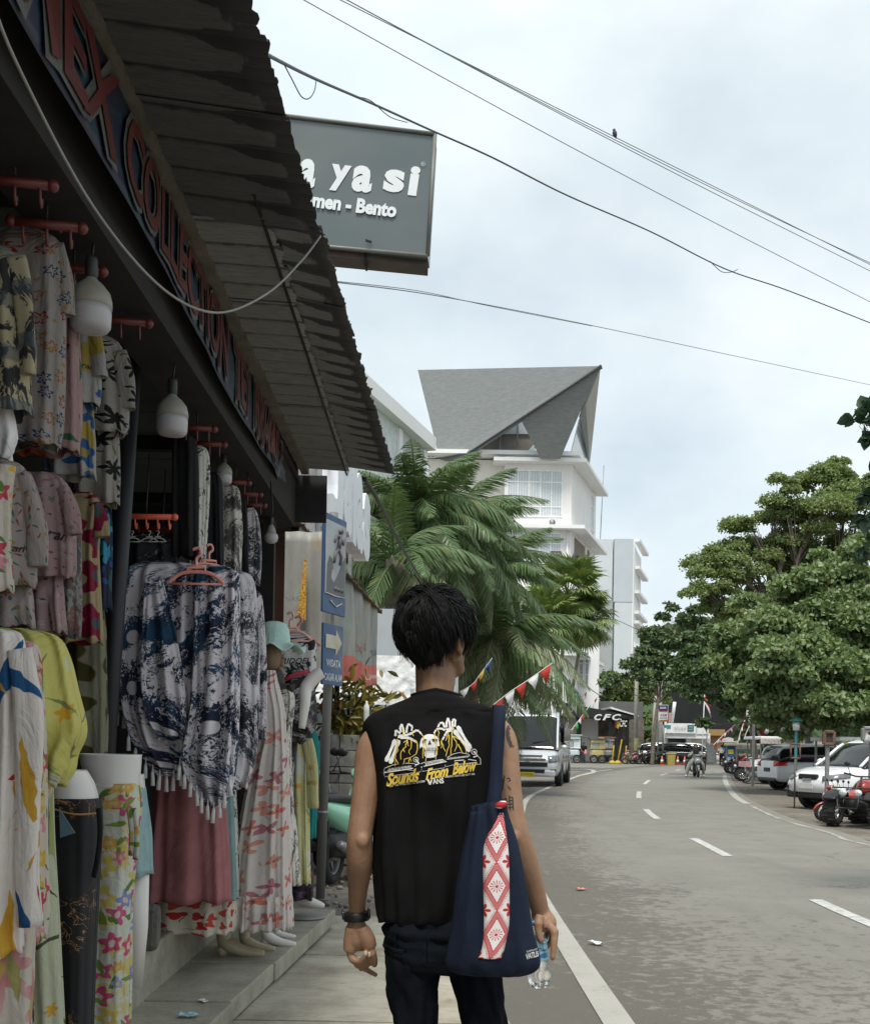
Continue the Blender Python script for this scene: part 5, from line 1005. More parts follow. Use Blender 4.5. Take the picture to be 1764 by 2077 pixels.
t=NT('skin');c=t.coord('Object');a=t.noise(c,9,5,.6);b_=t.noise(c,120,3,.6)
col=t.mix(t.ramp(a,[(.3,0.0),(.7,1.0)]),(.215,.120,.070),(.325,.195,.122));col=t.mix(t.ramp(t.noise(c,26,3,.55),[(.55,0.0),(.75,.35)]),col,(.25,.10,.06))
t.bump(t.math('ADD',b_,t.math('MULTIPLY',t.noise(c,34,4,.65),1.6)),.28,.003);SKIN=t.set(col,t.ramp(a,[(.3,.48),(.7,.66)]),spec=.4);t.p.inputs['Subsurface Weight'].default_value=.12;t.p.inputs['Subsurface Radius'].default_value=(.012,.005,.003)
me.materials.clear();me.materials.append(SKIN);me.transform(Matrix.Translation(-man.location));me.name='body';part('body',me,None,man)
mb=MB()
for q,d in((hL(508,1200,.027),(0,-.6,.5)),(hL(548,1222,.034),(0,-.6,.5))):mb.ell(q,(.005,.002,.007))
wpart('fingernail',mb,mat('nail',(.55,.42,.34),.3),man)
t=NT('faded_black_cotton');c=t.coord('Object');t.bump(t.math('ADD',t.noise(c,420,2,.6),t.math('MULTIPLY',t.noise(t.coord('Object',scale=(1.6,1.6,.7)),11,3,.5,.8),2.4)),.32,.004)
SHIRT=t.set(t.ramp(t.noise(c,3.5,6,.6),[(.3,(.0055,.0055,.006)),(.7,(.0105,.010,.0105))]),.9,spec=.1)
rows=[(1411,838,928,.050,.0),(1420,822,945,.060,-.004),(1432,792,985,.068,-.005),(1446,762,1008,.073,-.003),(1462,742,1023,.080,.0),(1482,740,1024,.090,.0),(1520,749,1014,.106,.0),(1570,757,1004,.114,.0),(1640,760,1000,.112,.0),(1740,762,1002,.105,.0),(1800,764,1004,.103,.004),(1850,767,1004,.104,.006),(1866,769,1003,.103,.006)]
P=smooth_curve([Vector((r[0],r[1],r[2]))for r in rows],7);D=smooth_curve([Vector((r[3],r[4],0))for r in rows],7);rings=[];n=120
for i,(p,d)in enumerate(zip(P,D)):
 v=i/(len(P)-1);a,b=mp_(p.y,p.x),mp_(p.z,p.x);cc_=(a+b)/2;hw=(b-a).length/2;ax=(b-a).normalized();r=[]
 for j in range(n):
  th=2*math.pi*j/n;cs,sn=math.cos(th),math.sin(th);e=.80 if v>.25 else .95
  k=.0032*math.sin(5*th+4*v)+.012*min(1,v*2.5)*max(-.5,mnoise.noise(Vector((cs*6+v*1.5,sn*3,v*2.2+7))))+.010*mnoise.noise(Vector((cs*2.2,sn*2.2,v*3.2)))+.0055*mnoise.noise(Vector((cs*5+v*3,sn*5,v*8)))*min(1,v*3)
  if i<20:k*=.15
  if sn<0 and v<.62:k*=.35 if v<.5 else .35+.65*(v-.5)/.12
  ridge=.010*math.exp(-((v-.62-.12*cs)/.045)**2)*max(0,-sn)*(1 if cs<.2 else .3)
  q=cc_+ax*((hw+k)*math.copysign(abs(cs)**e,cs))+Vector((0,d.y+(d.x+k*1.5+ridge)*math.copysign(abs(sn)**.9,sn),.012*(1-abs(cs))*(1 if v<.12 else 0)+(.004*math.sin(7*th)if v>.98 else 0)))
  r.append(q)
 rings.append(r)
shirt=MB();shirt.loft(rings,0,True,(False,False));SB=bvh_of(shirt)
wpart('shirt',shirt,SHIRT,man,solid=.003)
ring0=rings[1];mb=MB();mb.tube(ring0+[ring0[0]],.0065,8);wpart('collar',mb,SHIRT,man)
U=lambda a,b:(759+a*.13095,1438.8+b*.13095)
def proj(mb,off):return conform(mb,SB,off)
def pp2(a,b):q=U(a,b);return mp_(q[0],q[1],-.4)
PW=mat('print_white',(.62,.62,.60),.7,var=.1,scale=60);PY=mat('print_yellow',(.62,.44,.06),.7,var=.12,scale=60);PK=mat('print_black',(.012,.012,.013),.8)
def ribbon(mb,pts,w,taper=None):
 P_=[Vector((a,b,0))for a,b in pts];V=[]
 for i,p in enumerate(P_):
  d=(P_[min(i+1,len(P_)-1)]-P_[max(0,i-1)]);d=d.normalized()if d.length else Vector((1,0,0));nr=Vector((-d.y,d.x,0));ww=(w[i]if isinstance(w,list)else w)/2
  V+=[p+nr*ww,p-nr*ww]
 mb.add([pp2(v.x,v.y)for v in V],[(2*i,2*i+1,2*i+3,2*i+2)for i in range(len(P_)-1)])
def blob(mb,pts):mb.poly([pp2(a,b)for a,b in pts])
def disc(mb,a,b,rx,ry=None,n=16):mb.poly([pp2(a+rx*math.cos(2*math.pi*i/n),b+(ry or rx)*math.sin(2*math.pi*i/n))for i in range(n)])
def bone(mb,a,b,w,k=1.5):
 L=[Vector((a[0],a[1],0)),Vector((b[0],b[1],0))];P_=[L[0].lerp(L[1],s)for s in(0,.12,.3,.5,.7,.88,1)];ribbon(mb,[(p.x,p.y)for p in P_],[w*.9,w*k,w,w*.85,w,w*k,w*.9])
w_=MB()
blob(w_,[(760,430),(800,402),(850,390),(910,396),(960,420),(985,455),(1000,500),(1010,560),(990,575),(975,560),(968,600),(975,650),(970,710),(930,735),(870,748),(815,745),(785,715),(778,650),(765,600),(735,575),(715,610),(712,560),(722,500),(735,460)])
for a,b,w in(((205,800),(345,470),44),((270,830),(400,480),46),((1475,610),(1275,270),46),((1460,650),(1225,330),48)):bone(w_,a,b,w,1.55)
for a,b,w in(((420,440),(560,450),38),((390,420),(540,400),36),((480,410),(590,380),34),((345,420),(350,330),34),((350,330),(420,380),30),((430,360),(415,290),32),((415,290),(440,240),28),((440,240),(465,320),28),((465,320),(480,400),28),((510,370),(520,290),30),((520,290),(540,235),28),((540,235),(600,275),28),((600,275),(590,340),24),((580,380),(640,345),30),((640,335),(700,340),28),((705,350),(730,385),24),((560,450),(610,480),36),((615,480),(665,515),30),((400,420),(400,450),34),((1110,330),(1220,300),40),((1120,350),(1200,330),36),((1110,290),(1115,210),32),((1115,210),(1135,145),28),((1135,145),(1160,220),28),((1160,220),(1165,300),28),((1200,280),(1200,190),30),((1200,180),(1240,165),28),((1245,170),(1235,280),28),((1085,290),(1060,220),32),((1060,215),(1010,225),28),((1005,235),(985,285),26),((1090,330),(1030,305),30),((1030,305),(960,315),28),((955,325),(925,380),24),((1120,350),(1080,420),30),((1075,430),(1050,475),26)):bone(w_,a,b,w,1.15)
for P_,w in(([(180,965),(750,880)],16),([(185,905),(210,890),(330,845),(520,825),(640,830)],7),([(180,910),(178,1005)],6),([(180,1005),(190,1030),(720,950)],5),([(215,945),(590,880)],5),([(640,870),(770,815),(1050,765),(1100,800)],8),([(770,870),(1090,800),(1460,770),(1560,790)],12),([(1120,740),(1200,690),(1300,665),(1440,690),(1460,720)],7),([(1110,765),(1450,720)],5),([(1560,700),(1620,760),(1625,840),(1570,845),(1560,815),(1200,850)],8),([(790,860),(1060,800)],7),([(790,830),(1050,775)],6)):ribbon(w_,P_,w)
for i in range(16):
 ribbon(w_,[(240+i*22,940-i*3.3),(252+i*22,905-i*3.3)],9);ribbon(w_,[(1130+i*20,770-i*2.2),(1140+i*20,742-i*2.2)],8)
 if i<12:ribbon(w_,[(800+i*22,852-i*4.6),(815+i*22,825-i*4.6)],8);ribbon(w_,[(815+i*22,852-i*4.6),(800+i*22,825-i*4.6)],5)
for a,b,r in((655,770,36),(1525,655,40)):
 ribbon(w_,[(a+r*math.cos(k*.42),b+r*math.sin(k*.42))for k in range(16)],9);disc(w_,a,b,14);ribbon(w_,[(a,b),(a+50,b+60),(a-10,b+80)],22)
ribbon(w_,[(150,970),(500,920),(730,945),(740,900),(752,945),(1080,890),(1090,845),(1100,875),(1200,850)],5)
wpart('print',proj(w_,.0030),PW,man)
k_=MB()
for P_ in([(745,490),(790,462),(820,470),(808,510),(760,520)],[(890,465),(940,455),(978,470),(965,495),(905,495)],[(860,475),(832,548),(855,545),(870,535),(888,545)]):blob(k_,P_)
for i in range(6):ribbon(k_,[(830+i*21,585),(826+i*21,640)],5)
ribbon(k_,[(815,615),(940,608)],6);ribbon(k_,[(815,640),(940,638)],5);ribbon(k_,[(770,600),(800,640),(805,690)],12);ribbon(k_,[(965,590),(945,640),(940,690)],12)
wpart('print_shadow',proj(k_,.0058),PK,man)
y_=MB()
for P_ in([(365,460),(390,540),(385,640),(345,690),(355,780),(340,870)],[(385,540),(340,690)],[(355,760),(395,845)],[(520,480),(470,520)],[(520,480),(500,580),(430,650),(430,770)],[(465,620),(490,660)],[(520,500),(545,570)],[(580,480),(585,580),(545,650),(570,700)],[(650,480),(685,570),(650,690),(580,740),(480,770),(465,840)],[(565,740),(545,830)],[(565,740),(590,800)],[(590,380),(620,420)],[(735,385),(770,430),(775,520),(760,750)],[(800,480),(820,600),(800,800)],[(955,540),(975,640),(950,770)],[(925,390),(935,480),(965,560)],[(980,290),(1000,380),(985,430),(1005,470)],[(1135,380),(1100,490)],[(1140,400),(1150,560),(1100,720)],[(1040,480),(1030,600)],[(1040,500),(1060,580),(1095,650)],[(1195,360),(1185,560),(1170,710)],[(1205,420),(1290,460),(1330,500)],[(1210,420),(1270,540),(1230,650)],[(1280,540),(1320,600),(1350,680)],[(1330,500),(1400,580),(1400,680)],[(470,330),(460,400)],[(1110,260),(1100,330)],[(1200,270),(1195,400)],[(245,880),(270,860)]):
 q=[];rr=random.Random(P_[0][0])
 for(a,b),(c_,d_)in zip(P_,P_[1:]):
  for s in range(3):q.append((a+(c_-a)*s/3+rr.uniform(-9,9),b+(d_-b)*s/3+rr.uniform(-4,4)))
 q.append(P_[-1]);ribbon(y_,q,[15-8*i/len(q)for i in range(len(q))])
def shirt_text(mb,s,a,b,w,h,rot,**k):
 V,Fs=text_geo(s,size=1,**k);xs=[v[0]for v in V];yv=[v[1]for v in V];sx_=w/(max(xs)-min(xs));sy_=h/(max(yv)-min(yv));cr,sr=math.cos(rot),math.sin(rot)
 mb.add([pp2(a+(x*sx_)*cr+(-y*sy_)*-sr*-1*-1,b+(x*sx_)*sr+(-y*sy_)*cr)for x,y,z in V],Fs)
for s,a,b,w,h in(('Sounds',455,1035,520,195),('From',962,962,360,165),('Below',1378,880,400,185)):shirt_text(y_,s,a,b,w,h,R(-10.5),shear=.6,off=.035,sp=.95)
wpart('print_lightning',proj(y_,.0060),PY,man)
m2=MB();shirt_text(m2,'OFF THE WALL SOUND SYSTEM',520,1130,540,30,R(-9),off=.012);shirt_text(m2,'SERVING BEATS SIX SIXTY SIX',1312,1005,450,28,R(-4.5),off=.012)
shirt_text(m2,'ANS',985,1085,165,78,R(-6),off=.03);ribbon(m2,[(830,1060),(866,1140)],26);ribbon(m2,[(866,1140),(896,1050)],22);ribbon(m2,[(880,1050),(1062,1024)],14)
wpart('lettering',proj(m2,.0046),PW,man)
t=NT('dark_denim');c=t.coord('Object');t.bump(t.math('ADD',t.noise(t.coord('Object',scale=(1,1,.5)),9,4,.6,.6),t.math('MULTIPLY',t.noise(c,380,2,.6),.25)),.6,.012);DEN=t.set(t.ramp(t.noise(c,6,5,.6),[(.3,(.0025,.0035,.0055)),(.7,(.005,.0075,.0115))]),.9,spec=.1)
def trouser_rings(rows,side):
 P=smooth_curve([Vector((r[0],r[1],r[2]))for r in rows],5);D=smooth_curve([Vector((r[3],r[4],0))for r in rows],5);R_=[]
 for i,(p,d)in enumerate(zip(P,D)):
  a,b=mp_(p.y,p.x),mp_(p.z,p.x);cc_=(a+b)/2;hw=(b-a).length/2;v=i/(len(P)-1);q=[]
  for j in range(56):
   th=2*math.pi*j/56;cs,sn=math.cos(th),math.sin(th);k=.010*mnoise.noise(Vector((cs*2+side*5,sn*2,v*7)))+.005*mnoise.noise(Vector((cs*5,sn*5+side,v*16)))
   q.append(cc_+Vector(((hw+k)*math.copysign(abs(cs)**.88,cs),d.y+(d.x+k*1.6)*math.copysign(abs(sn)**.88,sn),0)))
  R_.append(q)
 return R_
trs=MB();LR=trouser_rings([(1846,790,984,.085,.0),(1870,782,992,.098,.0),(1900,778,998,.108,-.004),(1930,780,1004,.110,-.004),(1962,784,1008,.104,.0)],0);trs.loft(LR,0,True,(False,False))
L1=trouser_rings([(1912,780,894,.100,.0),(1945,782,891,.098,.0),(2000,786,888,.095,.0),(2080,795,886,.088,.01),(2200,804,888,.080,.02),(2350,812,892,.074,.02),(2470,812,896,.072,.02)],1);trs.loft(L1,0,True,(False,False))
L2=trouser_rings([(1912,886,1002,.100,.0),(1945,904,1008,.098,-.004),(2000,918,1016,.094,-.01),(2080,940,1026,.088,-.02),(2200,958,1038,.080,-.03),(2350,972,1050,.074,-.05),(2470,976,1056,.072,-.06)],2);trs.loft(L2,0,True,(False,False))
TB=bvh_of(trs);wpart('trousers',trs,DEN,man,solid=.002)
mb=MB();q=[mp_(a,b,-.4)for a,b in((805,1882),(868,1886),(866,1935),(838,1952),(806,1930))];mb.tube(q+[q[0]],.0022,4);wpart('back_pocket',conform(mb,TB,.001),DEN,man)
for s,px in((-1,850),(1,1012)):
 c0=mp_(px,2500,.02);mb=MB();mb.tube(smooth_curve([(c0.x,c0.y-.10,.055),(c0.x,c0.y-.05,.06),(c0.x,c0.y+.06,.05),(c0.x,c0.y+.16,.035)],4),[.035,.042,.046,.046,.046,.046,.047,.047,.047,.046,.044,.040,.030],12,flat=.9);wpart('shoe',mb,BLACK,man)
HB=mat('black_hair',(.0045,.0045,.005),.6,var=.4,scale=60,spec=.28);cap=MB()
cap.ell((0,-.016,.024),(.080,.094,.091),M=HM,nu=24,nv=16);cap.ell((0,-.046,-.03),(.056,.042,.05),M=HM,nu=16,nv=10)
q=random.Random(12)
def scalp(az,el):
 """az 0 = face, clockwise; el from crown 0 to nape"""
 return Vector((.080*math.sin(el)*math.sin(az),-.012+.094*math.sin(el)*math.cos(az),.026+.090*math.cos(el)))
CEN=Vector((0,-.010,.022));RAD=Vector((.080,.096,.092));crown=Vector((.012,-.060,.085))
def onskull(p,k):
 r_=Vector(((p.x-CEN.x)/RAD.x,(p.y-CEN.y)/RAD.y,(p.z-CEN.z)/RAD.z));r_.normalize();return CEN+Vector((r_.x*RAD.x,r_.y*RAD.y,r_.z*RAD.z))*k,Vector((r_.x/RAD.x,r_.y/RAD.y,r_.z/RAD.z)).normalized()
def lock(p,L,lift,seed,n=9,flick=0.0):
 pts=[];p,nr=onskull(p,1.02);st=L/n;d=p-crown
 for k in range(n+1):
  s=k/n;q_,nr=onskull(p,1.03+lift*math.sin(math.pi*min(1,.25+s*.75))+.09*mnoise.noise(p*10+Vector((seed,0,0))))
  if p.z<-.03:q_=Vector((q_.x*(1-.5*min(.08,-.03-p.z)/.08),q_.y,p.z))
  pts.append(HM@(q_+nr*flick*s*s));d=p-crown;d=d-nr*d.dot(nr);d=d.normalized()if d.length>.012 else Vector((.6,-.2,-.3));sw=nr.cross(d)
  w=d*.9+sw*(.7*mnoise.noise(p*12+Vector((0,seed*.05,0)))+.22)+Vector((0,0,-.55))*(1 if p.z<.06 else .15);w=w-nr*w.dot(nr)*(1 if p.z>-.02 else 0);p=p+w.normalized()*st
  if p.z<-.108:break
 return pts
for i in range(640):
 az=q.uniform(0,2*math.pi);back=.5-.5*math.cos(az);el=math.acos(max(-1,1-q.random()*(1.0+.55*back)));base=scalp(az,el)
 if abs(math.sin(az))>.8 and math.cos(az)>-.5 and base.z<.02:continue
 L=q.uniform(.035,.13);lf=q.uniform(.02,.17)*(1.1 if base.z>.05 else .7);sd_=q.uniform(0,60);fl=q.uniform(.004,.020)if q.random()<(.6 if math.sin(az)>.5 else .28)else 0
 gd=lock(base,L,lf,sd_,flick=fl);tip=Vector((q.gauss(0,.004),q.gauss(0,.004),q.gauss(0,.004)))
 for k in range(13):
  of=Vector((q.gauss(0,.0055),q.gauss(0,.0055),q.gauss(0,.0045)));n_=len(gd);m_=n_-1
  if n_<3:break
  e_=q.uniform(.75,1.0);pts=[]
  for a in range(n_):
   s=a/m_*e_*m_;b0=int(min(s,m_-1));P0=gd[b0].lerp(gd[b0+1],s-b0);pts.append(P0+of*(1-.5*(a/m_)**1.3)+tip*(a/m_)**2)
  r0=q.uniform(.0006,.0012);cap.tube(pts,[r0*(1.0 if a/m_<.5 else max(.12,1.0-(a/m_-.5)/.55))for a in range(n_)],4)
for i in range(110):
 az=q.uniform(.3,2.2)if i<76 else q.uniform(2.0,4.4);el=q.uniform(.5,1.4)if i<76 else q.uniform(1.75,2.05);p=scalp(az,el);nrm=Vector((p.x,p.y,.2*p.z)).normalized();dd=(nrm*.35+Vector((0,0,-.5))+Vector((q.uniform(-.3,.3),q.uniform(-.4,.2),q.uniform(-.2,.5)))).normalized()if i<76 else(nrm*.10+Vector((q.uniform(-.2,.2),0,-1))).normalized()
 L=q.uniform(.025,.045);cap.tube([HM@(p+nrm*.006+dd*L*s+Vector((0,0,-.008*s*s)))for s in(0,.35,.7,1)],[.0016,.0015,.0010,.0003],4)
wpart('hair',cap,HB,man)
INKT=mat('tattoo_ink',(.03,.027,.026),.6)
def tattoo(strokes):
 tt=MB()
 for pts,w in strokes:
  P_=[Vector((a,b,0))for a,b in pts];V=[]
  for i,p in enumerate(P_):
   d=(P_[min(i+1,len(P_)-1)]-P_[max(0,i-1)]).normalized();nr=Vector((-d.y,d.x,0))*w/2;V+=[p+nr,p-nr]
  tt.add([mp_(v.x,v.y,-.4)for v in V],[(2*i,2*i+1,2*i+3,2*i+2)for i in range(len(P_)-1)])
 wpart('tattoo',conform(tt,BODY_BVH,.0012),INKT,man)
lau=[]
for i in range(11):
 s=i/10;x=1036-9*math.sin(math.pi*(.15+.8*s));y=1468+44*s;lau+=[([(x,y),(x+(3 if i%2 else 5),y+3)],3.4),([(x,y),(x-3,y+4)],3)]
tattoo(lau);tattoo([(q_,2.8)for q_ in([(1015,1580),(1031,1577)],[(1020,1572),(1016,1598)],[(1015,1582),(1032,1600)],[(1032,1580),(1014,1602)])])
tattoo([(q_,2.6)for q_ in([(1020,1618),(1036,1615)],[(1021,1624),(1036,1621)],[(1022,1630),(1037,1628)],[(1023,1637),(1038,1634)],[(1029,1611),(1031,1641)],[(1023,1618),(1024,1640)],[(1036,1615),(1037,1640)])])
wt=thing('wristwatch','black wristwatch with a wide strap on the left wrist of the man','watch',mp_(720,1868,.06));c0=hL(376,745);ax=(hL(385,900)-hL(370,600)).normalized();u=Vector((1,0,0));u=(u-ax*u.dot(ax)).normalized();v=ax.cross(u)
mb=MB();rings=[]
for zz,rr_ in((-.011,.0255),(-.010,.028),(.010,.029),(.011,.0265)):rings.append([c0+ax*zz+u*rr_*1.12*math.cos(2*math.pi*j/28)+v*rr_*math.sin(2*math.pi*j/28)for j in range(28)])
mb.loft(rings,0,True,(False,False));wpart('strap',mb,mat('watch_rubber',(.009,.009,.01),.45),wt,solid=.003)
for s in(-1,1):mb=MB();mb.cyl(c0+u*s*.030-ax*.006,c0+u*s*.037-ax*.006,.014,16);wpart('case' if s<0 else 'buckle',mb,mat('watch_case',(.06,.06,.062),.25,.6),wt)
BN=NT('navy_canvas');c=BN.coord('Object');BN.bump(BN.math('ADD',BN.noise(c,500,2,.6),BN.math('MULTIPLY',BN.noise(BN.coord('Object',scale=(1.5,1.5,.6)),10,3,.5,.7),3.0)),.4,.005);BN=BN.set(BN.ramp(BN.noise(c,8,5,.6),[(.3,(.006,.010,.024)),(.7,(.011,.018,.038))]),.85,spec=.2)
bag=thing('tote_bag','navy canvas tote bag with a red patterned panel on the right shoulder of the man','bag',mp_(985,1940,-.15))
rows=[(1622,952,1014,.020),(1645,950,1022,.030),(1700,938,1040,.042),(1780,924,1056,.050),(1860,915,1068,.054),(1905,906,1080,.052),(1932,903,1082,.044),(1946,914,1068,.028),(1953,946,1046,.012)]
P=smooth_curve([Vector((r[0],r[1],r[2]))for r in rows],7);D=smooth_curve([Vector((r[3],0,0))for r in rows],7);rings=[]
for i,(p,d)in enumerate(zip(P,D)):
 a,b=mp_(p.y,p.x,-.155),mp_(p.z,p.x,-.155);cc_=(a+b)/2;hw=(b-a).length/2;v=i/(len(P)-1);r=[]
 for j in range(72):
  th=2*math.pi*j/72;cs,sn=math.cos(th),math.sin(th);k=(.008*mnoise.noise(Vector((cs*3,sn*3,v*5)))+.006*math.sin(5*cs*2+v*3))*(1 if i<len(P)-6 else .3)
  r.append(cc_+Vector(((hw)*math.copysign(abs(cs)**.9,cs),(d.x+k)*sn-.03*v*(1-v)*0,(.010*cs if v<.1 else 0))))
 rings.append(r)
bg=MB();bg.loft(rings,0,True,(False,True));BB=bvh_of(bg);wpart('bag_body',bg,BN,bag,solid=.003)
t=NT('ikat_panel');uv=t.sep(t.coord('UV'));x=t.math('ABSOLUTE',t.math('MULTIPLY',t.math('SUBTRACT',uv[0],.5),2.0));yf=t.math('FRACT',t.math('MULTIPLY',uv[1],3.0));yy=t.math('ABSOLUTE',t.math('MULTIPLY',t.math('SUBTRACT',yf,.5),2.0))
wig=t.math('MULTIPLY',t.math('SINE',t.math('MULTIPLY',t.math('SUBTRACT',x,yy),26.0)),.022);dm=t.math('ADD',t.math('ADD',t.math('MULTIPLY',x,.95),yy),wig)
def band(a,w):return t.math('LESS_THAN',t.math('ABSOLUTE',t.math('SUBTRACT',dm,a)),w)
red=t.math('MAXIMUM',t.math('MAXIMUM',band(.72,.062),band(.86,.052)),t.math('MAXIMUM',band(1.0,.06),t.math('MULTIPLY',band(1.16,.045),t.math('GREATER_THAN',t.math('SINE',t.math('MULTIPLY',yy,75.0)),0.0))))
ra=t.math('ARCTAN2',t.math('MULTIPLY',t.math('SUBTRACT',yf,.5),2.9),t.math('MULTIPLY',t.math('SUBTRACT',uv[0],.5),1.4));rd=t.math('SQRT',t.math('ADD',t.math('POWER',t.math('MULTIPLY',t.math('SUBTRACT',uv[0],.5),1.4),2.0),t.math('POWER',t.math('MULTIPLY',t.math('SUBTRACT',yf,.5),2.9),2.0)))
sunm=t.math('MULTIPLY',t.math('LESS_THAN',rd,.36),t.math('MAXIMUM',t.math('LESS_THAN',rd,.09),t.math('MULTIPLY',t.math('GREATER_THAN',rd,.13),t.math('GREATER_THAN',t.math('COSINE',t.math('MULTIPLY',ra,12.0)),.45))))
lx=t.math('SUBTRACT',1.0,x);ly=t.math('SUBTRACT',1.0,yy);la=t.math('ARCTAN2',t.math('MULTIPLY',ly,1.9),lx);ld=t.math('SQRT',t.math('ADD',t.math('POWER',lx,2.0),t.math('POWER',t.math('MULTIPLY',ly,1.9),2.0)))
leafm=t.math('LESS_THAN',ld,t.math('MULTIPLY',t.math('ABSOLUTE',t.math('COSINE',t.math('MULTIPLY',la,2.5))),.55));red=t.math('MAXIMUM',t.math('MAXIMUM',red,sunm),leafm)
PAN=t.set(t.mix(red,(.66,.64,.64),(.42,.018,.022)),.8)
pr=[(1640,1005,1011),(1660,994,1014),(1690,978,1018),(1720,973,1021),(1780,973,1022),(1850,974,1021),(1890,971,1013),(1912,963,1006)];P=smooth_curve([Vector(r)for r in pr],6);mb=MB();V=[];uv_=[]
for i,p in enumerate(P):
 for k in range(7):s=k/6;V.append(mp_(p.y+(p.z-p.y)*s,p.x,-.6));ww=max(0,(p.z-p.y)/48);uv_.append((.5+(s-.5)*min(1,ww),1-(p.x-1640)/272))
mb.add(V,[(i*7+k,i*7+k+1,(i+1)*7+k+1,(i+1)*7+k)for i in range(len(P)-1)for k in range(6)],0,True,None,uv_);wpart('patterned_panel',conform(mb,BB,.0035),PAN,bag,solid=.002)
mb=MB();mb.tube(smooth_curve([mp_(998,1628,-.18),mp_(1006,1624,-.19),mp_(1016,1622,-.175)],4),[.006,.007,.008,.009,.009,.009,.008,.007,.005],8);wpart('tucked_end',mb,PAN,bag)
mb=MB();add_text(mb,'VATLIS',frame(mp_(1066,1909,-.6),(1,0,.05),(-.05,0,1)),w=.034,h=.014,size=1,off=.03);wpart('lettering',conform(mb,BB,.004),PW,bag)
mb=MB();add_text(mb,'SURFSHOP',frame(mp_(1066,1900,-.6),(1,0,.05),(-.05,0,1)),w=.03,h=.004,size=1);wpart('lettering',conform(mb,BB,.004),PW,bag)
def strap(pts,w):
 P=smooth_curve(pts,7);V=[]
 for i,p in enumerate(P):V+=[p+Vector((-w/2,0,0)),p+Vector((w/2,0,0))]
 mb=MB();mb.add(V,[(2*i,2*i+1,2*i+3,2*i+2)for i in range(len(P)-1)],0,True);wpart('strap',mb,BN,bag,solid=.003)
strap([mp_(996,1630,-.165),mp_(999,1580,-.145),mp_(1003,1520,-.125),mp_(1007,1470,-.106),mp_(1010,1443,-.07),mp_(1011,1432,-.02),mp_(1011,1440,.05),mp_(1008,1500,.1)],.030)
strap([mp_(990,1636,-.13),mp_(996,1600,-.125),mp_(1003,1540,-.118),mp_(1008,1480,-.10)],.028)
bt=thing('water_bottle','clear plastic water bottle with a blue label held upside down by the man','bottle',mp_(1100,1990,.02));A,B=mp_(1087,1904,.02),mp_(1099,2004,.02);ax=(B-A).normalized();M_=frame(A,Vector((0,1,0)).cross(ax),Vector((0,1,0)));zq=M_.to_3x3().col[2]
if zq.dot(ax)<0:M_=frame(A,-Vector((0,1,0)).cross(ax),Vector((0,1,0)))
L=(B-A).length;t=NT('clear_pet');t.set((.95,.97,.98),.06);t.p.inputs['Transmission Weight'].default_value=.93;t.p.inputs['IOR'].default_value=1.33;PET=t.mat
k=L/.155;rings=[]
for s,r in((-.045,.012),(-.038,.012),(-.034,.014),(-.022,.022),(-.01,.031),(.0,.0325),(.02,.0315),(.04,.0325),(.07,.0325),(.075,.031),(.085,.033),(.10,.033),(.108,.0315),(.118,.034),(.135,.034),(.15,.031),(.158,.022),(.15,.008)):
 rings.append([M_@Vector((r*k*(1+(.10*math.cos(5*2*math.pi*j/40)if s>.11 else 0))*math.cos(2*math.pi*j/40),r*k*(1+(.10*math.cos(5*2*math.pi*j/40)if s>.11 else 0))*math.sin(2*math.pi*j/40),s*k))for j in range(40)])
mb=MB();mb.loft(rings,0,True,(True,True));mb.v=[tuple(Vector(p)+Vector((1,1,1))*.0012*mnoise.noise(Vector(p)*90))for p in mb.v];wpart('bottle_body',mb,PET,bt)
mb=MB();mb.lathe([(.0335*k,.005*k),(.0342*k,.01*k),(.0342*k,.068*k),(.0335*k,.072*k)],36,0,M_,caps=(False,False));LB=NT('bottle_label');LBm=LB.set(LB.ramp(LB.noise(LB.coord('Object',scale=(1,1,2)),22,2,.5,.6),[(.42,(.03,.12,.28)),(.47,(.14,.32,.42)),(.55,(.25,.42,.50)),(.66,(.03,.10,.22))]),.3);wpart('label',mb,LBm,bt)
mb=MB();mb.cyl(M_@Vector((0,0,-.052*k)),M_@Vector((0,0,-.04*k)),.014*k,18);wpart('cap',mb,mat('cap_blue',(.05,.2,.5),.4),bt)
mb=MB();add_text(mb,'CRYSTAL',frame(mp_(1091,1925,-.3),(1,0,-.12),(.12,0,1)),w=.04,size=1,off=.02);BV2=BVHTree.FromPolygons([Vector(p)for r in rings for p in r],[(i*40+j,i*40+(j+1)%40,(i+1)*40+(j+1)%40,(i+1)*40+j)for i in range(len(rings)-1)for j in range(40)]);wpart('lettering',conform(mb,BV2,.003),mat('label_ink',(.01,.02,.06),.4),bt)
def hp(x,y,Y):return at(x,y,Y)
def slab(mb,pts,off,mi=0):mb.prism(pts,off,mi)
hz=lambda px,py,Y:at(px,py,Y).z
CREAMW=mat('cream_cladding',(.75,.73,.67),.8,var=.06,scale=1.2);OFFW=mat('offwhite_render',(.79,.775,.765),.8,var=.05,scale=.5,dirt=(.60,.585,.56),dirt_amt=.15);PUREW=mat('white_render',(.78,.785,.78),.8,var=.03,scale=.5)
SHING=NT('slate_shingle');c=SHING.coord('Object',scale=(1,1,6));v_=SHING.noise(SHING.coord('Object',scale=(1.6,1.6,9)),1.1,6,.7);SHING=SHING.set(SHING.ramp(v_,[(.3,(.145,.16,.16)),(.7,(.22,.235,.235))]),.85)
CURT=mat('white_curtain',(.62,.66,.68),.5,var=.08,scale=3);WGL=mat('window_glass',(.30,.35,.37),.08,var=.2,scale=.5,spec=.8);FRAMEW=mat('window_frame_white',(.80,.81,.81),.5)
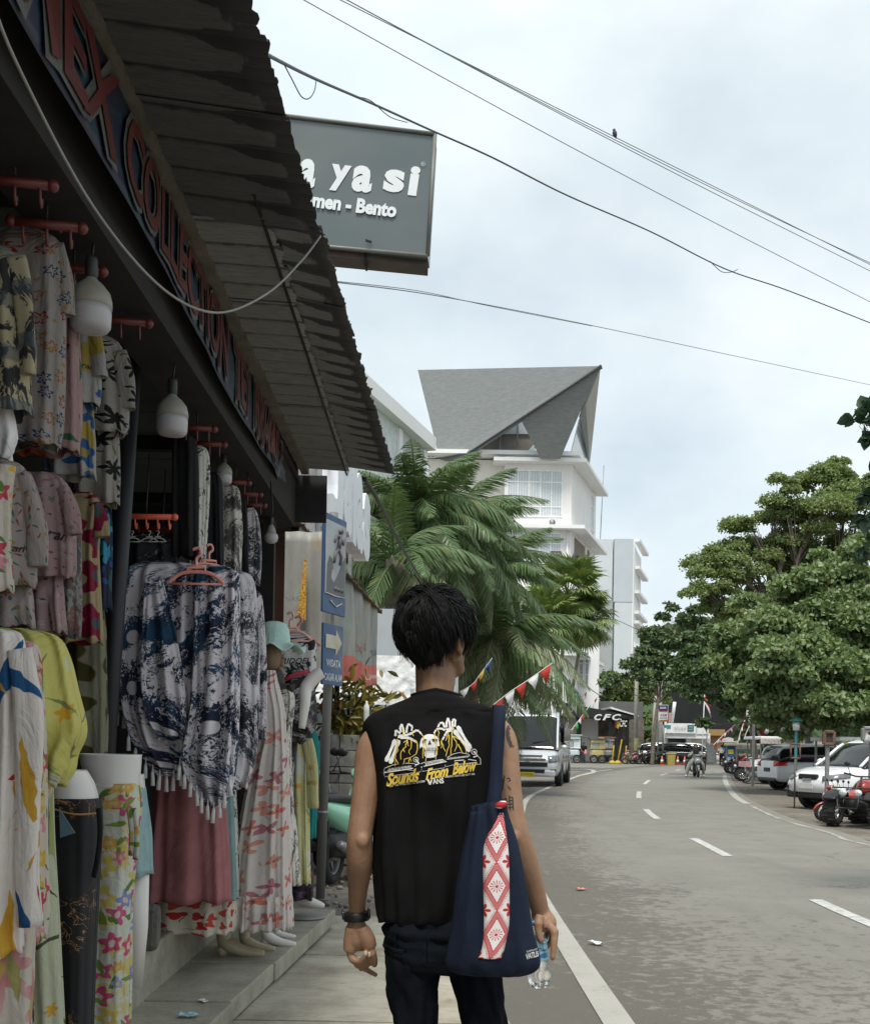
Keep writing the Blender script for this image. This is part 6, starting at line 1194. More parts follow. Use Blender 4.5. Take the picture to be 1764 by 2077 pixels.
def window(root,a,b,z0,z1,nv,nh,out,curtain=True,fw=.09,depth=.35,hsplit=None,glass=None,fm=None):
 """a, b: ground-plane ends of the opening; out: outward unit normal; recessed glass, curtain behind, proud frame bars"""
 a,b,out=Vector((a[0],a[1],0)),Vector((b[0],b[1],0)),Vector(out);D=(b-a);L=D.length;D/=L
 P=lambda u,z,n:a+D*u+out*n+Vector((0,0,z))
 def bar(mb,u0,u1,q0,q1,n0,n1):mb.prism([P(u0,q0,n0),P(u1,q0,n0),P(u1,q1,n0),P(u0,q1,n0)],out*(n1-n0))
 fr=MB()
 for u in(0,L-fw):bar(fr,u,u+fw,z0,z1,.012,.07)
 for z in(z0,z1-fw):bar(fr,fw,L-fw,z,z+fw,.012,.07)
 w=wpart('window',fr,fm or FRAMEW,root)
 rec=root.location;loc=Vector(rec)
 def sub(name,mb,m):
  o=wpart(name,mb,m,root);o.parent=w;return o
 g_=MB();bar(g_,fw,L-fw,z0+fw,z1-fw,.004,.010);sub('pane',g_,glass or(CURT if curtain else WGL))
 m_=MB()
 for i in range(1,nv):u=L*i/nv;bar(m_,u-fw*.4,u+fw*.4,z0+fw,z1-fw,.012,.055)
 for q in(hsplit or[i/nh for i in range(1,nh)]):z=z0+(z1-z0)*q;bar(m_,fw,L-fw,z-fw*.4,z+fw*.4,.014,.05)
 if nv>1 or nh>1:sub('mullion',m_,fm or FRAMEW)
 if curtain:
  s_=MB()
  for i in range(int(L/.22)):bar(s_,fw+i*.22,fw+i*.22+.10,z0+fw,z1-fw,.0105,.0118)
  sub('curtain_fold',s_,mat('curtain_fold',(.50,.55,.58),.6))
 return w
Yh0=92.0;A0=at(1024,940,Yh0);A1=at(1160,940,Yh0);B1=at(1209,975,103);F0=at(868,940,Yh0+1.0)
hotel=thing('hotel_building','white hotel tower with a huge folded grey shingle roof','building',(6,Yh0,gz(90)))
g0=gz(90)
ztop=hz(1090,926,Yh0);outF=Vector((0,-1,0));dS=(B1-A1);dS.z=0;dS.normalize();outS=Vector((dS.y,-dS.x,0))
mb=MB();mb.prism([(A0.x,Yh0,g0),(A1.x,Yh0,g0),(B1.x,B1.y,g0),(A0.x,B1.y,g0)],(0,0,ztop-g0));wpart('tower_wall',mb,OFFW,hotel)
mb=MB();mb.prism([(F0.x,F0.y,g0),(A0.x+.0,F0.y,g0),(A0.x,104,g0),(F0.x,104,g0)],(0,0,ztop-g0-.1));wpart('stone_wall',mb,CREAMW,hotel)
def ledge(z,th,ov,px0=None,x0=None):
 x0=A0.x-ov if x0 is None else x0;c1=Vector((A1.x,Yh0,0))+outS*ov+Vector((0,-ov,0))+dS*(ov*.3);c2=Vector((B1.x,B1.y,0))+outS*ov+dS*ov
 mb=MB();mb.prism([(x0,Yh0-ov,z),(c1.x,Yh0-ov,z),(c2.x,c2.y,z),(c2.x-4,c2.y,z),(x0,Yh0+3,z)],(0,0,th));wpart('ledge',mb,PUREW,hotel)
ledge(hz(1090,925,Yh0),.34,.5,x0=F0.x-.6);ledge(hz(1090,941,Yh0),.30,1.0);ledge(hz(1090,1075,Yh0),.30,1.0);ledge(hz(1090,1206,Yh0),.30,.9);ledge(hz(1090,1330,Yh0),.3,.9)
for(ya,yb)in((953,1049),(1080,1166),(1216,1300)):
 z1,z0=hz(1090,ya,Yh0),hz(1090,yb,Yh0)
 window(hotel,at(1027,1000,Yh0),at(1141,1000,Yh0),z0,z1,5,3,outF,True,.13,hsplit=[.22,.74])
 window(hotel,at(1166,1000,Yh0+1.8),(B1-dS*1.2),z0,z1,6,3,outS,True,.13,hsplit=[.22,.74])if ya!=1080 else None
z1,z0=hz(1090,1082,Yh0),hz(1090,1160,Yh0);q=Vector((A1.x,Yh0,0))
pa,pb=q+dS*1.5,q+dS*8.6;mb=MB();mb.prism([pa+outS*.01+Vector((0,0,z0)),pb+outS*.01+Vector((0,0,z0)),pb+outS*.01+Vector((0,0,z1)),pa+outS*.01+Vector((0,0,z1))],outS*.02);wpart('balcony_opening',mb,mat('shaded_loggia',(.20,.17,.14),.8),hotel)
mb=MB();pc=(pa+pb)/2+dS*1.0;mb.prism([pc+outS*.03+Vector((0,0,z0)),pc+dS*.8+outS*.03+Vector((0,0,z0)),pc+dS*.8+outS*.03+Vector((0,0,z1)),pc+outS*.03+Vector((0,0,z1))],outS*.1);wpart('column',mb,OFFW,hotel)
rl=MB()
for i in range(22):
 p=pa.lerp(pb,i/21)+outS*.25;rl.tube([p+Vector((0,0,z0)),p+Vector((0,0,z0+1.7))],.035,4)
for zz in(z0+.1,z0+1.7):rl.tube([pa+outS*.25+Vector((0,0,zz)),pb+outS*.25+Vector((0,0,zz))],.06,5)
wpart('railing',rl,mat('brown_rail',(.12,.09,.07),.6),hotel)
a,b=at(1116,1100,Yh0),at(1138,1100,Yh0);mb=MB();rl=MB()
for i in range(9):p=a.lerp(b,i/8);rl.tube([(p.x,Yh0-.2,z0),(p.x,Yh0-.2,z0+1.7)],.035,4)
rl.tube([(a.x,Yh0-.2,z0+1.7),(b.x,Yh0-.2,z0+1.7)],.06,5);wpart('railing',rl,mat('brown_rail',(.12,.09,.07),.6),hotel)
for x_,y_ in((1032,1062),(1122,1061)):
 p=at(x_,y_,Yh0-.3);ac=wpart('air_conditioner',MB().box((p.x,Yh0-.3,p.z),(.95,.5,.7)),WHITE,hotel);fn=wpart('fan_grille',MB().cyl((p.x-.12,Yh0-.57,p.z),(p.x-.12,Yh0-.54,p.z),.27,14),STEEL,hotel);fn.parent=ac
p=at(1149,1150,Yh0);wpart('drain_pipe',MB().tube([(p.x,Yh0-.12,g0),(p.x,Yh0-.12,hz(1149,1078,Yh0))],.09,6),PUREW,hotel)
def plate(pts,m,name='roof_plate',th=.35):
 P=[Vector(p)for p in pts];nrm=(P[1]-P[0]).cross(P[2]-P[0]).normalized()
 if nrm.y<0:nrm=-nrm
 mb=MB();mb.prism(P,nrm*th);return wpart(name,mb,m,hotel)
T0,T1=at(847,750,97),at(1219,742,87);E_,F1=at(891,931,93),at(934,931,91.6)
plate([T0,T1,F1,E_],SHING)
k0=T1.lerp(F1,.56)+Vector((0,-.02,0))
plate([T1+Vector((0,.1,0)),k0+Vector((0,.1,0)),at(1096,930,90.6),at(1136,931,90.4),at(1174,841,88.8)],SHING)
plate([T1+Vector((0,.4,0)),at(1184,830,90.5),at(1196,941,99)],mat('roof_soffit',(.46,.46,.43),.8),'roof_soffit',.3)
plate([at(1176,845,89.5),at(1187,815,89),at(1196,941,99.2)],SHING,'roof_plate',.1)
mb=MB();d_=(T1-F1);mb.tube([F1+Vector((0,-.12,0)),T1+Vector((0,-.12,0))],.11,6);wpart('ridge_trim',mb,mat('ridge_trim',(.05,.055,.06),.5),hotel)
GLB=mat('pale_glass',(.42,.48,.50),.1,var=.12,scale=.4,spec=.7);GLD=mat('brown_glass',(.22,.20,.175),.15,var=.2,scale=.5,spec=.6)
plate([at(945,922,94.2),at(1085,922,94.2),at(1085,846,94.2),at(1058,846,94.2)],GLD,'gable_glass',.1)
plate([at(1004,880,94.0),at(1085,880,94.0),at(1085,840,94.0),at(1068,838,94.0)],GLB,'gable_glass',.1)
for x,y in((1014,872),(1049,848)):mb=MB();mb.box(((at(x,900,93.9)).x,93.9,(hz(x,922,93.9)+hz(x,y,93.9))/2),(.12,.12,hz(x,y,93.9)-hz(x,922,93.9)));wpart('glazing_bar',mb,STEEL,hotel)
plate([at(1157,925,91.8),at(1196,941,100),at(1175,850,91.4)],GLB,'gable_glass',.08)
plate([at(1066,919,93.8),at(1084,919,93.8),at(1083,900,93.8)],mat('bright_pane',(.60,.70,.74),.2),'gable_glass',.05)
window(hotel,at(864,918,Yh0+.6),at(884,918,Yh0+.6),hz(870,925,Yh0),hz(870,898,Yh0),2,1,outF,False,.08,glass=GLB)
pod=thing('shop_house','white shop house with tall grilles and a pale green band beside the hotel','building',(at(1185,1500,96).x,96,g0))
xa,xb=at(1148,1400,96).x,at(1214,1400,96).x;zt=hz(1190,1312,96)
mb=MB();mb.prism([(xa-6,96,g0),(xb,96,g0),(xb,110,g0),(xa-6,110,g0)],(0,0,zt-g0));wpart('wall',mb,PUREW,pod)
for x0_,x1_ in((1161,1171),(1173,1183),(1185,1194)):window(pod,at(x0_,1370,95.98),at(x1_,1370,95.98),hz(1175,1392,96),hz(1175,1322,96),1,3,outF,False,.07,glass=mat('grey_pane',(.30,.34,.36),.2))
mb=MB();mb.box(((xa+xb)/2-3,95.9,hz(1180,1424,96)),(xb-xa+3,.16,.95));wpart('green_band',mb,mat('pale_green_band',(.20,.44,.32),.6),pod)
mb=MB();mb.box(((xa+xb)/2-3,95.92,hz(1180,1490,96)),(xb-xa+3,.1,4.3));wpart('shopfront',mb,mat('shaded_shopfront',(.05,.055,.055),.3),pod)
gb=thing('apartment_block','plain grey concrete block with small ledges beside the hotel','building',(at(1245,1500,125).x,125,g0));Yb=125
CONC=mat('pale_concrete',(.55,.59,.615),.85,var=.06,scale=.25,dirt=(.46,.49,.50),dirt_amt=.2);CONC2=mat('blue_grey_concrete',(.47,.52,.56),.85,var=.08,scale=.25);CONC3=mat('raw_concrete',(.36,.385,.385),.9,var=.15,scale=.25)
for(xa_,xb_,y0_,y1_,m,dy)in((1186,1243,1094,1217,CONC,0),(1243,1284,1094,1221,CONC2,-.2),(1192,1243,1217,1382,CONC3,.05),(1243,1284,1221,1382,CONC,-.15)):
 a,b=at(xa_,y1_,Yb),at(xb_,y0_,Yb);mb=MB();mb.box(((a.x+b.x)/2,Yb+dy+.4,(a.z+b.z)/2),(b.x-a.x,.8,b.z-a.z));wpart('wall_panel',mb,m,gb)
a=at(1284,1200,Yb);b=at(1299,1200,137);zt=hz(1284,1094,Yb);ds=Vector((b.x-a.x,12,0));
mb=MB();mb.prism([(at(1190,1200,Yb).x,Yb+.9,g0),(a.x-.05,Yb+.9,g0),(b.x,137,g0),(at(1190,1200,Yb).x,137,g0)],(0,0,zt-g0-.2));wpart('wall',mb,PUREW,gb)
mb=MB();mb.prism([(a.x,Yb-.2,g0),(b.x,137,g0),(b.x-1,137,g0),(a.x-1,Yb+.2,g0)],(0,0,zt-g0-.6));wpart('side_wall',mb,PUREW,gb)
for py in(1094,1150,1200,1242,1262,1310,1345):
 z=hz(1284,py,Yb);mb=MB();mb.prism([(a.x+.3,Yb+1.5,z),(a.x+.9,Yb+1.2,z),(b.x+.75,136,z),(b.x,136,z)],(0,0,.35));wpart('ledge',mb,PUREW,gb)
mb=MB();p=at(1222,1090,Yb);mb.tube([(p.x,Yb+2,zt-.3),(p.x+.3,Yb+2,zt+9)],.05,5);wpart('antenna',mb,STEEL,gb)
lw=thing('white_house','white modern house with a long flat eave behind the coconut palms','building',(-1.5,26,0));a,b=at(748,783,25),at(890,908,30.2);zt=a.z;dd=Vector((b.x-a.x,b.y-a.y,0)).normalized();nn=Vector((dd.y,-dd.x,0))
O=Vector((a.x,a.y,0));P2=lambda u,n,z:O+dd*u+nn*n+Vector((0,0,z))
def blk(name,u0,u1,n0,n1,z0,z1,m):mb=MB();mb.prism([P2(u0,n0,z0),P2(u1,n0,z0),P2(u1,n1,z0),P2(u0,n1,z0)],(0,0,z1-z0));wpart(name,mb,m,lw)
blk('wall',-4,4.3,-6,0,-.2,zt-.35,mat('house_grey_wall',(.58,.61,.61),.8));blk('roof',-4,4.4,-6,.25,zt-.35,zt,PUREW);blk('eave',-4,4.4,.0,.6,zt-2.75,zt-2.45,PUREW);blk('eave',-4,4.4,.0,1.0,zt-3.9,zt-3.5,PUREW)
blk('soffit',-4,4.3,.02,1.0,zt-4.6,zt-3.95,mat('timber_soffit',(.23,.13,.09),.7))
for u in(-.5,2.0,4.0):blk('mullion',u,u+.25,.0,.06,zt-2.4,zt-.4,PUREW)
for u in(-1.5,1.2,3.8):blk('pillar',u,u+.35,.0,.12,-.2,zt-4.6,PUREW)
blk('chimney',1.0,1.35,-1.2,-.8,zt,zt+.5,PUREW)
cf=thing('restaurant','dark restaurant with a black canopy and white italic letters','building',(at(1240,1545,95).x,95,g0));Yc=97
DKM=mat('dark_metal_cladding',(.115,.12,.125),.6,var=.15,scale=.8);DSW=mat('dark_stone_wall',(.14,.125,.10),.9,var=.6,scale=1.6,bump=.5);DGL=mat('restaurant_glass',(.05,.055,.055),.1,spec=.7)
def cbox(name,x0_,x1_,y0_,y1_,Y,dep,m):a,b=at(x0_,y1_,Y),at(x1_,y0_,Y);mb=MB();mb.box(((a.x+b.x)/2,Y+dep/2,(a.z+b.z)/2),(b.x-a.x,dep,b.z-a.z));return wpart(name,mb,m,cf)
cbox('upper_wall',1190,1304,1424,1462,Yc+2,9,DKM);cbox('stone_wall',1187,1306,1460,1546,Yc,8,DSW);cbox('glass_front',1142,1186,1448,1546,Yc+.5,8,DGL);cbox('pier',1183,1190,1446,1546,Yc-.3,.5,mat('pier_stone',(.26,.25,.21),.85));cbox('pier',1202,1211,1456,1480,Yc-.2,.4,mat('pier_stone',(.26,.25,.21),.85))
a,b=at(1142,1432,92),at(1292,1454,92);mb=MB();mb.prism([(a.x,92,a.z-.9),(b.x,92,b.z-.18),(b.x,92,b.z),(a.x,92,a.z+.3)],(0,5.2,0));wpart('canopy',mb,mat('canopy_black',(.016,.017,.019),.5),cf)
mb=MB();mb.prism([(a.x+4,91.9,a.z-.16),(b.x+.1,91.9,b.z+.02),(b.x+.1,91.9,b.z+.12),(a.x+4,91.9,a.z+.0)],(0,5.3,0));wpart('canopy_edge',mb,WHITE,cf)
for x in(1236,1250,1259,1272):p=at(x,1500,92.3);mb=MB();mb.box((p.x,92.3,(g0+hz(x,1455,92))/2),(.22,.22,hz(x,1455,92)-g0));wpart('post',mb,BLACK,cf)
for ch,x0_,x1_ in(('C',1205,1220),('F',1222,1239),('C',1241,1259)):mb=MB();p=at((x0_+x1_)/2,1455,91.7);add_text(mb,ch,FACE_CAM(p),w=(x1_-x0_)*91.7/FPX,h=12.5*91.7/FPX,size=1,ext=.08,off=.03,shear=.3);wpart('letter',mb,WHITE,cf)
mb=MB();mb.ell(at(1258.5,1460,91.7),(.07,.07,.07),nu=8,nv=6);wpart('dot',mb,WHITE,cf)
mb=MB();p=at(1256,1466,91.9)
mb.prism([at(1247,1462,91.9),at(1252,1462,91.9),at(1250,1472,91.9),at(1252,1478,91.9),at(1248,1476,91.9)],(0,.05,0));wpart('emblem',mb,mat('emblem_red',(.4,.09,.05),.5),cf)
mb=MB();mb.prism([at(1251,1464,91.85),at(1255,1462,91.85),at(1257,1470,91.85),at(1253,1479,91.85),at(1251,1474,91.85)],(0,.05,0));wpart('emblem',mb,mat('emblem_yellow',(.6,.42,.06),.5),cf)
mb=MB();add_text(mb,'CFC',FACE_CAM(at(1264,1468,91.85)),w=.62,h=.55,size=1,off=.02,shear=.2);wpart('lettering',mb,WHITE,cf)
cbox('planter_box',1243,1290,1528,1546,93.5,.6,mat('planter_concrete',(.2,.19,.17),.85))
bk=thing('bank_office','small white office with a wide name board behind the parked cars','building',(at(1400,1545,100).x,100,g0));Yk=100
def kbox(name,x0_,x1_,y0_,y1_,Y,dep,m,r=None):a,b=at(x0_,y1_,Y),at(x1_,y0_,Y);mb=MB();mb.box(((a.x+b.x)/2,Y+dep/2,(a.z+b.z)/2),(b.x-a.x,dep,b.z-a.z));return wpart(name,mb,m,r or bk)
kbox('wall',1344,1440,1498,1546,Yk,9,mat('office_white',(.70,.71,.69),.7,dirt=(.55,.54,.5),dirt_amt=.2,scale=.6));kbox('parapet',1351,1440,1488,1497,Yk-1.2,10,PUREW)
kbox('stair_tower',1340,1352,1463,1546,Yk-.6,4,PUREW);kbox('window_band',1354,1392,1499,1526,Yk-.02,.06,DGL);kbox('pier',1391,1402,1497,1546,Yk-.3,.4,PUREW)
kbox('door_panel',1404,1419,1498,1546,Yk-.05,.08,mat('cream_door',(.60,.58,.52),.6));kbox('door_panel',1421,1434,1498,1546,Yk-.05,.08,mat('cream_door',(.60,.58,.52),.6));kbox('door_frame',1436,1438,1498,1546,Yk-.06,.08,mat('navy_frame',(.02,.03,.10),.5))
sg=thing('name_board','white name board with slim letters on the office roof','sign',at(1383,1488,Yk-1.3));kbox('board',1352,1412,1468,1487,Yk-1.4,.15,mat('board_white',(.74,.76,.76),.5),sg)
kbox('green_panel',1394,1407,1471,1483,Yk-1.46,.05,mat('board_green',(.04,.16,.14),.5),sg);kbox('teal_panel',1347,1360,1471,1477,Yk-1.46,.05,mat('board_teal',(.03,.26,.27),.5),sg)
mb=MB();add_text(mb,'INDAH',FACE_CAM(at(1378,1478,Yk-1.47)),w=23*Yk/FPX,h=7*Yk/FPX,size=1,sp=1.4);wpart('lettering',mb,mat('board_grey_text',(.25,.3,.3),.5),sg)
mb=MB();add_text(mb,'ATM',FACE_CAM(at(1400.5,1475,Yk-1.48)),w=.3,size=1);add_text(mb,'CENTER',FACE_CAM(at(1400.5,1480,Yk-1.48)),w=.42,size=1);wpart('lettering',mb,WHITE,sg)
s2=thing('name_board','small blank white board right of the name board on the office roof','sign',at(1425,1488,Yk-1.3));kbox('board',1413,1437,1477,1489,Yk-1.3,.12,WHITE,s2)
s3=thing('direction_board','narrow beige arrow board against the dark trees above the office','sign',at(1421,1465,97));kbox('board',1409,1434,1461,1468.5,97,.1,mat('board_beige',(.42,.41,.36),.6),s3)
mb=MB();add_text(mb,'WISATA PANTAI',FACE_CAM(at(1421,1464.7,96.98)),w=.85,size=1);wpart('lettering',mb,SDK,s3)
mb=MB();p=at(1434,1470,97);mb.cyl((p.x,97.05,g0),(p.x,97.05,p.z+.4),.06,8);wpart('post',mb,STEEL,s3)
dk=thing('shade_backdrop','tall black wall standing in for the deep shade under the trees at the road end','building',(at(1450,1545,112).x,112,g0));kbox('wall',1368,1500,1392,1548,112,8,mat('shade_black',(.012,.014,.016),.9,var=.4,scale=.5),dk)  # dark backdrop added between the trunks, its black stands for tree shade
oc=thing('ochre_kiosk','ochre kiosk behind the man in the white shirt','kiosk',(at(1452,1545,106).x,106,g0));kbox('wall',1440,1466,1492,1546,106,3,mat('ochre_wall',(.22,.12,.05),.8),oc);kbox('fascia',1438,1470,1480,1492,105.5,3.6,mat('ochre_fascia',(.30,.18,.07),.7),oc)
def upole(label,px,py_top,py_bot,Y,r,lean,cat='utility pole',name='utility_pole',arms=()):
 a,b=at(px,py_bot,Y),at(px+lean,py_top,Y);o=thing(name,label,cat,(a.x,Y,gz(Y)));h=b.z-gz(Y);mb=MB();mb.tube([(0,0,0),(b.x-a.x,0,h)],[r*1.15,r*.8],10);part('shaft',mb,mat('concrete_pole',(.34,.33,.30),.85,dirt=(.22,.21,.19)),o)
 for q in arms:mb=MB();mb.box(((b.x-a.x)*q,0,h*q),(1.1,.1,.12));part('crossarm',mb,STEEL,o)
 return o
up=upole('thick concrete pole in front of the restaurant',1288,1322,1546,88,.17,3.5,arms=(.97,))
mb=MB();a=up.location;mb.tube([(.02,-.02,.15),(.05,-.02,2.1)],[.215,.205],12);part('poster_wrap',mb,mat('yellowed_poster',(.42,.42,.18),.7,var=.5,scale=4),up)
upole('leaning concrete pole between the restaurant and the sign',1322,1412,1540,94,.2,8,arms=(.72,));upole('tall thin pole behind the bank sign',1337,1376,1540,98,.2,2);upole('thin green metal post by the scooter row',1334,1476,1546,87,.06,0,'post','metal_post')
am=thing('sign_board','blue and white bank machine sign on a pole above the parked cars','sign',at(1345,1464,90));kbox('board',1335,1355,1430,1464,90,.25,mat('board_white',(.74,.76,.76),.5),am);kbox('blue_panel',1336,1354,1431,1441,89.94,.06,mat('board_blue',(.02,.035,.16),.5),am);kbox('red_line',1336,1354,1441.3,1442.2,89.95,.05,REDL,am)
for s,y,w_,h_,m in(('BANK',1436,.52,.2,WHITE),('ATM',1450.5,.52,.17,mat('board_ink',(.03,.04,.09),.5)),('MESIN TUNAI',1457.5,.6,.06,SDK)):mb=MB();add_text(mb,s,FACE_CAM(at(1345,y,89.9)),w=w_,h=h_,size=1,off=.02);wpart('lettering',mb,m,am)
mb=MB();mb.prism([at(1336,1461,89.97),at(1354,1460,89.97),at(1354,1463.5,89.97),at(1336,1463.8,89.97)],(0,.03,0));wpart('orange_swoosh',mb,mat('swoosh_orange',(.5,.16,.07),.5),am)
p=at(1345,1464,90.2);mb=MB();mb.cyl((p.x,90.2,g0),(p.x,90.2,p.z),.09,8);wpart('post',mb,STEEL,am)
hb_=thing('sign_board','slim red and white vertical board behind the bank machine sign','sign',at(1358,1475,99));kbox('board',1356,1361,1446,1472,99,.1,mat('board_redwhite',(.55,.3,.28),.5),hb_)
mb=MB();mb.tube([at(1361,1470,99),at(1366,1438,99),at(1368,1424,99)],.16,6);single('white_mast',mb,WHITE,'white slanting mast rising behind the office','mast')
BARK=mat('bark',(.14,.115,.09),.9,var=.35,scale=5,bump=.5);PBARK=mat('palm_bark',(.22,.19,.145),.9,var=.4,scale=6,bump=.5)
def frond_mesh(name,L,leaflets,ll,droop,seed,m,width=.045,hang=.5):
 """a feather frond: arching midrib along +x with two rows of hanging leaflets"""
 g=np.random.default_rng(seed);mb=MB();mid=[]
 for i in range(17):s=i/16;mid.append(Vector((L*(s-.16*droop*s*s),0,L*(.36*s-droop*s*s))))
 mb.tube(mid,[.035*(1-s/17)*L/3.2+.004 for s in range(17)],5)
 for i in range(leaflets):
  s=.10+.89*i/(leaflets-1);k=s*16;a=mid[int(min(k,15))];p=a.lerp(mid[min(int(k)+1,16)],k-int(k));tn=(mid[min(int(k)+1,16)]-a).normalized()
  l=ll*(math.sin(math.pi*min(1,.16+s*.86))**.6+.12)*g.uniform(.85,1.1)
  for sd in(-1,1):
   d=(Vector((0,sd,0))*.85+tn*.75+Vector((g.normal()*.06,0,-hang*g.uniform(.5,1.2)+.2))).normalized();e=(d+Vector((0,0,-hang*1.3*g.uniform(.7,1.4)))).normalized();q=p+d*l*.5;r=q+e*l*.5;w=tn*width*.5*g.uniform(.8,1.2)
   mb.add([p-w*.5,p+w*.5,q+w,r,q-w],[(0,1,2,4),(4,2,3)],0,False)
 return mb.mesh(name,m)
def fan_mesh(name,L,blades,R_,seed,m):
 g=np.random.default_rng(seed);mb=MB();mb.tube([(0,0,0),(L*.6,0,L*.2),(L,0,L*.12)],[.03,.022,.018],5);c=Vector((L,0,L*.12))
 for i in range(blades):
  a=R(-128+256*i/(blades-1));d=Vector((math.cos(a),math.sin(a),-.10+.05*g.normal())).normalized();sdv=Vector((-math.sin(a),math.cos(a),0))*R_*.055;l=R_*g.uniform(.85,1.05)*(1 if abs(a)<1.6 else .85)
  q=c+d*l*.62;mb.add([c-sdv*.25,c+sdv*.25,q+sdv+Vector((0,0,.02)),c+d*l+Vector((0,0,-.22*l*g.uniform(.4,1.3))),q-sdv+Vector((0,0,.02))],[(0,1,2,4),(4,2,3)],0,False)
 return mb.mesh(name,m)
PALMG=leaf_mat('palm_leaf',[(.06,.115,.045),(.10,.175,.07),(.18,.255,.12)],.38,.22,((.17,.17,.07),.95));PALMP=leaf_mat('palm_leaf_pale',[(.13,.18,.085),(.19,.24,.12),(.25,.28,.16)],.4,.22);FANG=leaf_mat('fan_leaf',[(.10,.18,.045),(.17,.25,.07),(.25,.31,.11)],.4,.22,((.22,.20,.09),.9))
FR=[frond_mesh('frond',3.2,60,.9,.62,1,PALMG,.062,.8),frond_mesh('frond',3.4,62,.95,.85,2,PALMG,.065,1.1),frond_mesh('frond',3.0,58,.85,.48,3,PALMG,.06,.6),frond_mesh('frond',3.3,62,.9,.85,4,PALMP,.055,1.0)]
FN=[fan_mesh('fan_frond',1.3,30,1.05,1,FANG),fan_mesh('fan_frond',1.2,28,1.0,2,FANG)]
def palm(name,label,base,top,n,meshes,scale,seed,elev=(-.95,.98),group=None,r=.15):
 rr=random.Random(seed);t_=thing(name,label,'palm tree',base,0,group);b,p=Vector(base),Vector(top);h=p-b
 mb=MB();mb.tube(smooth_curve([(0,0,-.1),h*.35+Vector((-.12,0,0)),h*.7+Vector((-.08,0,0)),h],5),[r*1.3]+[r]*15,12);part('trunk',mb,PBARK,t_)
 cb=MB();cb.ell(h,(r*1.7,r*1.7,r*3));part('crown_shaft',cb,PBARK,t_)
 for i in range(n):
  s=(i+.5)/n;az=i*2.39996+rr.uniform(-.2,.2);el=elev[1]+(elev[0]-elev[1])*s+rr.uniform(-.12,.12)
  me=meshes[3]if(len(meshes)>3 and s>.82)else meshes[rr.randrange(min(3,len(meshes)))]
  M_=Matrix.Translation(h+Vector((0,0,r*1.5)))@Matrix.Rotation(az,4,'Z')@Matrix.Rotation(-el,4,'Y')@Matrix.Rotation(rr.uniform(-.35,.35),4,'X')@Matrix.Scale(scale*rr.uniform(.85,1.12),4)
  obj('fan_frond' if 'fan' in name else 'frond',me,t_,M_)
 return t_
def pl_(name,label,pxc,pyc,pxb,Y,n,meshes,sc,seed,group,**k):
 c,b=at(pxc,pyc,Y),at(pxb,1560,Y);return palm(name,label,(b.x,Y,gz(Y)),c,n,meshes,sc,seed,group=group,**k)
CG='coconut palms by the road'
pl_('coconut_palm','large coconut palm behind the head of the man, bushy drooping crown',905,1105,935,27,50,FR,.80,1,CG)
pl_('coconut_palm','coconut palm crowding the eave of the white house with feathery fronds',845,1060,850,23.5,44,FR,.68,2,CG)
pl_('coconut_palm','coconut palm right of the big one, leaning towards the hotel',972,1190,965,31,46,FR,.82,3,CG)
pl_('coconut_palm','young coconut palm with pale arching fronds beside the silver van',1000,1330,1005,30,26,[FR[3],FR[1],FR[3],FR[3]],.92,4,CG,elev=(-.6,.9))
pl_('coconut_palm','dark low coconut palm filling the gap behind the flags',985,1395,985,34,26,FR,.9,5,CG,elev=(-.6,.9))
pl_('coconut_palm','narrow dark coconut palm beside the white letter sign',800,1170,800,21.5,22,FR,.62,6,CG)
FG='fan palms before the hotel'
pl_('fan_palm','tall fan palm with round pleated leaves in front of the hotel',1150,1215,1128,62,40,FN,1.25,7,FG,elev=(-1.0,1.3),r=.1);pl_('fan_palm','second fan palm right of the tall one',1185,1262,1140,63,34,FN,1.05,8,FG,elev=(-1.1,1.2),r=.1);pl_('fan_palm','lower brighter fan palm beside the coconut fronds',1108,1265,1085,60,34,FN,1.05,9,FG,elev=(-1.0,1.3),r=.1)
def leaf_cloud(clumps,n,seed,fill=.35):
 g=np.random.default_rng(seed);C_=np.array([c[0]for c in clumps]);R_=np.array([c[1]for c in clumps]);w=R_[:,0]*R_[:,1]+R_[:,0]*R_[:,2];k=g.choice(len(clumps),n,p=w/w.sum())
 d=g.normal(size=(n,3));d/=np.linalg.norm(d,axis=1)[:,None];d[:,2]=np.where(d[:,2]<-.3,-d[:,2]*.5,d[:,2]);rad=np.where(g.random(n)<fill,g.random(n)**.5,1+.12*g.normal(size=n))
 return C_[k]+d*R_[k]*rad[:,None],d
HEART=((0,0),(.36,-.02),(.46,.28),(.30,.66),(0,1),(-.30,.66),(-.46,.28),(-.36,-.02));OVAL=((0,0),(.22,.3),(.22,.65),(0,1),(-.22,.65),(-.22,.3));BLOB=((0,0),(.4,.3),(.35,.8),(0,1),(-.4,.8),(-.35,.3))
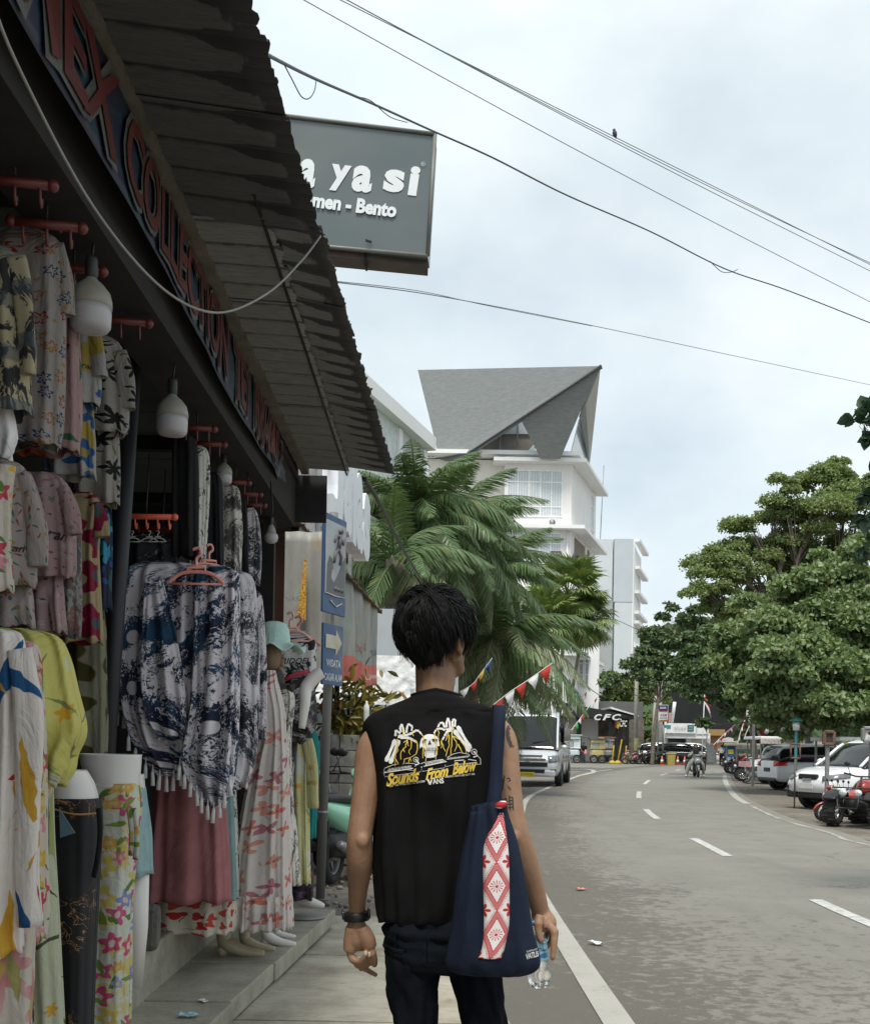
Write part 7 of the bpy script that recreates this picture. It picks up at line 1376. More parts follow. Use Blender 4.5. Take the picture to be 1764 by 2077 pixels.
def tree(name,label,base,fork,main,n,size,shape,m,seed,up=.5,r=.25,cat='tree',group=None,bark=None,fill=.35,sp=None):
 clumps=split(main,*sp)if sp else main
 t_=thing(name,label,cat,base,0,group);b=Vector(base);rr=random.Random(seed);f=Vector(fork)-b
 mb=MB();mb.tube(smooth_curve([(0,0,-.1),f*.5+Vector((rr.uniform(-.3,.3)*r*2,0,0)),f],6),[r*1.35]+[r*(1.1-.3*i/12)for i in range(12)],10);part('trunk',mb,bark or BARK,t_)
 lm=MB()
 for c,rad in main:
  c=Vector(c)-b;mid=f.lerp(c,.5)+Vector((rr.uniform(-.1,.1),rr.uniform(-.1,.1),-.06))*(c-f).length;P=smooth_curve([f*.92,mid,c],5);lm.tube(P,[r*.34*(1-.088*i)for i in range(len(P))],6)
  for _ in range(5):e=c+Vector([rr.uniform(-.7,.7)*q for q in rad]);lm.tube([P[6],P[6].lerp(e,.5)+Vector((0,0,-.03)),e],[r*.08,r*.05,r*.015],4)
 part('limb',lm,bark or BARK,t_)
 pos,d=leaf_cloud(clumps,n,seed,fill);V,fa,fb=leaf_mesh(0,pos,size,up,seed,shape,.10,.35,d*.5);part('crown',np_mesh('crown',V-np.array(b),[fa,fb],m),None,t_);return t_
def cl(lst,Y0,seed):
 """clumps given as (px, py, radius px, depth offset)"""
 out=[]
 for px,py,rp,dy in lst:Y=Y0+dy;r=rp*Y/FPX;out.append((tuple(at(px,py,Y)),(r,r*.9,r*.72)))
 return out
rr=random.Random(9)
def split(clumps,k,seed,a=.45,b=.95):
 q=random.Random(seed);out=[]
 for c,r in clumps:
  for _ in range(k):d=Vector((q.gauss(0,1),q.gauss(0,1),q.gauss(0,1))).normalized()*q.uniform(a,b);s=q.uniform(.36,.62);out.append(((c[0]+d.x*r[0],c[1]+d.y*r[1],c[2]+d.z*r[2]),(r[0]*s,r[1]*s,r[2]*s)))
 return out
HIB=leaf_mat('broad_heart_leaf',[(.085,.155,.06),(.155,.245,.095),(.235,.32,.14),(.30,.37,.19)],.42,.32,((.32,.22,.06),.985));RAIN=leaf_mat('fine_leaf',[(.15,.22,.09),(.23,.305,.125),(.30,.36,.165)],.5,.4);ALM=leaf_mat('almond_leaf',[(.06,.11,.052),(.11,.17,.078),(.17,.23,.115)],.45,.22,((.20,.09,.04),.97));DKL=leaf_mat('shade_leaf',[(.045,.092,.043),(.09,.155,.07),(.15,.22,.095)],.45,.2,((.22,.10,.05),.985));NEARL=leaf_mat('near_dark_leaf',[(.02,.05,.028),(.035,.075,.04),(.05,.10,.055)],.4,.2)
lst=[(1455,1128,52,0),(1500,1095,48,1),(1425,1185,42,-1),(1500,1160,55,0),(1560,1110,60,1),(1600,1030,46,0),(1640,975,44,1),(1590,990,34,0),(1580,1068,46,1),(1660,1040,62,0),(1715,975,46,2),(1735,1035,60,0),(1690,955,26,1),(1480,1232,50,0),(1560,1190,60,2),(1640,1130,66,2),(1700,1120,66,2),(1520,1060,20,0),(1775,975,40,1),(1800,1050,70,0),(1440,1232,34,0),(1610,1090,40,3)]
B_=at(1640,1540,46);tree('rain_tree','tall fine leaved tree with cloud shaped clumps rising over the parking lot',(B_.x,46,gz(46)),at(1600,1300,46),cl(lst,46,1),120000,.105,BLOB,RAIN,11,.7,.42,group='trees along the parking lot',fill=.35,sp=(7,3,.4,1.15))
lst=[(1600,1300,90,0),(1530,1330,70,0),(1680,1240,95,1),(1640,1180,70,1),(1700,1330,110,0),(1620,1390,90,-1),(1560,1420,70,0),(1745,1200,80,1),(1770,1290,90,0),(1720,1430,90,-1),(1660,1460,60,-1),(1780,1400,90,0),(1690,1130,60,2),(1600,1230,60,2),(1755,1110,60,1),(1500,1390,40,0),(1830,1220,100,1),(1840,1400,90,0),(1580,1360,70,-2),(1650,1330,80,-2),(1740,1380,90,-2),(1680,1400,80,-2),(1560,1270,50,0),(1540,1400,50,0),(1600,1450,46,-1),(1500,1300,50,1),(1550,1240,50,2),(1480,1340,44,1)]
B_=at(1645,1560,39);tree('hibiscus_tree','leafy heart leaved tree overhanging the parked white cars',(B_.x,39,gz(39)),at(1640,1448,38),cl(lst,35,2),105000,.145,HEART,HIB,12,.22,.16,group='trees along the parking lot',bark=mat('pale_bark',(.20,.185,.155),.85,var=.3,scale=4,bump=.4),fill=.6,sp=(7,5,.25,1.2))
lst=[(1420,1330,50,0),(1470,1300,55,0),(1520,1290,60,1),(1440,1385,55,0),(1500,1390,60,0),(1390,1370,36,0),(1560,1350,70,1),(1475,1430,40,0),(1540,1440,60,0),(1520,1340,50,-1),(1405,1405,24,0),(1590,1440,40,1),(1425,1470,14,0),(1620,1450,36,1)]
B_=at(1535,1545,54);tree('almond_tree','dark green broad tree over the far end of the parking lot',(B_.x,54,gz(52)),at(1525,1455,54),cl(lst,54,3),44000,.26,OVAL,DKL,13,.6,.17,group='trees along the parking lot',fill=.45,sp=(5,7))
lst=[(1345,1290,40,0),(1310,1315,26,0),(1390,1300,44,0),(1330,1335,34,0),(1370,1345,40,0),(1300,1345,26,0),(1350,1250,16,0),(1385,1258,22,0),(1420,1270,36,1),(1285,1372,22,0),(1330,1380,30,0),(1378,1388,34,0),(1410,1240,20,0),(1400,1345,40,0),(1252,1378,16,0),(1228,1386,14,0),(1450,1330,46,1),(1450,1275,30,1),(1430,1390,40,1),(1360,1230,14,0),(1275,1350,16,0)]
B_=at(1322,1545,84);tree('sea_almond_tree','sea almond tree with flat layered branches between the grey block and the office',(B_.x,84,gz(84)),at(1335,1415,84),[(c,(r[0],r[1],r[2]*.62))for c,r in cl(lst,84,4)],26000,.36,OVAL,ALM,14,.8,.14,group='trees along the parking lot',fill=.4,sp=(5,9))
lst=[(1235,1385,30,0),(1265,1400,34,0),(1300,1385,34,0),(1290,1420,30,0),(1325,1420,30,0),(1245,1418,26,0),(1310,1465,24,-1),(1325,1500,22,-1)]
B_=at(1290,1545,106);tree('garden_tree','light green garden tree behind the restaurant roof',(B_.x,106,gz(100)),at(1285,1440,106),cl(lst,106,5),9000,.38,OVAL,leaf_mat('bright_leaf',[(.08,.14,.035),(.13,.20,.05),(.20,.25,.08)],.45,.25),15,.5,.2,fill=.4)
wp=[]
for i in range(40):x=rr.uniform(1530,1840);wp.append((x,rr.uniform(1390,1520),rr.uniform(25,45),rr.uniform(0,14)))
pos,d=leaf_cloud(cl(wp,74,6),20000,31,.5);V,fa,fb=leaf_mesh(0,pos,.55,.5,31,BLOB,.1,.3,d*.4);part('undergrowth',np_mesh('undergrowth',V,[fa,fb],DKL),None,None,kind='stuff')
wp=[(1200+9*i,1296-10*math.sin(i*.33)+(0 if i>8 else 60),26,0)for i in range(40)]
pos,d=leaf_cloud(cl(wp,260,7),12000,32,.4);V,fa,fb=leaf_mesh(0,pos,2.0,.5,32,BLOB,.1,.3,d*.4);part('woods',np_mesh('woods',V,[fa,fb],ALM),None,None,kind='stuff')
hl=MB();hl.ell((60,300,-30),(160,30,55),nu=40,nv=12);setting('hill',hl,mat('hill_green',(.05,.085,.04),.95,var=.3,scale=.1))
nb_=at(2100,1560,9);lst=[(1752,850,26,0),(1775,830,30,0),(1760,1060,24,.4),(1780,1010,30,.3),(1795,1100,30,.3),(1768,890,18,0),(1850,950,70,.2),(1900,800,80,.5),(1950,1000,90,0),(1748,1125,14,.4),(2050,850,120,.5)]
tree('overhanging_tree','dark large leaved branches reaching in from the road side, closest to the viewer',(nb_.x,9,gz(9)),at(2050,1150,9),cl(lst,9,8),1500,.105,HEART,NEARL,16,.2,.14,group='trees along the parking lot',fill=.6)
CBV={};CLAMP=mat('headlight_glass',(.16,.175,.19),.08,.2,.35,scale=14,spec=.8)
def car(name,label,cat,loc,rz,prof,glass,Wd,wb,wr,paint_,group=None,rear=False,plate=None,tall=False):
 """front to +x. prof: (x, z low, z top of body, half width); glass: (x, z roof, half width at roof, z belt)"""
 b=thing(name,label,cat,loc,rz,group);Bd=smooth_curve([Vector(p[:3])for p in prof],4);Wq=smooth_curve([Vector((p[3],0,0))for p in prof],4);rings=[]
 for p,w in zip(Bd,Wq):
  x,z0,z1,w=p.x,p.y,p.z,w.x;h=z1-z0;half=[(0,z1+.012*0),(w*.55,z1),(w*.84,z1-.015),(w*.94,z1-.06),(w*.985,z1-h*.28),(w,z1-h*.5),(w*.985,z0+h*.22),(w*.93,z0+.04),(w*.8,z0),(0,z0)]
  rings.append([Vector((x,y,z))for y,z in half]+[Vector((x,-y,z))for y,z in half[-2:0:-1]])
 mb=MB();mb.loft(rings,0,True);CBV[b.name]=bvh_of(mb);part('body',mb,paint_,b)
 Gp=smooth_curve([Vector((g[0],g[1],g[3]))for g in glass],4);Gw=smooth_curve([Vector((g[2],0,0))for g in glass],4)
 def gr(p,w,z0,z1,k):
  o=[]
  for s in(0,.5,1):z=z0+(z1-z0)*s;o.append((w+(Wd/2*.93-w)*(1-(z-p.z)/max(.05,p.y-p.z))+k,z))
  return o
 rg=[];rr_=[]
 for p,w in zip(Gp,Gw):
  s=[(0,p.y)]+[(w.x*.8,p.y-.008),(w.x,p.y-.05)]+[(w.x+(Wd/2*.94-w.x)*t,p.y-.05+(p.z-p.y+.05)*t)for t in(.5,1)]+[(0,p.z-.02)]
  rg.append([Vector((p.x,y,z))for y,z in s]+[Vector((p.x,-y,z))for y,z in s[-2:0:-1]])
 mb=MB();mb.loft(rg,0,True);part('cabin_glass',mb,GLASS,b)
 top=[g for g in zip(Gp,Gw)if g[0].y>max(q.y for q in Gp)-(.16 if not tall else .3)];rings=[]
 for p,w in top:s=[(0,p.y+.014),(w.x*.8,p.y+.008),(w.x+.012,p.y-.04),(w.x+.03,p.y-.10)];rings.append([Vector((p.x,-y,z))for y,z in s[::-1]]+[Vector((p.x,y,z))for y,z in s[1:]])
 mb=MB();mb.loft(rings,0,True,closed=False);part('roof',mb,paint_,b,solid=.012)
 n=len(Gp);nf=len(glass)
 for sgn in(-1,1):
  for(i0,i1,wd)in[(top and Gp.index(top[0][0]),0,.045),(Gp.index(top[-1][0]),n-1,.04),]:
   pts=[]
   for i in range(min(i0,i1),max(i0,i1)+1):p,w=Gp[i],Gw[i];pts.append((p.x,sgn*(w.x+.006),p.y-.02))
   mb=MB();mb.tube(pts,wd,6);part('pillar',mb,paint_,b)
  xm=(Gp[0].x+Gp[-1].x)/2;k=min(range(n),key=lambda i:abs(Gp[i].x-xm));p,w=Gp[k],Gw[k];mb=MB();mb.tube([(p.x,sgn*(w.x+.01),p.y-.05),(p.x,sgn*Wd/2*.95,p.z)],.035,6);part('pillar',mb,BLACK,b)
  xs=glass[-1][0]-.28;mb=MB();mb.ell((xs-.1,sgn*(Wd/2+.08),glass[-1][3]+.12),(.07,.10,.075),nu=10,nv=7);part('mirror',mb,paint_,b)
  for q in(.12,-.75):mb=MB();mb.box((q,sgn*(Wd/2*.99),glass[-1][3]-.14),(.18,.03,.03));part('door_handle',mb,paint_,b)
  mb=MB()
  for q in(wb/2-.55,-.25,-wb/2+.45):mb.box((q,sgn*(Wd/2*.993),.62),(.008,.02,.62))
  part('door_gap',mb,BLACK,b)
 for x in(-wb/2,wb/2):
  for sgn in(-1,1):
   mb=MB();mb.cyl((x,sgn*(Wd/2-.16),wr),(x,sgn*(Wd/2+.004),wr),wr*1.14,24,smooth=False);part('wheel_arch',mb,BLACK,b)
   w_=wheel(b,x,wr,wr,.22,8,CHROME,28);sh=Matrix.Translation((0,sgn*(Wd/2-.09),0));w_.matrix_local=sh
 return b
def bits(b,lst):
 for name,c,d,m in lst:mb=MB();mb.box(c,d);part(name,mb,m,b,bevel=min(d)*.3)
def lamps(b,name,pts,m,y,rot=0):
 """a lens wrapped over the body corner: four corners projected onto the body"""
 fx=1 if pts[0][0]>0 else-1
 for sgn in(-1,1):
  A_,B_,C_,D_=[Vector((p[0],sgn*p[1],p[2]))for p in pts];V=[];d=Vector((-fx,-sgn*.75,0)).normalized()
  for i in range(7):
   for k in range(5):
    s,u=i/6,k/4;p=A_.lerp(B_,s).lerp(D_.lerp(C_,s),u);h=CBV[b.name].ray_cast(p-d*1.2,d);V.append((h[0]if h[0]is not None else p)-d*.014)
  mb=MB();mb.add(V,[(i*5+k,i*5+k+1,i*5+k+6,i*5+k+5)for i in range(6)for k in range(4)],0,True);part(name,mb,CLAMP if m is LAMP_GLASS else m,b,solid=.02)
WPT=paint('car_white',(.74,.76,.78));SPT=mat('paint_silver',(.58,.61,.64),.3,.3,var=.04,coat=.6,scale=2);BPT=paint('car_black',(.02,.021,.023));PLY=mat('plate_yellow',(.55,.42,.03),.5);PLB=mat('plate_white',(.6,.6,.58),.5)
f=G(1117,1594);van=car('minibus','silver high roof van with a yellow plate parked on the verge behind the man','van',(f.x-.35,f.y+1.9,gz(36)),R(-101),[(-2.68,.42,1.12,.88),(-2.6,.34,1.18,.93),(-1.2,.28,1.2,.94),(1.0,.28,1.2,.94),(1.9,.28,1.16,.93),(2.35,.30,1.06,.91),(2.60,.36,.92,.86),(2.68,.46,.80,.80)],[(-2.64,2.02,.74,1.14),(-2.5,2.2,.78,1.16),(-1.0,2.28,.80,1.18),(.6,2.27,.80,1.18),(1.25,2.18,.78,1.16),(1.75,1.72,.80,1.12),(2.28,1.12,.84,1.06)],1.88,3.11,.34,SPT,tall=True);van.scale=(1.15,1.15,1.15)
mb=MB();mb.prism([(1.22,-.80,2.10),(1.75,-.84,1.70),(1.62,-.86,1.72),(1.0,-.83,2.1)],(0,.03,0));part('pillar',mb,SPT,van)
bits(van,[('grille',(2.655,0,.80),(.06,1.10,.10),CHROME),('grille',(2.67,0,.66),(.06,1.2,.14),BLACK),('grille',(2.655,0,.92),(.05,.9,.05),CHROME),('bumper',(2.64,0,.40),(.16,1.66,.2),SPT),('intake',(2.70,0,.46),(.05,1.05,.12),BLACK),('license_plate',(2.735,0,.36),(.02,.46,.14),PLY),('emblem',(2.68,0,.80),(.05,.14,.10),CHROME),('belt_trim',(0.2,-.945,.78),(2.6,.012,.035),mat('trim_orange',(.5,.22,.12),.5)),('belt_trim',(0.2,.945,.78),(2.6,.012,.035),mat('trim_orange',(.5,.22,.12),.5)),('window_band',(-.9,-.905,1.56),(2.9,.03,.52),GLASS),('window_band',(-.9,.905,1.56),(2.9,.03,.52),GLASS)])
lamps(van,'headlight',[(2.6,.56,.90),(2.4,.92,.96),(2.4,.92,.74),(2.64,.58,.72)],LAMP_GLASS,0);lamps(van,'fog_lamp',[(2.66,.66,.52),(2.58,.80,.52),(2.58,.80,.40),(2.66,.66,.40)],BLACK,0)
mb=MB();add_text(mb,'D 7777 KL',frame((2.748,0,.36),(0,1,0),(0,0,1)),w=.36,size=1);part('lettering',mb,BLACK,van)
mb=MB();mb.tube([(2.16,-.6,1.30),(2.0,.0,1.42)],.012,4);mb.tube([(2.16,.1,1.30),(2.0,.7,1.42)],.012,4);part('wiper',mb,BLACK,van)
SUVP=[(-2.25,.46,.98,.78),(-2.1,.30,1.06,.88),(-1.2,.26,1.08,.91),(.4,.26,1.06,.92),(1.2,.26,1.04,.91),(1.75,.28,.98,.88),(2.10,.32,.86,.80),(2.28,.42,.70,.68)]
SUVG=[(-2.1,1.22,.60,1.02),(-1.85,1.56,.62,1.04),(-1.0,1.69,.66,1.06),(.0,1.70,.67,1.05),(.55,1.60,.66,1.04),(1.0,1.30,.68,1.03),(1.35,1.06,.74,1.02)]
CGp='cars parked in the lot'
q=G(1677,1640);suv=car('suv_car','white crossover with black grille parked nose to the road, closest of the white cars','car',(q.x+1.45,q.y+.45,gz(26)),R(203),SUVP,SUVG,1.84,2.7,.36,WPT,CGp)
bits(suv,[('grille',(2.245,0,.78),(.1,.62,.13),BLACK),('grille',(2.30,0,.72),(.03,.3,.05),CHROME),('bumper',(2.16,0,.34),(.22,1.5,.16),BLACK),('license_plate',(2.32,0,.56),(.02,.46,.14),PLB),('sill',(0,.90,.30),(2.1,.05,.1),BLACK),('sill',(0,-.90,.30),(2.1,.05,.1),BLACK),('roof_rail',(-.6,.62,1.70),(1.7,.04,.05),STEEL),('roof_rail',(-.6,-.62,1.70),(1.7,.04,.05),STEEL)])
lamps(suv,'headlight',[(2.2,.42,.80),(1.78,.88,.90),(1.80,.89,.78),(2.22,.46,.68)],LAMP_GLASS,0);lamps(suv,'fog_lamp',[(2.19,.56,.56),(2.06,.74,.57),(2.06,.74,.46),(2.19,.56,.46)],BLACK,0)
q=G(1592,1602);hb=car('hatchback_car','white hatchback showing its red tail lamp just past the crossover','car',(q.x+1.4,q.y+.2,gz(38)),R(8),[(-2.1,.40,.96,.76),(-2.0,.30,1.02,.84),(-1.2,.26,1.02,.87),(.5,.26,.98,.88),(1.4,.26,.94,.86),(1.9,.3,.82,.8),(2.1,.4,.66,.66)],[(-2.0,1.25,.58,.96),(-1.75,1.52,.6,.98),(-.8,1.62,.64,1.0),(.1,1.6,.64,.98),(.6,1.42,.64,.97),(1.2,1.0,.7,.96)],1.76,2.55,.34,WPT,CGp)
lamps(hb,'tail_light',[(-2.09,.50,1.0),(-1.80,.86,1.02),(-1.80,.87,.86),(-2.10,.52,.82)],REDL,0);bits(hb,[('rear_bumper',(-2.06,0,.36),(.16,1.4,.14),BLACK),('license_plate',(-2.11,0,.7),(.02,.46,.14),BLACK)])
q=G(1580,1592);sdn=car('sedan_car','small white car nose peeking out between the hatchback and the motorbikes','car',(q.x+1.5,q.y+1.6,gz(44)),R(190),SUVP,[(-2.0,1.2,.58,.96),(-1.7,1.46,.6,.98),(-.8,1.56,.64,1.0),(.1,1.54,.64,1.0),(.6,1.36,.64,1.0),(1.2,1.05,.7,.99)],1.74,2.5,.33,WPT,CGp)
bits(sdn,[('grille',(2.25,0,.6),(.1,1.0,.2),BLACK),('license_plate',(2.31,0,.5),(.02,.46,.14),BLACK)]);lamps(sdn,'headlight',[(2.2,.42,.80),(1.78,.86,.90),(1.80,.86,.78),(2.22,.46,.68)],LAMP_GLASS,0)
for lab,px,Y,rz,pt,dz in(('black and silver people carrier parked before the office, farther left',1382,92,-16,BPT,0),('white people carrier right beside the black one before the office',1408,95,-14,WPT,0),('silver car behind the scooter row, mostly hidden',1345,97,-10,SPT,0)):
 p=at(px,1545,Y);c_=car('office_car',lab,'car',(p.x,Y,gz(90)),R(rz),SUVP,[(g[0],g[1]+.06,g[2],g[3])for g in SUVG],1.8,2.7,.34,pt,'cars before the office');lamps(c_,'headlight',[(2.2,.42,.80),(1.78,.88,.90),(1.80,.89,.78),(2.22,.46,.68)],LAMP_GLASS,0)
def figure(root,pts,m,vox=.018,name='body'):
 mb=MB()
 for kind,a,r in pts:
  if kind=='e':mb.ell(a,r,nu=10,nv=7)
  else:mb.tube(smooth_curve(a,3)if len(a)>2 else a,[r[0]+(r[1]-r[0])*i/max(1,(len(a)-1)*(3 if len(a)>2 else 1))for i in range((len(a)-1)*(3 if len(a)>2 else 1)+1)],9)
 o=obj('tmp',mb.mesh('tmp',[m]));md=o.modifiers.new('r','REMESH');md.mode='VOXEL';md.voxel_size=vox;md.use_smooth_shade=True
 me=bpy.data.meshes.new_from_object(o.evaluated_get(bpy.context.evaluated_depsgraph_get()));bpy.data.objects.remove(o);me.materials.clear();me.materials.append(m);me.name=name;return part(name,me,None,root)
def hand(s,x,y,z,dx,dy):return[('t',[(x,y,z),(x+dx*.08,y+dy*.08,z-.02)],(.028,.034))]+[('t',[(x+dx*.08-dy*k*.018,y+dy*.08+dx*k*.018,z-.02),(x+dx*.15-dy*k*.02,y+dy*.15+dx*k*.02,z-.05),(x+dx*.14-dy*k*.02,y+dy*.14,z-.09)],(.011,.009))for k in(-1.5,-.5,.5,1.5)]
def face(z,x=0,y=0,r=.1):return[('e',(x,y,z),(r*.78,r*.92,r*1.12)),('e',(x,y-r*.95,z-.02),(.016,.02,.022)),('e',(x-.075,y,z),(.012,.02,.03)),('e',(x+.075,y,z),(.012,.02,.03)),('t',[(x,y,z-.08),(x,y+.01,z-.22)],(.05,.055))]
HAIRM=mat('dark_hair',(.008,.008,.009),.6)
p=G(1417,1577);rid=thing('person','scooter rider in a black headscarf and pale grey clothes, feet on the road','person',(p.x-.02,p.y+.55,gz(45)),R(-6))
sc_=scooter('grey scooter with black side panniers ridden towards the viewer',(p.x,p.y+.55,gz(45)),R(-96),paint('scooter_grey',(.30,.31,.30)),paint('black',(.015,.015,.016)),None,panniers=True);sc_['group']='scooters'
figure(rid,face(1.44,-.03,-.04)+hand(1,.32,-.52,1.06,0,-1)+hand(1,-.36,-.50,1.06,0,-1)+[('e',(0,.02,1.1),(.15,.1,.22)),('t',[(-.13,0,1.2),(-.30,-.1,1.0),(-.36,-.5,1.06)],(.045,.03)),('t',[(.13,0,1.2),(.28,-.1,1.0),(.32,-.52,1.06)],(.045,.03)),('t',[(-.1,.1,.82),(-.28,-.2,.6),(-.45,-.15,.08)],(.08,.04)),('t',[(.1,.1,.82),(.26,-.25,.58),(.34,-.1,.08)],(.08,.04)),('e',(0,.12,.84),(.17,.15,.12))],SKIN)
GRYC=plain('pale_grey_cloth',(.42,.42,.39));figure(rid,[('e',(0,.03,1.06),(.19,.14,.28)),('t',[(-.15,.0,1.2),(-.34,-.1,1.0),(-.37,-.42,1.06)],(.075,.055)),('t',[(.15,0,1.2),(.32,-.1,1.0),(.33,-.44,1.06)],(.075,.055)),('t',[(-.1,.1,.82),(-.32,-.22,.62),(-.46,-.14,.16)],(.12,.09)),('t',[(.1,.1,.82),(.29,-.27,.6),(.36,-.09,.16)],(.11,.065)),('e',(0,.12,.84),(.21,.18,.14))],GRYC,.02,'clothing')
figure(rid,[('e',(-.03,.0,1.47),(.115,.12,.135)),('e',(-.02,-.02,1.24),(.17,.14,.17)),('t',[(-.03,-.02,1.38),(-.02,-.05,1.1)],(.11,.13))],HAIRM,.016,'headscarf')
mb=MB();mb.ell((-.035,-.112,1.455),(.06,.035,.075));part('face',mb,SKIN,rid)
for x,y in((-.48,-.2),(.35,-.15)):mb=MB();mb.ell((x,y,.06),(.055,.14,.06));part('shoe',mb,WHITE,rid)
def standing(label,px,py,Y,top,bot,rz,hair,extra=None,bend=0.0):
 p=at(px,py,Y);r=thing('person',label,'person',(p.x,Y,gz(Y)),rz);b=bend
 figure(r,face(1.52,0,-b*.9)+hand(1,-.22,-.22-b,.92,0,-1)+hand(1,.24,-.2-b,.92,0,-1)+[('e',(0,-b*.5,1.2),(.17,.1,.26)),('e',(0,0,.9),(.15,.11,.12)),('t',[(-.18,-b*.7,1.36),(-.25,-b*.5,1.1),(-.22,-.22-b,.92)],(.05,.03)),('t',[(.18,-b*.7,1.36),(.26,-b*.5,1.1),(.24,-.2-b,.92)],(.05,.03)),('t',[(-.09,0,.88),(-.1,-.02,.48),(-.1,.02,.05)],(.08,.04)),('t',[(.09,0,.88),(.1,-.02,.48),(.1,.02,.05)],(.08,.04))],SKIN)
 figure(r,[('e',(0,-b*.5,1.18),(.205,.135,.29)),('t',[(-.17,-b*.7,1.36),(-.26,-b*.5,1.14)],(.075,.075)),('t',[(.17,-b*.7,1.36),(.27,-b*.5,1.14)],(.075,.075))],top,.018,'shirt');figure(r,[('e',(0,0,.88),(.175,.135,.13)),('t',[(-.09,0,.86),(-.1,-.02,.48),(-.1,.02,.1)],(.1,.075)),('t',[(.09,0,.86),(.1,-.02,.48),(.1,.02,.1)],(.1,.075))],bot,.018,'trousers')
 mb=MB();mb.ell((0,-b*.9+.02,1.56),(.095,.105,.1));part('hair',mb,hair,r)
 for x in(-.1,.1):mb=MB();mb.ell((x,-.05,.04),(.045,.13,.045));part('shoe',mb,BLACK,r)
 return r
standing('man in a white shirt and black trousers at the blue stall, back to the road',1463,1546,88,plain('white_shirt',(.72,.74,.76)),DARKC,R(175),HAIRM);vend=standing('vendor in a black shirt bending over beside the yellow cart',1182,1546,86,DARKC,mat('dark_jeans',(.05,.055,.06),.9),R(20),HAIRM,bend=.16)
mb=MB();mb.lathe([(.02,.42),(.05,.36),(.13,.18),(.15,.06),(.08,0)],12);pk=single('plastic_bag',mb,mat('pink_bag',(.58,.22,.22),.4),'pink plastic bag held by the stooping vendor','bag');p=at(1187,1526,85.6);pk.location=(p.x,p.y,p.z-.2)
def cart(label,px,Y,Wd,H,body_m,trim_m,roof_m,rz=0,awning=None,glassy=True,sign=None):
 p=at(px,1546,Y);b=thing('food_cart',label,'food cart',(p.x,Y,gz(Y)),rz,'food carts at the corner',1.13)
 bits(b,[('body',(0,0,.72),(Wd,.7,.62),body_m),('counter',(0,0,1.05),(Wd+.08,.78,.05),trim_m),('roof',(0,0,H),(Wd+.25,1.0,.09),roof_m),('fascia',(0,-.40,H-.16),(Wd,.04,.2),body_m)])
 for x in(-1,1):
  for y in(-1,1):mb=MB();mb.box((x*(Wd/2-.03),y*.32,(1.07+H)/2),(.06,.06,H-1.07));part('post',mb,trim_m,b)
 if glassy:mb=MB();mb.box((-Wd*.18,-.1,1.3),(Wd*.5,.45,.44));part('display_case',mb,mat('case_glass',(.30,.36,.36),.1),b);mb=MB();mb.box((Wd*.28,-.05,1.45),(Wd*.36,.5,.75));part('cupboard',mb,body_m,b,bevel=.01)
 for x in(-.28,.3):w_=wheel(b,x*Wd,.30,.30,.06,8,STEEL,22);w_.matrix_local=Matrix.Translation((0,-.40,0))
 if sign:mb=MB();add_text(mb,sign,FACE_CAM((0,-.425,H-.16)),w=Wd*.6,size=1);part('lettering',mb,SDK,b)
 if awning:mb=MB();mb.prism([(-1.9,-.5,H+.25),(Wd/2+.3,-.5,H-.12),(Wd/2+.3,-.5,H-.06),(-1.9,-.5,H+.30)],(0,1.2,0));part('awning',mb,awning,b)
 return b
LBL=mat('cart_pale_blue',(.52,.60,.62),.5,dirt=(.4,.45,.45),dirt_amt=.2);CRM=mat('cart_cream',(.56,.48,.22),.55,var=.1);BRW=mat('cart_brown',(.22,.085,.04),.55);ALU=mat('cart_aluminium',(.40,.42,.42),.4,.5)
cart('white and pale blue food cart next to the van, with glass cupboard',1158,86,1.15,1.95,LBL,WHITE,mat('cart_mint',(.34,.44,.38),.6));cart('cream yellow food cart under a sloping grey awning',1210,87,1.0,1.72,CRM,CRM,mat('awning_grey',(.14,.14,.14),.6),0,mat('awning_grey',(.14,.14,.14),.6),True,'BAKSO');cart('dark brown wooden food cart with a steel base behind the cream one',1229,88.6,1.0,1.85,ALU,BRW,BRW)
ck=thing('drink_stall','blue drinks stall with a yellow notice under a white umbrella','stall',(at(1479,1546,88).x,88,gz(88)));bits(ck,[('body',(0,0,.8),(.85,.6,1.6),mat('stall_blue',(.03,.12,.24),.5)),('notice',(0,-.32,1.1),(.42,.03,.36),mat('notice_yellow',(.55,.42,.05),.5)),('skirt',(0,-.31,.35),(.8,.03,.6),mat('stall_lilac',(.4,.42,.55),.6))])
mb=MB();add_text(mb,'ES TEH',FACE_CAM((0,-.34,1.1)),w=.34,size=1);part('lettering',mb,BLACK,ck)
um=thing('umbrella','small greyish white umbrella over the blue drinks stall','umbrella',(at(1476,1546,88.3).x,88.3,gz(88)));mb=MB();mb.lathe([(1.0,1.85),(.7,2.05),(.35,2.2),(.02,2.28)],16,caps=(False,True));part('canopy',mb,mat('umbrella_cloth',(.50,.49,.45),.7),um,solid=.01);mb=MB();mb.cyl((0,0,0),(0,0,2.3),.02,6);part('shaft',mb,STEEL,um)
ab=thing('notice_board','leaning white notice board covered in small dark print','sign',(at(1442,1546,89).x,89,gz(88)),R(-12));bits(ab,[('panel',(0,0,.95),(.72,.06,1.6),mat('board_printed',(.46,.47,.45),.6,var=.5,scale=9)),('frame',(-.38,0,.85),(.05,.08,1.75),STEEL),('frame',(.38,0,.85),(.05,.08,1.75),STEEL)])
YEL=mat('bollard_yellow',(.60,.44,.05),.6,dirt=(.4,.3,.1),dirt_amt=.2)
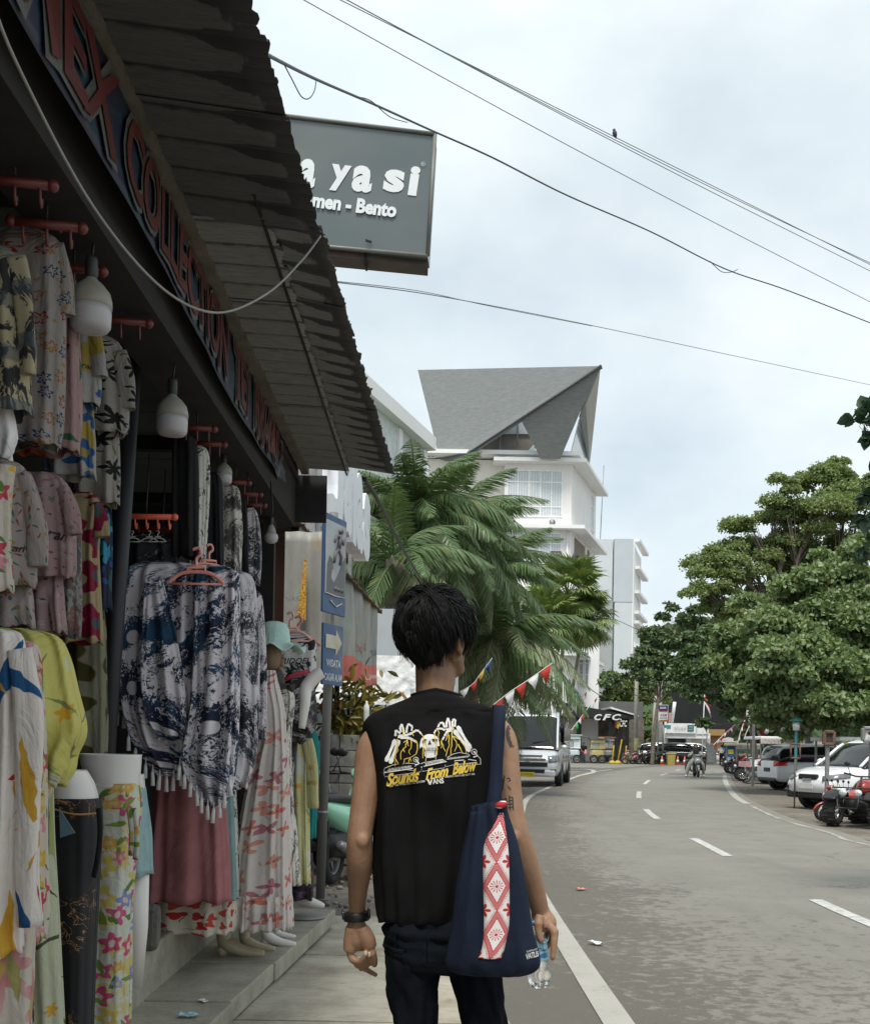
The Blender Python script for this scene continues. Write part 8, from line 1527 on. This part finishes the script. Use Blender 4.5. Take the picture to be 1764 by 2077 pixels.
for px,top,lab,ln in((1241,1512,'short yellow post, closest to the brown cart',.12),(1252.5,1500,'tallest yellow post in a round base, leaning right',.3),(1268,1513,'short yellow post closest to the scooters',.06)):
 p=at(px,1546,86.5);h_=hz(px,top,86.5)-gz(86);b=thing('yellow_post',lab,'post',(p.x,86.5,gz(86)),0,'yellow posts at the corner');mb=MB();mb.tube([(0,0,.1),(ln,0,h_)],.06,8);part('shaft',mb,YEL,b);mb=MB();mb.lathe([(.26,0),(.28,.08),(.2,.2),(.08,.26)],14);part('base',mb,YEL,b)
bn=thing('waste_bin','dirty yellow waste bin with a lid at the corner','bin',(at(1360,1546,84).x,84,gz(84)));mb=MB();mb.lathe([(.32,0),(.38,.85)],4,0,Matrix.Rotation(R(45),4,'Z'),smooth=False);mb.v=[(x*1.15,y,z)for x,y,z in mb.v];part('body',mb,mat('bin_yellow',(.36,.30,.07),.7,dirt=(.2,.16,.06)),bn);bits(bn,[('lid',(0,0,.9),(.72,.62,.1),mat('bin_lid',(.38,.33,.12),.7))])
for px,lab in((1342,'orange cone in front of the scooters, left of the yellow bin'),(1374,'red orange cone right beside the yellow bin'),(1388,'pale orange cone, last to the right of the yellow bin')):
 p=at(px,1546,83.6);b=thing('traffic_cone',lab,'cone',(p.x,83.6,gz(83)),0,'traffic cones');mb=MB();mb.box((0,0,.02),(.36,.36,.04));mb.lathe([(.14,.04),(.03,.72)],14);part('body',mb,mat('cone_orange',(.55,.12,.06),.6,var=.2),b);mb=MB();mb.lathe([(.112,.24),(.078,.42)],14);mb.v=[(x*1.06,y*1.06,z)for x,y,z in mb.v];part('band',mb,WHITE,b)
cols=[('pink',(.30,.10,.12)),('green',(.10,.32,.06)),('black',(.015,.015,.016)),('charcoal',(.05,.05,.052)),('black',(.015,.015,.016))]
for i,(px,rz,c1,c2,lab)in enumerate(((1282,195,0,1,'dark pink and green scooter at the start of the row by the pole'),(1296,200,0,2,'dark pink scooter second in the row by the pole'),(1307,215,2,3,'black scooter in the middle of the row by the pole'),(1320,220,3,2,'charcoal scooter before the thin green post'),(1331,230,2,1,'black and green scooter behind the thin green post'),(1350,240,2,2,'black scooter wedged behind the yellow bin'))):
 p=at(px,1546,86+(i%2)*.8);scooter(lab,(p.x,p.y,gz(86)),R(rz),paint(*cols[c1]),paint(*cols[c2]),'scooters before the restaurant')
def atv(label,loc,rz,c,scale=None,group='quad bikes and mini bikes'):
 b=thing('quad_bike',label,'quad bike',loc,rz,group,scale)
 for x in(-.6,.6):
  for s in(-1,1):
   w_=wheel(b,x,.28,.28,.24,8,CHROME,24);w_.matrix_local=Matrix.Translation((0,s*.42,0));mb=MB();M_=Matrix.Translation((x,s*.42,.28))@Matrix.Rotation(R(90),4,'X')
   for k in range(22):a=2*math.pi*k/22;mb.box((.278*math.cos(a),.278*math.sin(a),(.05 if k%2 else-.05)),(.03,.03,.12),0,M_,0)
   o=part('tread',mb,RUBBER,b);o.parent=w_;o.matrix_local=Matrix.Translation((0,-s*.42,0))
 part('frame',body_loft([(-.75,.32,.5,.16),(-.2,.24,.52,.2),(.3,.24,.5,.2),(.78,.34,.52,.14)]),BLACK,b);part('tank',body_loft([(-.1,.58,.76,.1),(.08,.6,.88,.15),(.26,.62,.86,.12),(.36,.62,.78,.07)]),c,b);part('seat',body_loft([(-.72,.68,.76,.1),(-.4,.62,.77,.15),(-.05,.62,.76,.1)]),BLACK,b)
 for x in(-.6,.6):
  for s in(-1,1):part('fender',body_loft([(x-.34,.48,.52,.12),(x-.2,.60,.65,.16),(x+.1,.61,.66,.16),(x+.34,.50,.54,.12)]),BLACK if x>0 else c,b,M=Matrix.Translation((0,s*.38,0)))
 mb=MB();mb.tube([(.2,-.38,1.0),(.32,-.1,.94),(.32,.1,.94),(.2,.38,1.0)],.016,6);mb.tube([(.42,0,.6),(.32,0,.95)],.02,6);part('handlebar',mb,BLACK,b)
 mb=MB();mb.tube([(.62,-.3,.45),(.98,-.22,.55),(.98,.22,.55),(.62,.3,.45)],.022,6);mb.tube([(.98,-.2,.55),(1.0,-.18,.36),(1.0,.18,.36),(.98,.2,.55)],.02,6);mb.tube([(.5,-.3,.72),(.95,-.3,.74),(.95,.3,.74),(.5,.3,.72)],.014,6);part('bumper_rack',mb,BLACK,b)
 for s in(-1,1):mb=MB();mb.ell((.86,s*.14,.64),(.05,.075,.07),nu=10,nv=7);part('headlight',mb,LAMP_GLASS,b);mb=MB();mb.tube([(.24,s*.25,.98),(.24,s*.3,1.14)],.007,5);mb.ell((.24,s*.31,1.18),(.02,.06,.045),nu=8,nv=6);part('mirror',mb,BLACK,b)
 return b
def P_(px,py):q=G(px,py);return(q.x,q.y,gz(q.y))
REDP=paint('quad_red',(.32,.025,.015));q=G(1744,1680);a1=atv('black quad bike with a red tank and big knobbly tyre, nearest of the lot',(q.x+.42,q.y+.73,gz(20)),R(228),REDP,1.0)
a2=dup(a1,(q.x+1.6,q.y+1.7,gz(21)),R(190),'second quad bike behind the nearest one, almost out of the frame')
for px,py,rz,lab in((1497,1570,175,'black quad bike at the far corner of the lot by the kerb line'),(1524,1585,170,'black quad bike with a red lamp behind the parked bicycles'),(1512,1564,182,'quad bike in the second row of the lot'),(1535,1572,176,'quad bike half hidden by the yellow mini bike'),(1505,1556,178,'farthest quad bike before the bunting')):
 q=G(px,py);dup(a1,(q.x+.3,q.y+.5,gz(q.y)),R(rz),lab)
def minibike(label,px,py,rz,c1,c2,k=.66):q=G(px,py);b=scooter(label,(q.x+.5,q.y+.3,gz(q.y)),rz,c1,c2,'quad bikes and mini bikes','mini_bike','mini bike',None,False,k);return b
minibike('small red fendered mini bike before the crossover wheel',1668,1668,R(188),REDP,BPT);minibike('small pale green mini bike next to the red one',1678,1671,R(190),paint('pale_green',(.40,.48,.32)),BPT);minibike('small white fendered mini bike next to the pale green one',1690,1675,R(186),WPT,BPT)
for px,py,col,lab in((1515,1556,(.55,.36,.03),'yellow mini bike in the crowd of bikes'),(1527,1552,(.45,.05,.03),'red mini bike behind the yellow one'),(1540,1560,(.50,.38,.05),'second yellow mini bike next to the bicycles'),(1500,1552,(.03,.10,.25),'blue mini bike at the end of the lot'),(1548,1556,(.03,.22,.20),'teal mini bike behind the small white car'),(1490,1556,(.02,.02,.02),'black motorbike first in the lot row')):
 q=G(px,py);scooter(lab,(q.x,q.y+1.5,gz(q.y)),R(175+px%17),paint('c%d'%px,col),BPT,'quad bikes and mini bikes','mini_bike','mini bike',None,False,.85)
hm=MB();hm.ell((0,0,0),(.14,.16,.14));h_=single('helmet',hm,MINT,'mint and grey helmet resting on a black quad bike','helmet');q=G(1524,1585);h_.location=(q.x+.1,q.y+.5,gz(45)+.9)
def bicycle(label,px,py,rz,c):
 q=G(px,py);b=thing('bicycle',label,'bicycle',(q.x,q.y,gz(q.y)),rz,'rental bicycles')
 for x in(-.55,.55):
  mb=MB();mb.tube([(x+.32*math.cos(k*math.pi/14),0,.33+.32*math.sin(k*math.pi/14))for k in range(29)],.02,6);w_=part('wheel',mb,RUBBER,b);mb=MB()
  for k in range(14):a=k*math.pi/7;mb.tube([(x,0,.33),(x+.31*math.cos(a),0,.33+.31*math.sin(a))],.004,3)
  part('spokes',mb,CHROME,w_)
 mb=MB();[mb.tube(z,.02,6)for z in([(-.55,0,.33),(-.1,0,.33),(-.25,0,.85),(-.55,0,.33)],[(-.1,0,.33),(.4,0,.8),(-.22,0,.75)],[(.55,0,.33),(.38,0,.95)])];part('frame',mb,c,b);mb=MB();mb.ell((-.27,0,.9),(.13,.07,.04));part('saddle',mb,BLACK,b);mb=MB();mb.tube([(.3,-.28,1.02),(.38,0,.98),(.3,.28,1.02)],.014,6);part('handlebar',mb,BLACK,b);mb=MB();mb.box((.66,0,.78),(.26,.3,.22));part('basket',mb,mat('basket_pink',(.45,.25,.27),.6),b)
bicycle('bicycle with a pink basket in front of the small white car',1540,1590,R(200),STEEL);bicycle('second bicycle directly behind the one with the pink basket',1532,1588,R(205),BPT)
Ys=11.5;HY=thing('shop_sign','large tilted grey light box sign with white rounded letters above the awning','sign',at(840,535,Ys));s0,s1,s2_,s3_=at(470,222,Ys),at(882,272,Ys-.1),at(867,520,Ys-.1),at(470,483,Ys)
t=NT('sign_film');SGF=t.set(t.ramp(t.noise(t.coord('Object',scale=(.7,1,1.2)),1.1,3,.5),[(.3,(.085,.115,.125)),(.7,(.135,.15,.15))]),.28,spec=.5)
mb=MB();mb.prism([s0,s1,s2_,s3_],(.02,.28,0));wpart('box',mb,SGF,HY)
ex=(s1-s0).normalized();ez=(s1-s2_).normalized()
for a,b in((s0,s1),(s1,s2_),(s2_,s3_)):mb=MB();mb.tube([a-Vector((0,.012,0)),b-Vector((0,.012,0))],.022,4);wpart('frame',mb,mat('sign_frame',(.16,.165,.15),.5),HY)
b0,b1=at(640,502,Ys),at(868,520,Ys);b2,b3=at(867,538,Ys),at(640,516,Ys);mb=MB();mb.prism([b0,b1,b2,b3],(0,.26,0));wpart('bottom_rail',mb,mat('rusty_rail',(.075,.065,.055),.8,dirt=(.14,.07,.04)),HY)
mb=MB();mb.prism([at(739,512,Ys-.02),at(743,512,Ys-.02),at(743,533,Ys-.02),at(739,533,Ys-.02)],(0,.2,0));wpart('bracket',mb,DARKW,HY)
for x in(560,640):p=at(x,525,Ys+.15);mb=MB();mb.box((p.x,p.y,(p.z+0)/2),(.1,.1,p.z));wpart('post',mb,STEEL,HY)
SW=mat('sign_white',(.66,.70,.72),.5,var=.03)
for ch,x0,x1,y0,y1 in(('H',525,585,300,384),('a',606,642,321,382),('y',668,711,333,388),('a',713,757,335,390),('s',777,822,343,390),('i',829,850,336,397)):
 mb=MB();p=at((x0+x1)/2,(y0+y1)/2,Ys-.1*((x0+x1)/2-470)/412-.008);add_text(mb,ch,frame(p,ex,ez),w=(x1-x0)*Ys/FPX*.93,h=(y1-y0)*Ys/FPX*.97,size=1,ext=.002,off=.045);wpart('letter',mb,SW,HY)
mb=MB();add_text(mb,'Ramen - Bento',frame(at(702,413.5,Ys-.075),ex,ez),w=206*Ys/FPX,h=30*Ys/FPX,size=1,ext=.003,off=.045);wpart('lettering',mb,SW,HY)
mb=MB();p=at(858,332,Ys-.105);mb.tube([p+(ex*math.cos(k*.42)+ez*math.sin(k*.42))*.021 for k in range(16)],.0022,4);add_text(mb,'R',frame(p,ex,ez),h=.022,size=1);wpart('registered_mark',mb,SW,HY)
mb=MB();mb.prism([at(741,484,Ys-.125),at(754,488,Ys-.125),at(753,493,Ys-.125),at(741,489,Ys-.125)],(0,.01,0));wpart('torn_patch',mb,DARKW,HY)
def wire(label,pts,r,m=None,sag=None,name='wire',nsm=8):mb=MB();mb.tube(smooth_curve([at(*p)for p in pts],nsm),r,5);return single(name,mb,m or mat('black_wire',(.03,.035,.04),.6),label,'wire','overhead wires')
wire('black twisted cable running from the awning past the grey sign',[(525,102,5),(640,160,7),(760,212,9),(870,262,10.5),(1000,320,12),(1150,396,14),(1320,470,16),(1470,545,18),(1600,590,19),(1790,665,21)],.010)
wire('thin loop of cable hanging off the twisted cable by the awning',[(572,122,5.8),(592,160,5.9),(612,196,6),(628,198,6.3),(638,182,6.7),(641,160,7)],.0035)
wire('short slack strand beside the twisted cable over the sign',[(724,196,8.2),(752,204,8.6),(790,236,9.2),(826,248,9.8)],.004);wire('short slack strand near the right end of the twisted cable',[(1440,530,17.6),(1462,550,18),(1480,552,18.2),(1496,546,18.4)],.006)
for lab,a,b,sg in(('uppermost of the parallel power wires',(640,-20),(1790,555),0),('second of the parallel power wires from the top',(650,-30),(1790,545),12),('third parallel power wire, the one with the bird',(668,-20),(1790,562),8),('lowest of the closely spaced power wires',(600,-10),(1790,625),10)):
 wire(lab,[(a[0]+(b[0]-a[0])*s,a[1]+(b[1]-a[1])*s+sg*4*s*(1-s)-(0 if sg else 6),16+10*s)for s in(0,.25,.5,.75,1)],.0075,mat('far_wire',(.12,.14,.15),.6))
wire('fine double wire crossing the sky above the hotel',[(680,572,14),(900,602,18),(1200,660,24),(1500,724,30),(1790,786,36)],.008,mat('far_wire',(.12,.14,.15),.6));wire('fine wire close under the one above the hotel',[(680,570,14.2),(850,590,17),(1000,622,20),(1200,661,24.2)],.006,mat('far_wire',(.12,.14,.15),.6))
wire('wire from the hotel down to the concrete pole',[(1095,1370-60,70),(1150,1340,74),(1200,1400,80),(1245,1410,84),(1290,1330,88)],.03)
wire('wire across the grey block to the sea almond tree',[(1200,1235,90),(1260,1262,90),(1300,1280,90),(1360,1300,90)],.025)
bd=thing('bird','small dark bird perched on a power wire','bird',at(1247,270,21));B3=lambda x,z,y=0:Vector((x*21/FPX,y,-z*21/FPX));mb=MB();mb.tube([B3(2,9),B3(0,4),B3(-1,-2),B3(-1,-6)],[.012,.042,.045,.02],8);mb.ell(B3(-2,-6.5),.03,nu=8,nv=6);mb.tube([B3(1,5),B3(3,10)],[.02,.01],5);mb.tube([B3(-2,-7),B3(-4.5,-6.5)],[.01,.002],4);part('body',mb,mat('bird_dark',(.03,.033,.04),.7),bd)
FC={'r':mat('flag_red',(.50,.035,.02),.7),'w':mat('flag_white',(.66,.66,.66),.7),'y':mat('flag_yellow',(.58,.38,.04),.7),'b':mat('flag_blue',(.02,.08,.28),.7),'g':mat('flag_green',(.03,.30,.06),.7)}
def bunting(label,pts,seq,fl,closed=True,hang=1.0,drop=.5,group='bunting strings'):
 P=smooth_curve([at(*p)for p in pts],8);root=thing('bunting',label,'bunting',P[0],0,group);mb=MB();mb.tube(P,.012*P[0].y/40+.004,4);wpart('cord',mb,WHITEC,root);n=len(P)-1;L=[0]
 for a,b in zip(P,P[1:]):L.append(L[-1]+(b-a).length)
 def pt(d):
  for i in range(n):
   if d<=L[i+1]:return P[i].lerp(P[i+1],(d-L[i])/max(1e-6,L[i+1]-L[i]))
  return P[-1]
 N=len(seq);st=L[-1]/N
 for i,ch in enumerate(seq):
  a,b=pt(i*st),pt((i+.92)*st);rr=random.Random(i*7+N);d=Vector((rr.uniform(-.2,.25),rr.uniform(-.3,.3),-1)).normalized()*fl*(st if fl<3 else 1)*hang*rr.uniform(.8,1.1);mb=MB();m_=(a+b)/2
  mb.add([a,b,b.lerp(m_+d,.55)+Vector((.02,rr.uniform(-.05,.05),0)),m_+d,a.lerp(m_+d,.55)+Vector((.02,rr.uniform(-.05,.05),0))],[(0,1,2,4),(4,2,3)],0,True);wpart('pennant',mb,FC[ch],root,solid=.004)
bunting('bunting of big white, red, yellow and blue pennants right behind the shoulder',[(932,1404,24),(958,1388,24),(975,1366,24),(998,1335,24)],'wryb',.85)
bunting('string of red and white pennants across the dark palm fronds',[(1000,1430,26.5),(1035,1403,27),(1070,1380,27.5),(1120,1345,28)],'rwrwr',.8)
bunting('multicoloured pennants, thickest string before the restaurant canopy',[(1158,1482,60),(1178,1455,60.5),(1195,1432,61),(1212,1412,61.5)],'ygwryg'+'wr',1.1);bunting('narrow red and white string beside the multicoloured one',[(1145,1468,62),(1163,1436,62.5),(1178,1416,63),(1190,1402,64)],'wrwrwr',.9);bunting('short orange, yellow and blue string closest to the van roof',[(1133,1460,63),(1145,1445,63.5),(1155,1432,64),(1168,1420,65)],'rybwr',1.0)
bunting('red and white string slanting up to the dark trees at the road end',[(1446,1512,78),(1468,1490,78),(1490,1470,77),(1508,1440,76)],'rwrwrwrwrwr',1.0);bunting('red and white string hanging steeply by the lot entrance',[(1493,1520,70),(1500,1490,70),(1512,1455,70),(1522,1435,70)],'wrwrwrwrw',1.0);bunting('second steep red and white string by the lot entrance',[(1508,1500,66),(1516,1480,66),(1526,1462,66),(1540,1448,66)],'rwrwrwr',1.0)
for px,py,Y,lab in((1524,1500,55,'red and white flag drooping from a pole above the bikes'),(1424,1440,80,'long red and white flagpole cloth by the notice board')):
 p=at(px,py,Y);fg=thing('flag',lab,'flag',(p.x,Y,gz(Y)),0,'flags on poles');h_=p.z-gz(Y)+1.2;mb=MB();mb.cyl((0,0,0),(.15,0,h_),.03,6);part('pole',mb,WHITE,fg)
 for k,ch in((0,'r'),(1,'w')):V=[(.15+(.5-.0*i)*s+.06*math.sin(i*2+s*4),.08*math.sin(i*1.5+s*5),h_-.05-k*.32-i*.32/3-s*(.9+.2*k))for i in range(4)for s in(0,.33,.66,1)];mb=MB();mb.add(V,[(i*4+j,i*4+j+1,i*4+j+5,i*4+j+4)for i in range(3)for j in range(3)],0,True);part('cloth',mb,FC[ch],fg,solid=.004)
def gazebo(label,px0,px1,py,Y,m,trim):a,b=at(px0,py,Y),at(px1,py,Y);r=thing('shade_tent',label,'shade tent',((a.x+b.x)/2,Y,gz(Y)),0,'shade tents behind the lot');h_=(a.z+b.z)/2-gz(Y);w_=(b.x-a.x);bits(r,[('roof',(0,1,h_),(w_,2.6,.14),m),('fringe',(0,-.32,h_-.16),(w_,.04,.2),trim)]);[bits(r,[('post',(x,y,h_/2),(.07,.07,h_),STEEL)])for x in(-w_/2+.1,0,w_/2-.1)for y in(0,2)]
STRF=NT('fringe_colours');STRF=STRF.set(STRF.ramp(STRF.math('FRACT',STRF.math('MULTIPLY',STRF.sep(STRF.coord('Object'))[0],.9)),[(0,(.45,.1,.15)),(.2,(.10,.30,.5)),(.4,(.5,.45,.08)),(.6,(.12,.35,.12)),(.8,(.4,.4,.42))],True),.6)
gazebo('long shade tent with a white fringed roof above the bikes',1538,1665,1498,47,WHITE,mat('fringe_grey',(.42,.36,.36),.7,var=.6,scale=14));gazebo('shade tent with a colourful edge behind the white crossover',1695,1790,1500,33,WHITE,STRF);gazebo('beige shade canopy over the first bikes of the lot',1490,1540,1511,60,mat('canopy_beige',(.42,.36,.24),.7),STEEL)
lp=thing('lamp_post','thin turquoise lamp post with a green glass shade','street lamp',(at(1613,1560,33).x,33,gz(33)));h_=hz(1613,1462,33)-gz(33);TQ=mat('turquoise_paint',(.06,.26,.30),.5);mb=MB();mb.cyl((0,0,0),(0,0,h_),.045,8);part('shaft',mb,TQ,lp);mb=MB();mb.lathe([(.21,h_-.02),(.15,h_+.06),(.04,h_+.14)],12,caps=(False,True));part('shade',mb,mat('green_glass',(.07,.26,.2),.3),lp,solid=.01);mb=MB();mb.lathe([(.1,h_-.3),(.12,h_-.05)],8);part('lantern',mb,LAMP_GLASS,lp)
for px,py,Y in((1522,1462,40),(1549,1459,38),(1554,1484,42),(1588,1482,38),(1626,1470,36)):
 p=at(px,py,Y);b=thing('hanging_bulb',{1522:'white bulb under the dark frame board',1549:'white bulb right of the dark frame board',1554:'white bulb low over the bikes',1588:'white bulb over the shade tent',1626:'white bulb beside the turquoise lamp post'}[px],'light bulb',p,0,'bulbs hanging over the lot');mb=MB();mb.ell((0,0,0),(.09,.09,.12),nu=10,nv=8);part('globe',mb,DIFF,b);mb=MB();mb.tube([(0,0,.1),(0,0,1.1)],.012,5);part('cord',mb,BLACK,b)
def board(label,px0,px1,py0,py1,Y,m,fr,py_g=None,face_m=None):a,b=at(px0,py1,Y),at(px1,py0,Y);r=thing('frame_board',label,'sign',((a.x+b.x)/2,Y,gz(Y)));w_,z0,z1=b.x-a.x,a.z-gz(Y),b.z-gz(Y);bits(r,[('panel',(0,0,(z0+z1)/2),(w_,.05,z1-z0),m),('frame',(-w_/2,-.02,(z0+z1)/2),(.08,.1,z1-z0),fr),('frame',(w_/2,-.02,(z0+z1)/2),(.08,.1,z1-z0),fr),('frame',(0,-.03,z1),(w_,.1,.08),fr),('frame',(0,-.03,z0),(w_,.1,.08),fr),('post',(0,.06,z0/2),(.09,.09,z0),STEEL)]);return r
fb=board('tall framed black advertising board hanging under the trees',1515,1545,1395,1452,41,mat('board_black',(.02,.02,.022),.4),WHITE);board('small rusty brown box sign on a thin post in front of the crossover',1670,1690,1485,1510,24.5,mat('rusty_box',(.055,.04,.03),.8,dirt=(.35,.3,.2),dirt_amt=.3),RUST);nb=board('white notice board with a dark emblem at the picture edge',1749,1790,1478,1503,22,WHITE,STEEL)
fr=MB();a,b=at(1603,1538,26.5),at(1622,1510,26.5)
for p0,p1 in(((a.x,a.z),(b.x,a.z)),((b.x,a.z),(b.x,b.z)),((b.x,b.z),(a.x,b.z)),((a.x,b.z),(a.x,a.z))):fr.tube([(p0[0],26.5,p0[1]),(p1[0],26.5,p1[1])],.025,4)
fr.tube([((a.x+b.x)/2,26.5,gz(26)),((a.x+b.x)/2,26.5,a.z)],.02,5);single('square_sign',fr,RUST,'empty rusty square sign frame in front of the hatchback','sign')
mb=MB();p=at(1760,1490,21.9);mb.ell(p+Vector((.05,0,.03)),(.05,.02,.05),nu=12,nv=8);wpart('emblem',mb,mat('emblem_dark',(.05,.02,.02),.5),nb)
